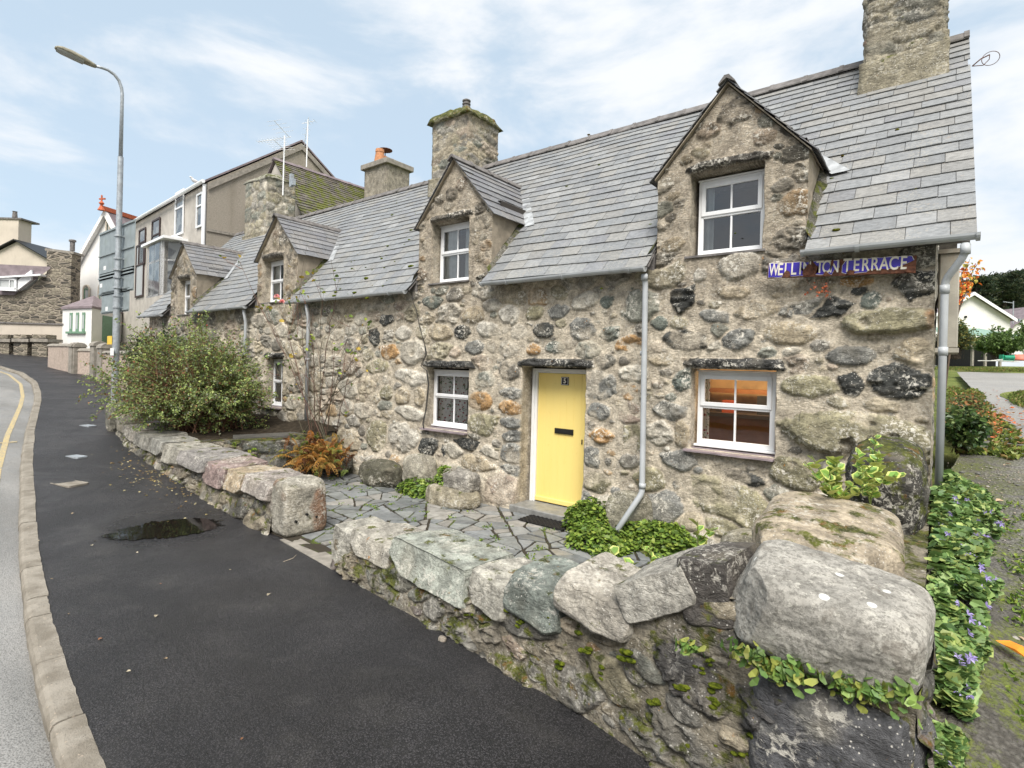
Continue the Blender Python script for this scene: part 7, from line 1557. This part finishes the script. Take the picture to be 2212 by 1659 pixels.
for i, (x, y, t, h, w, lab) in enumerate([(2110, 604, 80, 9, 3.4, 'dark pine just right of the orange tree, lowest of the row'), (2140, 598, 84, 10, 4, 'dark pine above the ridge of the white bungalow'), (2172, 594, 80, 10, 4, 'dark pine with feathery flat top above the bungalow eave'), (2203, 592, 82, 10.5, 4, 'dark pine at the right edge of the picture, tallest of the row')]): conifer(x, y, t, h, w, lab, 50+i)
# autumn sapling with orange leaves
r = np.random.RandomState(31); ot = ray(2056, 640)*17.; T = thing('autumn_tree', 'slender young tree with sparse orange and red leaves behind the house corner', 'tree', (ot[0]-.1, ot[1], -.55)); P = []; paths = []; b = np.array(T.location)
for (x, y) in [(2088, 548), (2118, 560), (2112, 570), (2120, 582), (2100, 592), (2095, 560), (2108, 604), (2084, 575), (2100, 580), (2075, 600)]:
    e = ray(x, y)*17.; m_ = ray(2062, 630)*17.; t = np.linspace(0, 1, 9)[:, None]; Q = (1-t)**2*b+2*t*(1-t)*m_+t*t*e; paths.append((Q, .02, .004)); 
    for f in np.linspace(.62, 1, 17): P.append(Q[int(f*8)]+(Q[min(8, int(f*8)+1)]-Q[int(f*8)])*(f*8 % 1)+r.normal(size=3)*.05)
sticks(paths, (.10, .07, .05), 4).build('trunk', M_twig, T); P = np.array(P); N = len(P); D = r.normal(size=(N, 3)); D[:, 2] -= .8; V, F, Cc = leaves(P, D, .13*r.uniform(.6, 1.2, N), jitcol(r, N, [(.75, .20, .04), (.80, .32, .06), (.60, .12, .04), (.45, .40, .08)], v=.15), .4, .2, .3, 3); mesh('crown', V, F, M_leaf, T, col=Cc, smooth=False)
# oddments on the far grass
q = PG(2180, 779); q = ray(2166, 781)*25; hr = thing('hose_reel', 'green garden hose reel lying on the grass beyond the lane', 'hose reel', q); mb = MB(); mb.obox(q, rr_*.55, fw*.2, (0, 0, .10)); mb.obox(q, rr_*.06, fw*.2, (0, 0, .32)); mb.obox(q+rr_*.49, rr_*.06, fw*.2, (0, 0, .32)); mb.tube([q+rr_*.05+(0, 0, .2), q+rr_*.5+(0, 0, .2)], .09, 10); mb.build('frame', M_gplastic, hr); mb = MB(); mb.tube([q+(0, 0, .1), q-rr_*.6+(0, 0, .02), q-rr_*1.4-fw*.3, q-rr_*.9-fw*.8, q+rr_*.2-fw*.6, q+rr_*.4], .02, 5); mb.build('hose', M_hose, hr)
q = ray(2203, 779)*27; mb = MB(); mb.lathe(q, [(.34, 0), (.34, .08), (.28, .22), (.15, .30), (.0, .32)], 14); tag(mb.build('plastic_tub', M_orange, smooth=True), 'upturned red-orange plastic tub on the far grass', 'tub')
# grass islands
def grass_patch(cx, cy, a, b, rot, lab, seed, dens=2600):
    r = np.random.RandomState(seed); n = dens; th = r.uniform(0, 6.28, n); rr = np.sqrt(r.rand(n)); x = np.cos(th)*rr*a; y = np.sin(th)*rr*b; X = cx+x*math.cos(rot)-y*math.sin(rot); Y = cy+x*math.sin(rot)+y*math.cos(rot); Z = ground_z(X, Y)+.03; D = r.normal(size=(n, 3))*.35; D[:, 2] = 1
    V, F, Cc = leaves(np.c_[X, Y, Z], D, .10*r.uniform(.5, 1.2, n), jitcol(r, n, [(.13, .18, .035), (.18, .24, .05), (.09, .13, .03), (.28, .22, .08)]), .10, 0, .3, seed); o = mesh('grass', V, F, M_leaf, None, col=Cc, smooth=False, loc=(cx, cy, float(ground_z(cx, cy)))); tag(o, lab, 'grass', kind='stuff'); return o
grass_patch(2.35, 19., .8, 3.2, -.12, 'island of short grass in the middle of the forking lane', 1, 6000)
grass_patch(6, 39., 9, 3.5, 0, 'rough grass beyond the lane in front of the shed', 2, 16000)
mb = MB()
_g = np.linspace(0, 2*math.pi, 40, endpoint=False); V = [(2.35, 19., float(ground_z(2.35, 19.))+.05)]+[(2.35+.85*math.cos(t)*(1+.15*math.sin(3*t))-.12*-3.3*math.sin(t)*0, 19+3.3*math.sin(t), float(ground_z(2.35, 19+3.3*math.sin(t)))+.02) for t in _g]; struct(mesh('grass_island', np.array(V), [[0, 1+i, 1+(i+1) % 40] for i in range(40)], M_grass))
# ------------------------------------------------------------------ litter: fallen leaves, twigs, chips
def litter(n, xf, yf, zf, size, pal, lab, seed, name='fallen_leaves'):
    r = np.random.RandomState(seed); X = xf(r, n); Y = yf(r, X); Z = zf(X, Y)+.008; D = r.normal(size=(n, 3)); D[:, 2] *= .12; V, F, Cc = leaves(np.c_[X, Y, Z], D, size*r.uniform(.5, 1.4, n), jitcol(r, n, pal), .5, 3, -.15, seed); o = mesh(name, V, F, M_leaf, None, col=Cc, smooth=False, loc=(X.mean(), Y.mean(), Z.mean())); tag(o, lab, 'leaves', kind='stuff')
pz = lambda X, Y: ground_z(X, Y)+undul(X, Y)
litter(170, lambda r, n: r.normal(-10.2, 1.1, n), lambda r, X: path_xy(LW, X+14.1)[0][:, 1]-.12-np.abs(r.normal(0, .28, len(X))), pz, .034, [(.45, .36, .14), (.34, .24, .10), (.50, .44, .25), (.20, .13, .06)], 'small yellow leaves scattered on the asphalt below the shrub', 1)
litter(16, lambda r, n: r.uniform(-9, -1.5, n), lambda r, X: r.uniform(1.2, 2.9, len(X)), pz, .03, [(.40, .30, .18), (.5, .44, .32), (.3, .15, .08)], 'few dry leaves scattered over the near pavement', 2)
litter(260, lambda r, n: r.uniform(.3, 3.0, n), lambda r, X: r.uniform(3, 22, len(X)), lambda X, Y: ground_z(X, Y)+.03, .06, [(.42, .14, .05), (.5, .25, .10), (.45, .33, .22)], 'autumn leaves strewn along the lane', 3)
litter(220, lambda r, n: r.normal(.85, .3, n), lambda r, X: r.normal(13.5, 1.6, len(X)), lambda X, Y: ground_z(X, Y)+.05, .08, [(.60, .16, .05), (.5, .25, .10)], 'drift of orange leaves at the foot of the verge', 4)
q = PG(2096, 1413); lf = leaves(np.array([[.30, 4.05, lane_z(4.05)+.09]]), np.array([[.9, -.5, -.1]]), .15, np.array([[.85, .30, .03]]), .34, 4, -.2, 2); o = mesh('fallen_leaf', *lf[:2], M_leafgloss, None, col=lf[2], loc=(.3, 4, -1.5)); tag(o, 'single large bright orange leaf on the dark ground beside the bank', 'leaf')
# weeds in the patio joints and between lane stones
def tufts(n, xr, yr, zf, lab, seed, sz=.04, pal=PB, k=14, cat='grass'):
    r = np.random.RandomState(seed); c = np.c_[r.uniform(*xr, n), r.uniform(*yr, n)]; c = np.repeat(c, k, 0)+r.normal(size=(n*k, 2))*.035; Z = zf(c[:, 0], c[:, 1]); D = r.normal(size=(n*k, 3)); D[:, 2] = np.abs(D[:, 2])+.3; V, F, Cc = leaves(np.c_[c, Z], D, sz*r.uniform(.5, 1.2, n*k), jitcol(r, n*k, pal), .3, .5, .3, seed); o = mesh('weeds', V, F, M_leaf, None, col=Cc, smooth=False, loc=(np.mean(xr), np.mean(yr), float(Z.mean()))); tag(o, lab, cat, kind='stuff')
tufts(110, (-9, -1), (3.8, 6.2), lambda X, Y: X*0+PZ-.004, 'tiny green weeds growing in the joints of the slate paving', 1, .035)
tufts(110, (.25, 1.0), (2.6, 7), lambda X, Y: ground_z(X, Y)+.03, 'small weeds in the dark earth between wall and lane', 2, .035)
tufts(40, (-12, -3), (0, 1), lambda X, Y: gz0(X)-.09, 'specks of grass in the gutter against the kerb', 3, .02) if False else None
# pebbles along the dark earth of the lane
def pebbles():
    r = np.random.RandomState(6); cv, cf = cubesphere(2); L = np.linalg.norm(cv, axis=1)[:, None]; V = []; F = []; Cc = []; b = 0
    for k in range(2600):
        x = r.uniform(.1, 2.2)**1.0; y = r.uniform(2.4, 8.5); s = r.uniform(.003, .009)*(1+(r.rand() < .04)*1.3); q = cv/L*np.array([s*r.uniform(.8, 1.6), s*r.uniform(.8, 1.6), s*.6])+np.array([x, y, float(ground_z(x, y))+.02+.02*float(vn(np.array([x*2.2, y*2.2, 0]), 5))]); V.append(q); F.append(cf+b); b += len(q); c = np.array([(.22, .21, .19), (.30, .28, .25), (.12, .12, .115), (.36, .30, .24)][r.randint(4)]); Cc.append(np.tile(c, (len(q), 1)))
    o = mesh('gravel', np.concatenate(V), np.concatenate(F), M_col, None, col=np.concatenate(Cc), smooth=True, loc=(1, 5, -1.5)); tag(o, 'loose small stones scattered over the lane surface', 'gravel', kind='stuff')
pebbles()
cr = ray(212, 884); q = PX(212, 884, Y=4.25); 

# slate roofed row across the road, seen only mirrored in the window panes and the puddle
op = thing('opposite_house', 'plain rendered slate-roofed row across the road behind the photographer', 'house', (-10, -12, -2.3)); mb = MB(); mb.box((-45, -17, -2.4), (14, -12, 2.3)); mb.build('wall', M_cream, op)
mb = MB(); mb.add([(-45.3, -11.7, 2.25), (14.3, -11.7, 2.25), (14.3, -14.5, 4.7), (-45.3, -14.5, 4.7), (-45.3, -17.3, 2.25), (14.3, -17.3, 2.25)], [[0, 1, 2, 3], [3, 2, 5, 4], [0, 3, 4], [1, 5, 2]]); mb.build('roof', M_purple, op)

shrub('bush', (.55, 15.5, -.62), (.28, 2.4, .22), 3200, .06, [(.12, .17, .04), (.18, .2, .06), (.30, .14, .05), (.09, .12, .04)], None, 27, (.09, .06, .03), 'thin weedy growth with orange leaves at the far end of the gable verge', 'bush', 260, .1, base=(.55, 15.5, -.80))
tufts(240, (.35, 1.05), (9, 22), lambda X, Y: ground_z(X, Y)+.02, 'ragged grass edging the lane behind the house', 5, .09, [(.13, .18, .035), (.2, .24, .05), (.09, .13, .03), (.28, .2, .07)], 16)

q = PG(956, 1385); o = boulder('loose_stone', (q[0], q[1], q[2]+.018), (.07, .05, .045), M_bould_clean, None, 301, (.33, .29, .24), 3, .006, 20, (0, 0), 12); tag(o, 'small loose stone on the pavement below the garden wall', 'stone')
q = PX(255, 890, Y=4.15); ct = thing('wooden_crate', 'scrap of pale wooden crate tucked under the shrub behind the stone post', 'crate', q)
for k in range(5):
    mb = MB(); mb.obox(q+np.array([-.12+.05*k, .02*k, -.06+.03*(k % 2)]), (.26, .05*(k-2), .02*k), (0, .05, .02), (0, 0, .022)); mb.build('slat', M_barnwood, ct)
# dry creeper with rusty leaves under the name plate
r = np.random.RandomState(44); dv = thing('dead_creeper', 'dry creeper tendrils with a few rust-red leaves just below the name sign', 'creeper', PX(1760, 640, Y=6.50)); paths = []
for k in range(9):
    a = PX(r.uniform(1735, 1790), r.uniform(600, 612), Y=6.50); b = PX(r.uniform(1725, 1800), r.uniform(625, 655), Y=6.49); t = np.linspace(0, 1, 7)[:, None]; paths.append((a*(1-t)+b*t+r.normal(size=(7, 3))*.008, .0028, .0015))
sticks(paths, (.20, .12, .09), 4).build('tendrils', M_twig, dv); P = np.array([p[0][r.randint(2, 7)] for p in paths for _ in range(3)])+r.normal(size=(27, 3))*.01+np.array([0, -.012, 0]); V, F, Cc = leaves(P, r.normal(size=(27, 3)), .026*r.uniform(.6, 1.2, 27), jitcol(r, 27, [(.50, .14, .05), (.40, .10, .05)]), .6, .2, .3, 3); mesh('leaves', V, F, M_leaf, dv, col=Cc, smooth=False)
# a few twigs on the pavement
tw = [((332, 1505), (402, 1540)), ((760, 1245), (790, 1262)), ((612, 1215), (640, 1200)), ((1105, 1440), (1140, 1452))]
mbt = []
for k, (a, b) in enumerate(tw[1:]):
    p0, p1 = PG(*a), PG(*b); m_ = (p0+p1)/2+np.array([.03, .02, .004]); mb = MB(); mb.tube([p0+(0, 0, .008), m_+(0, 0, .006), p1+(0, 0, .008)], [.003, .0035, .002], 5, (.38, .32, .24)); tag(mb.build('twig', M_col), ['pale curled twig on the asphalt beside the first coping stone', 'short bent twig near the concrete gate strip', 'straight thin twig at the foot of the mossy wall'][k], 'twig')
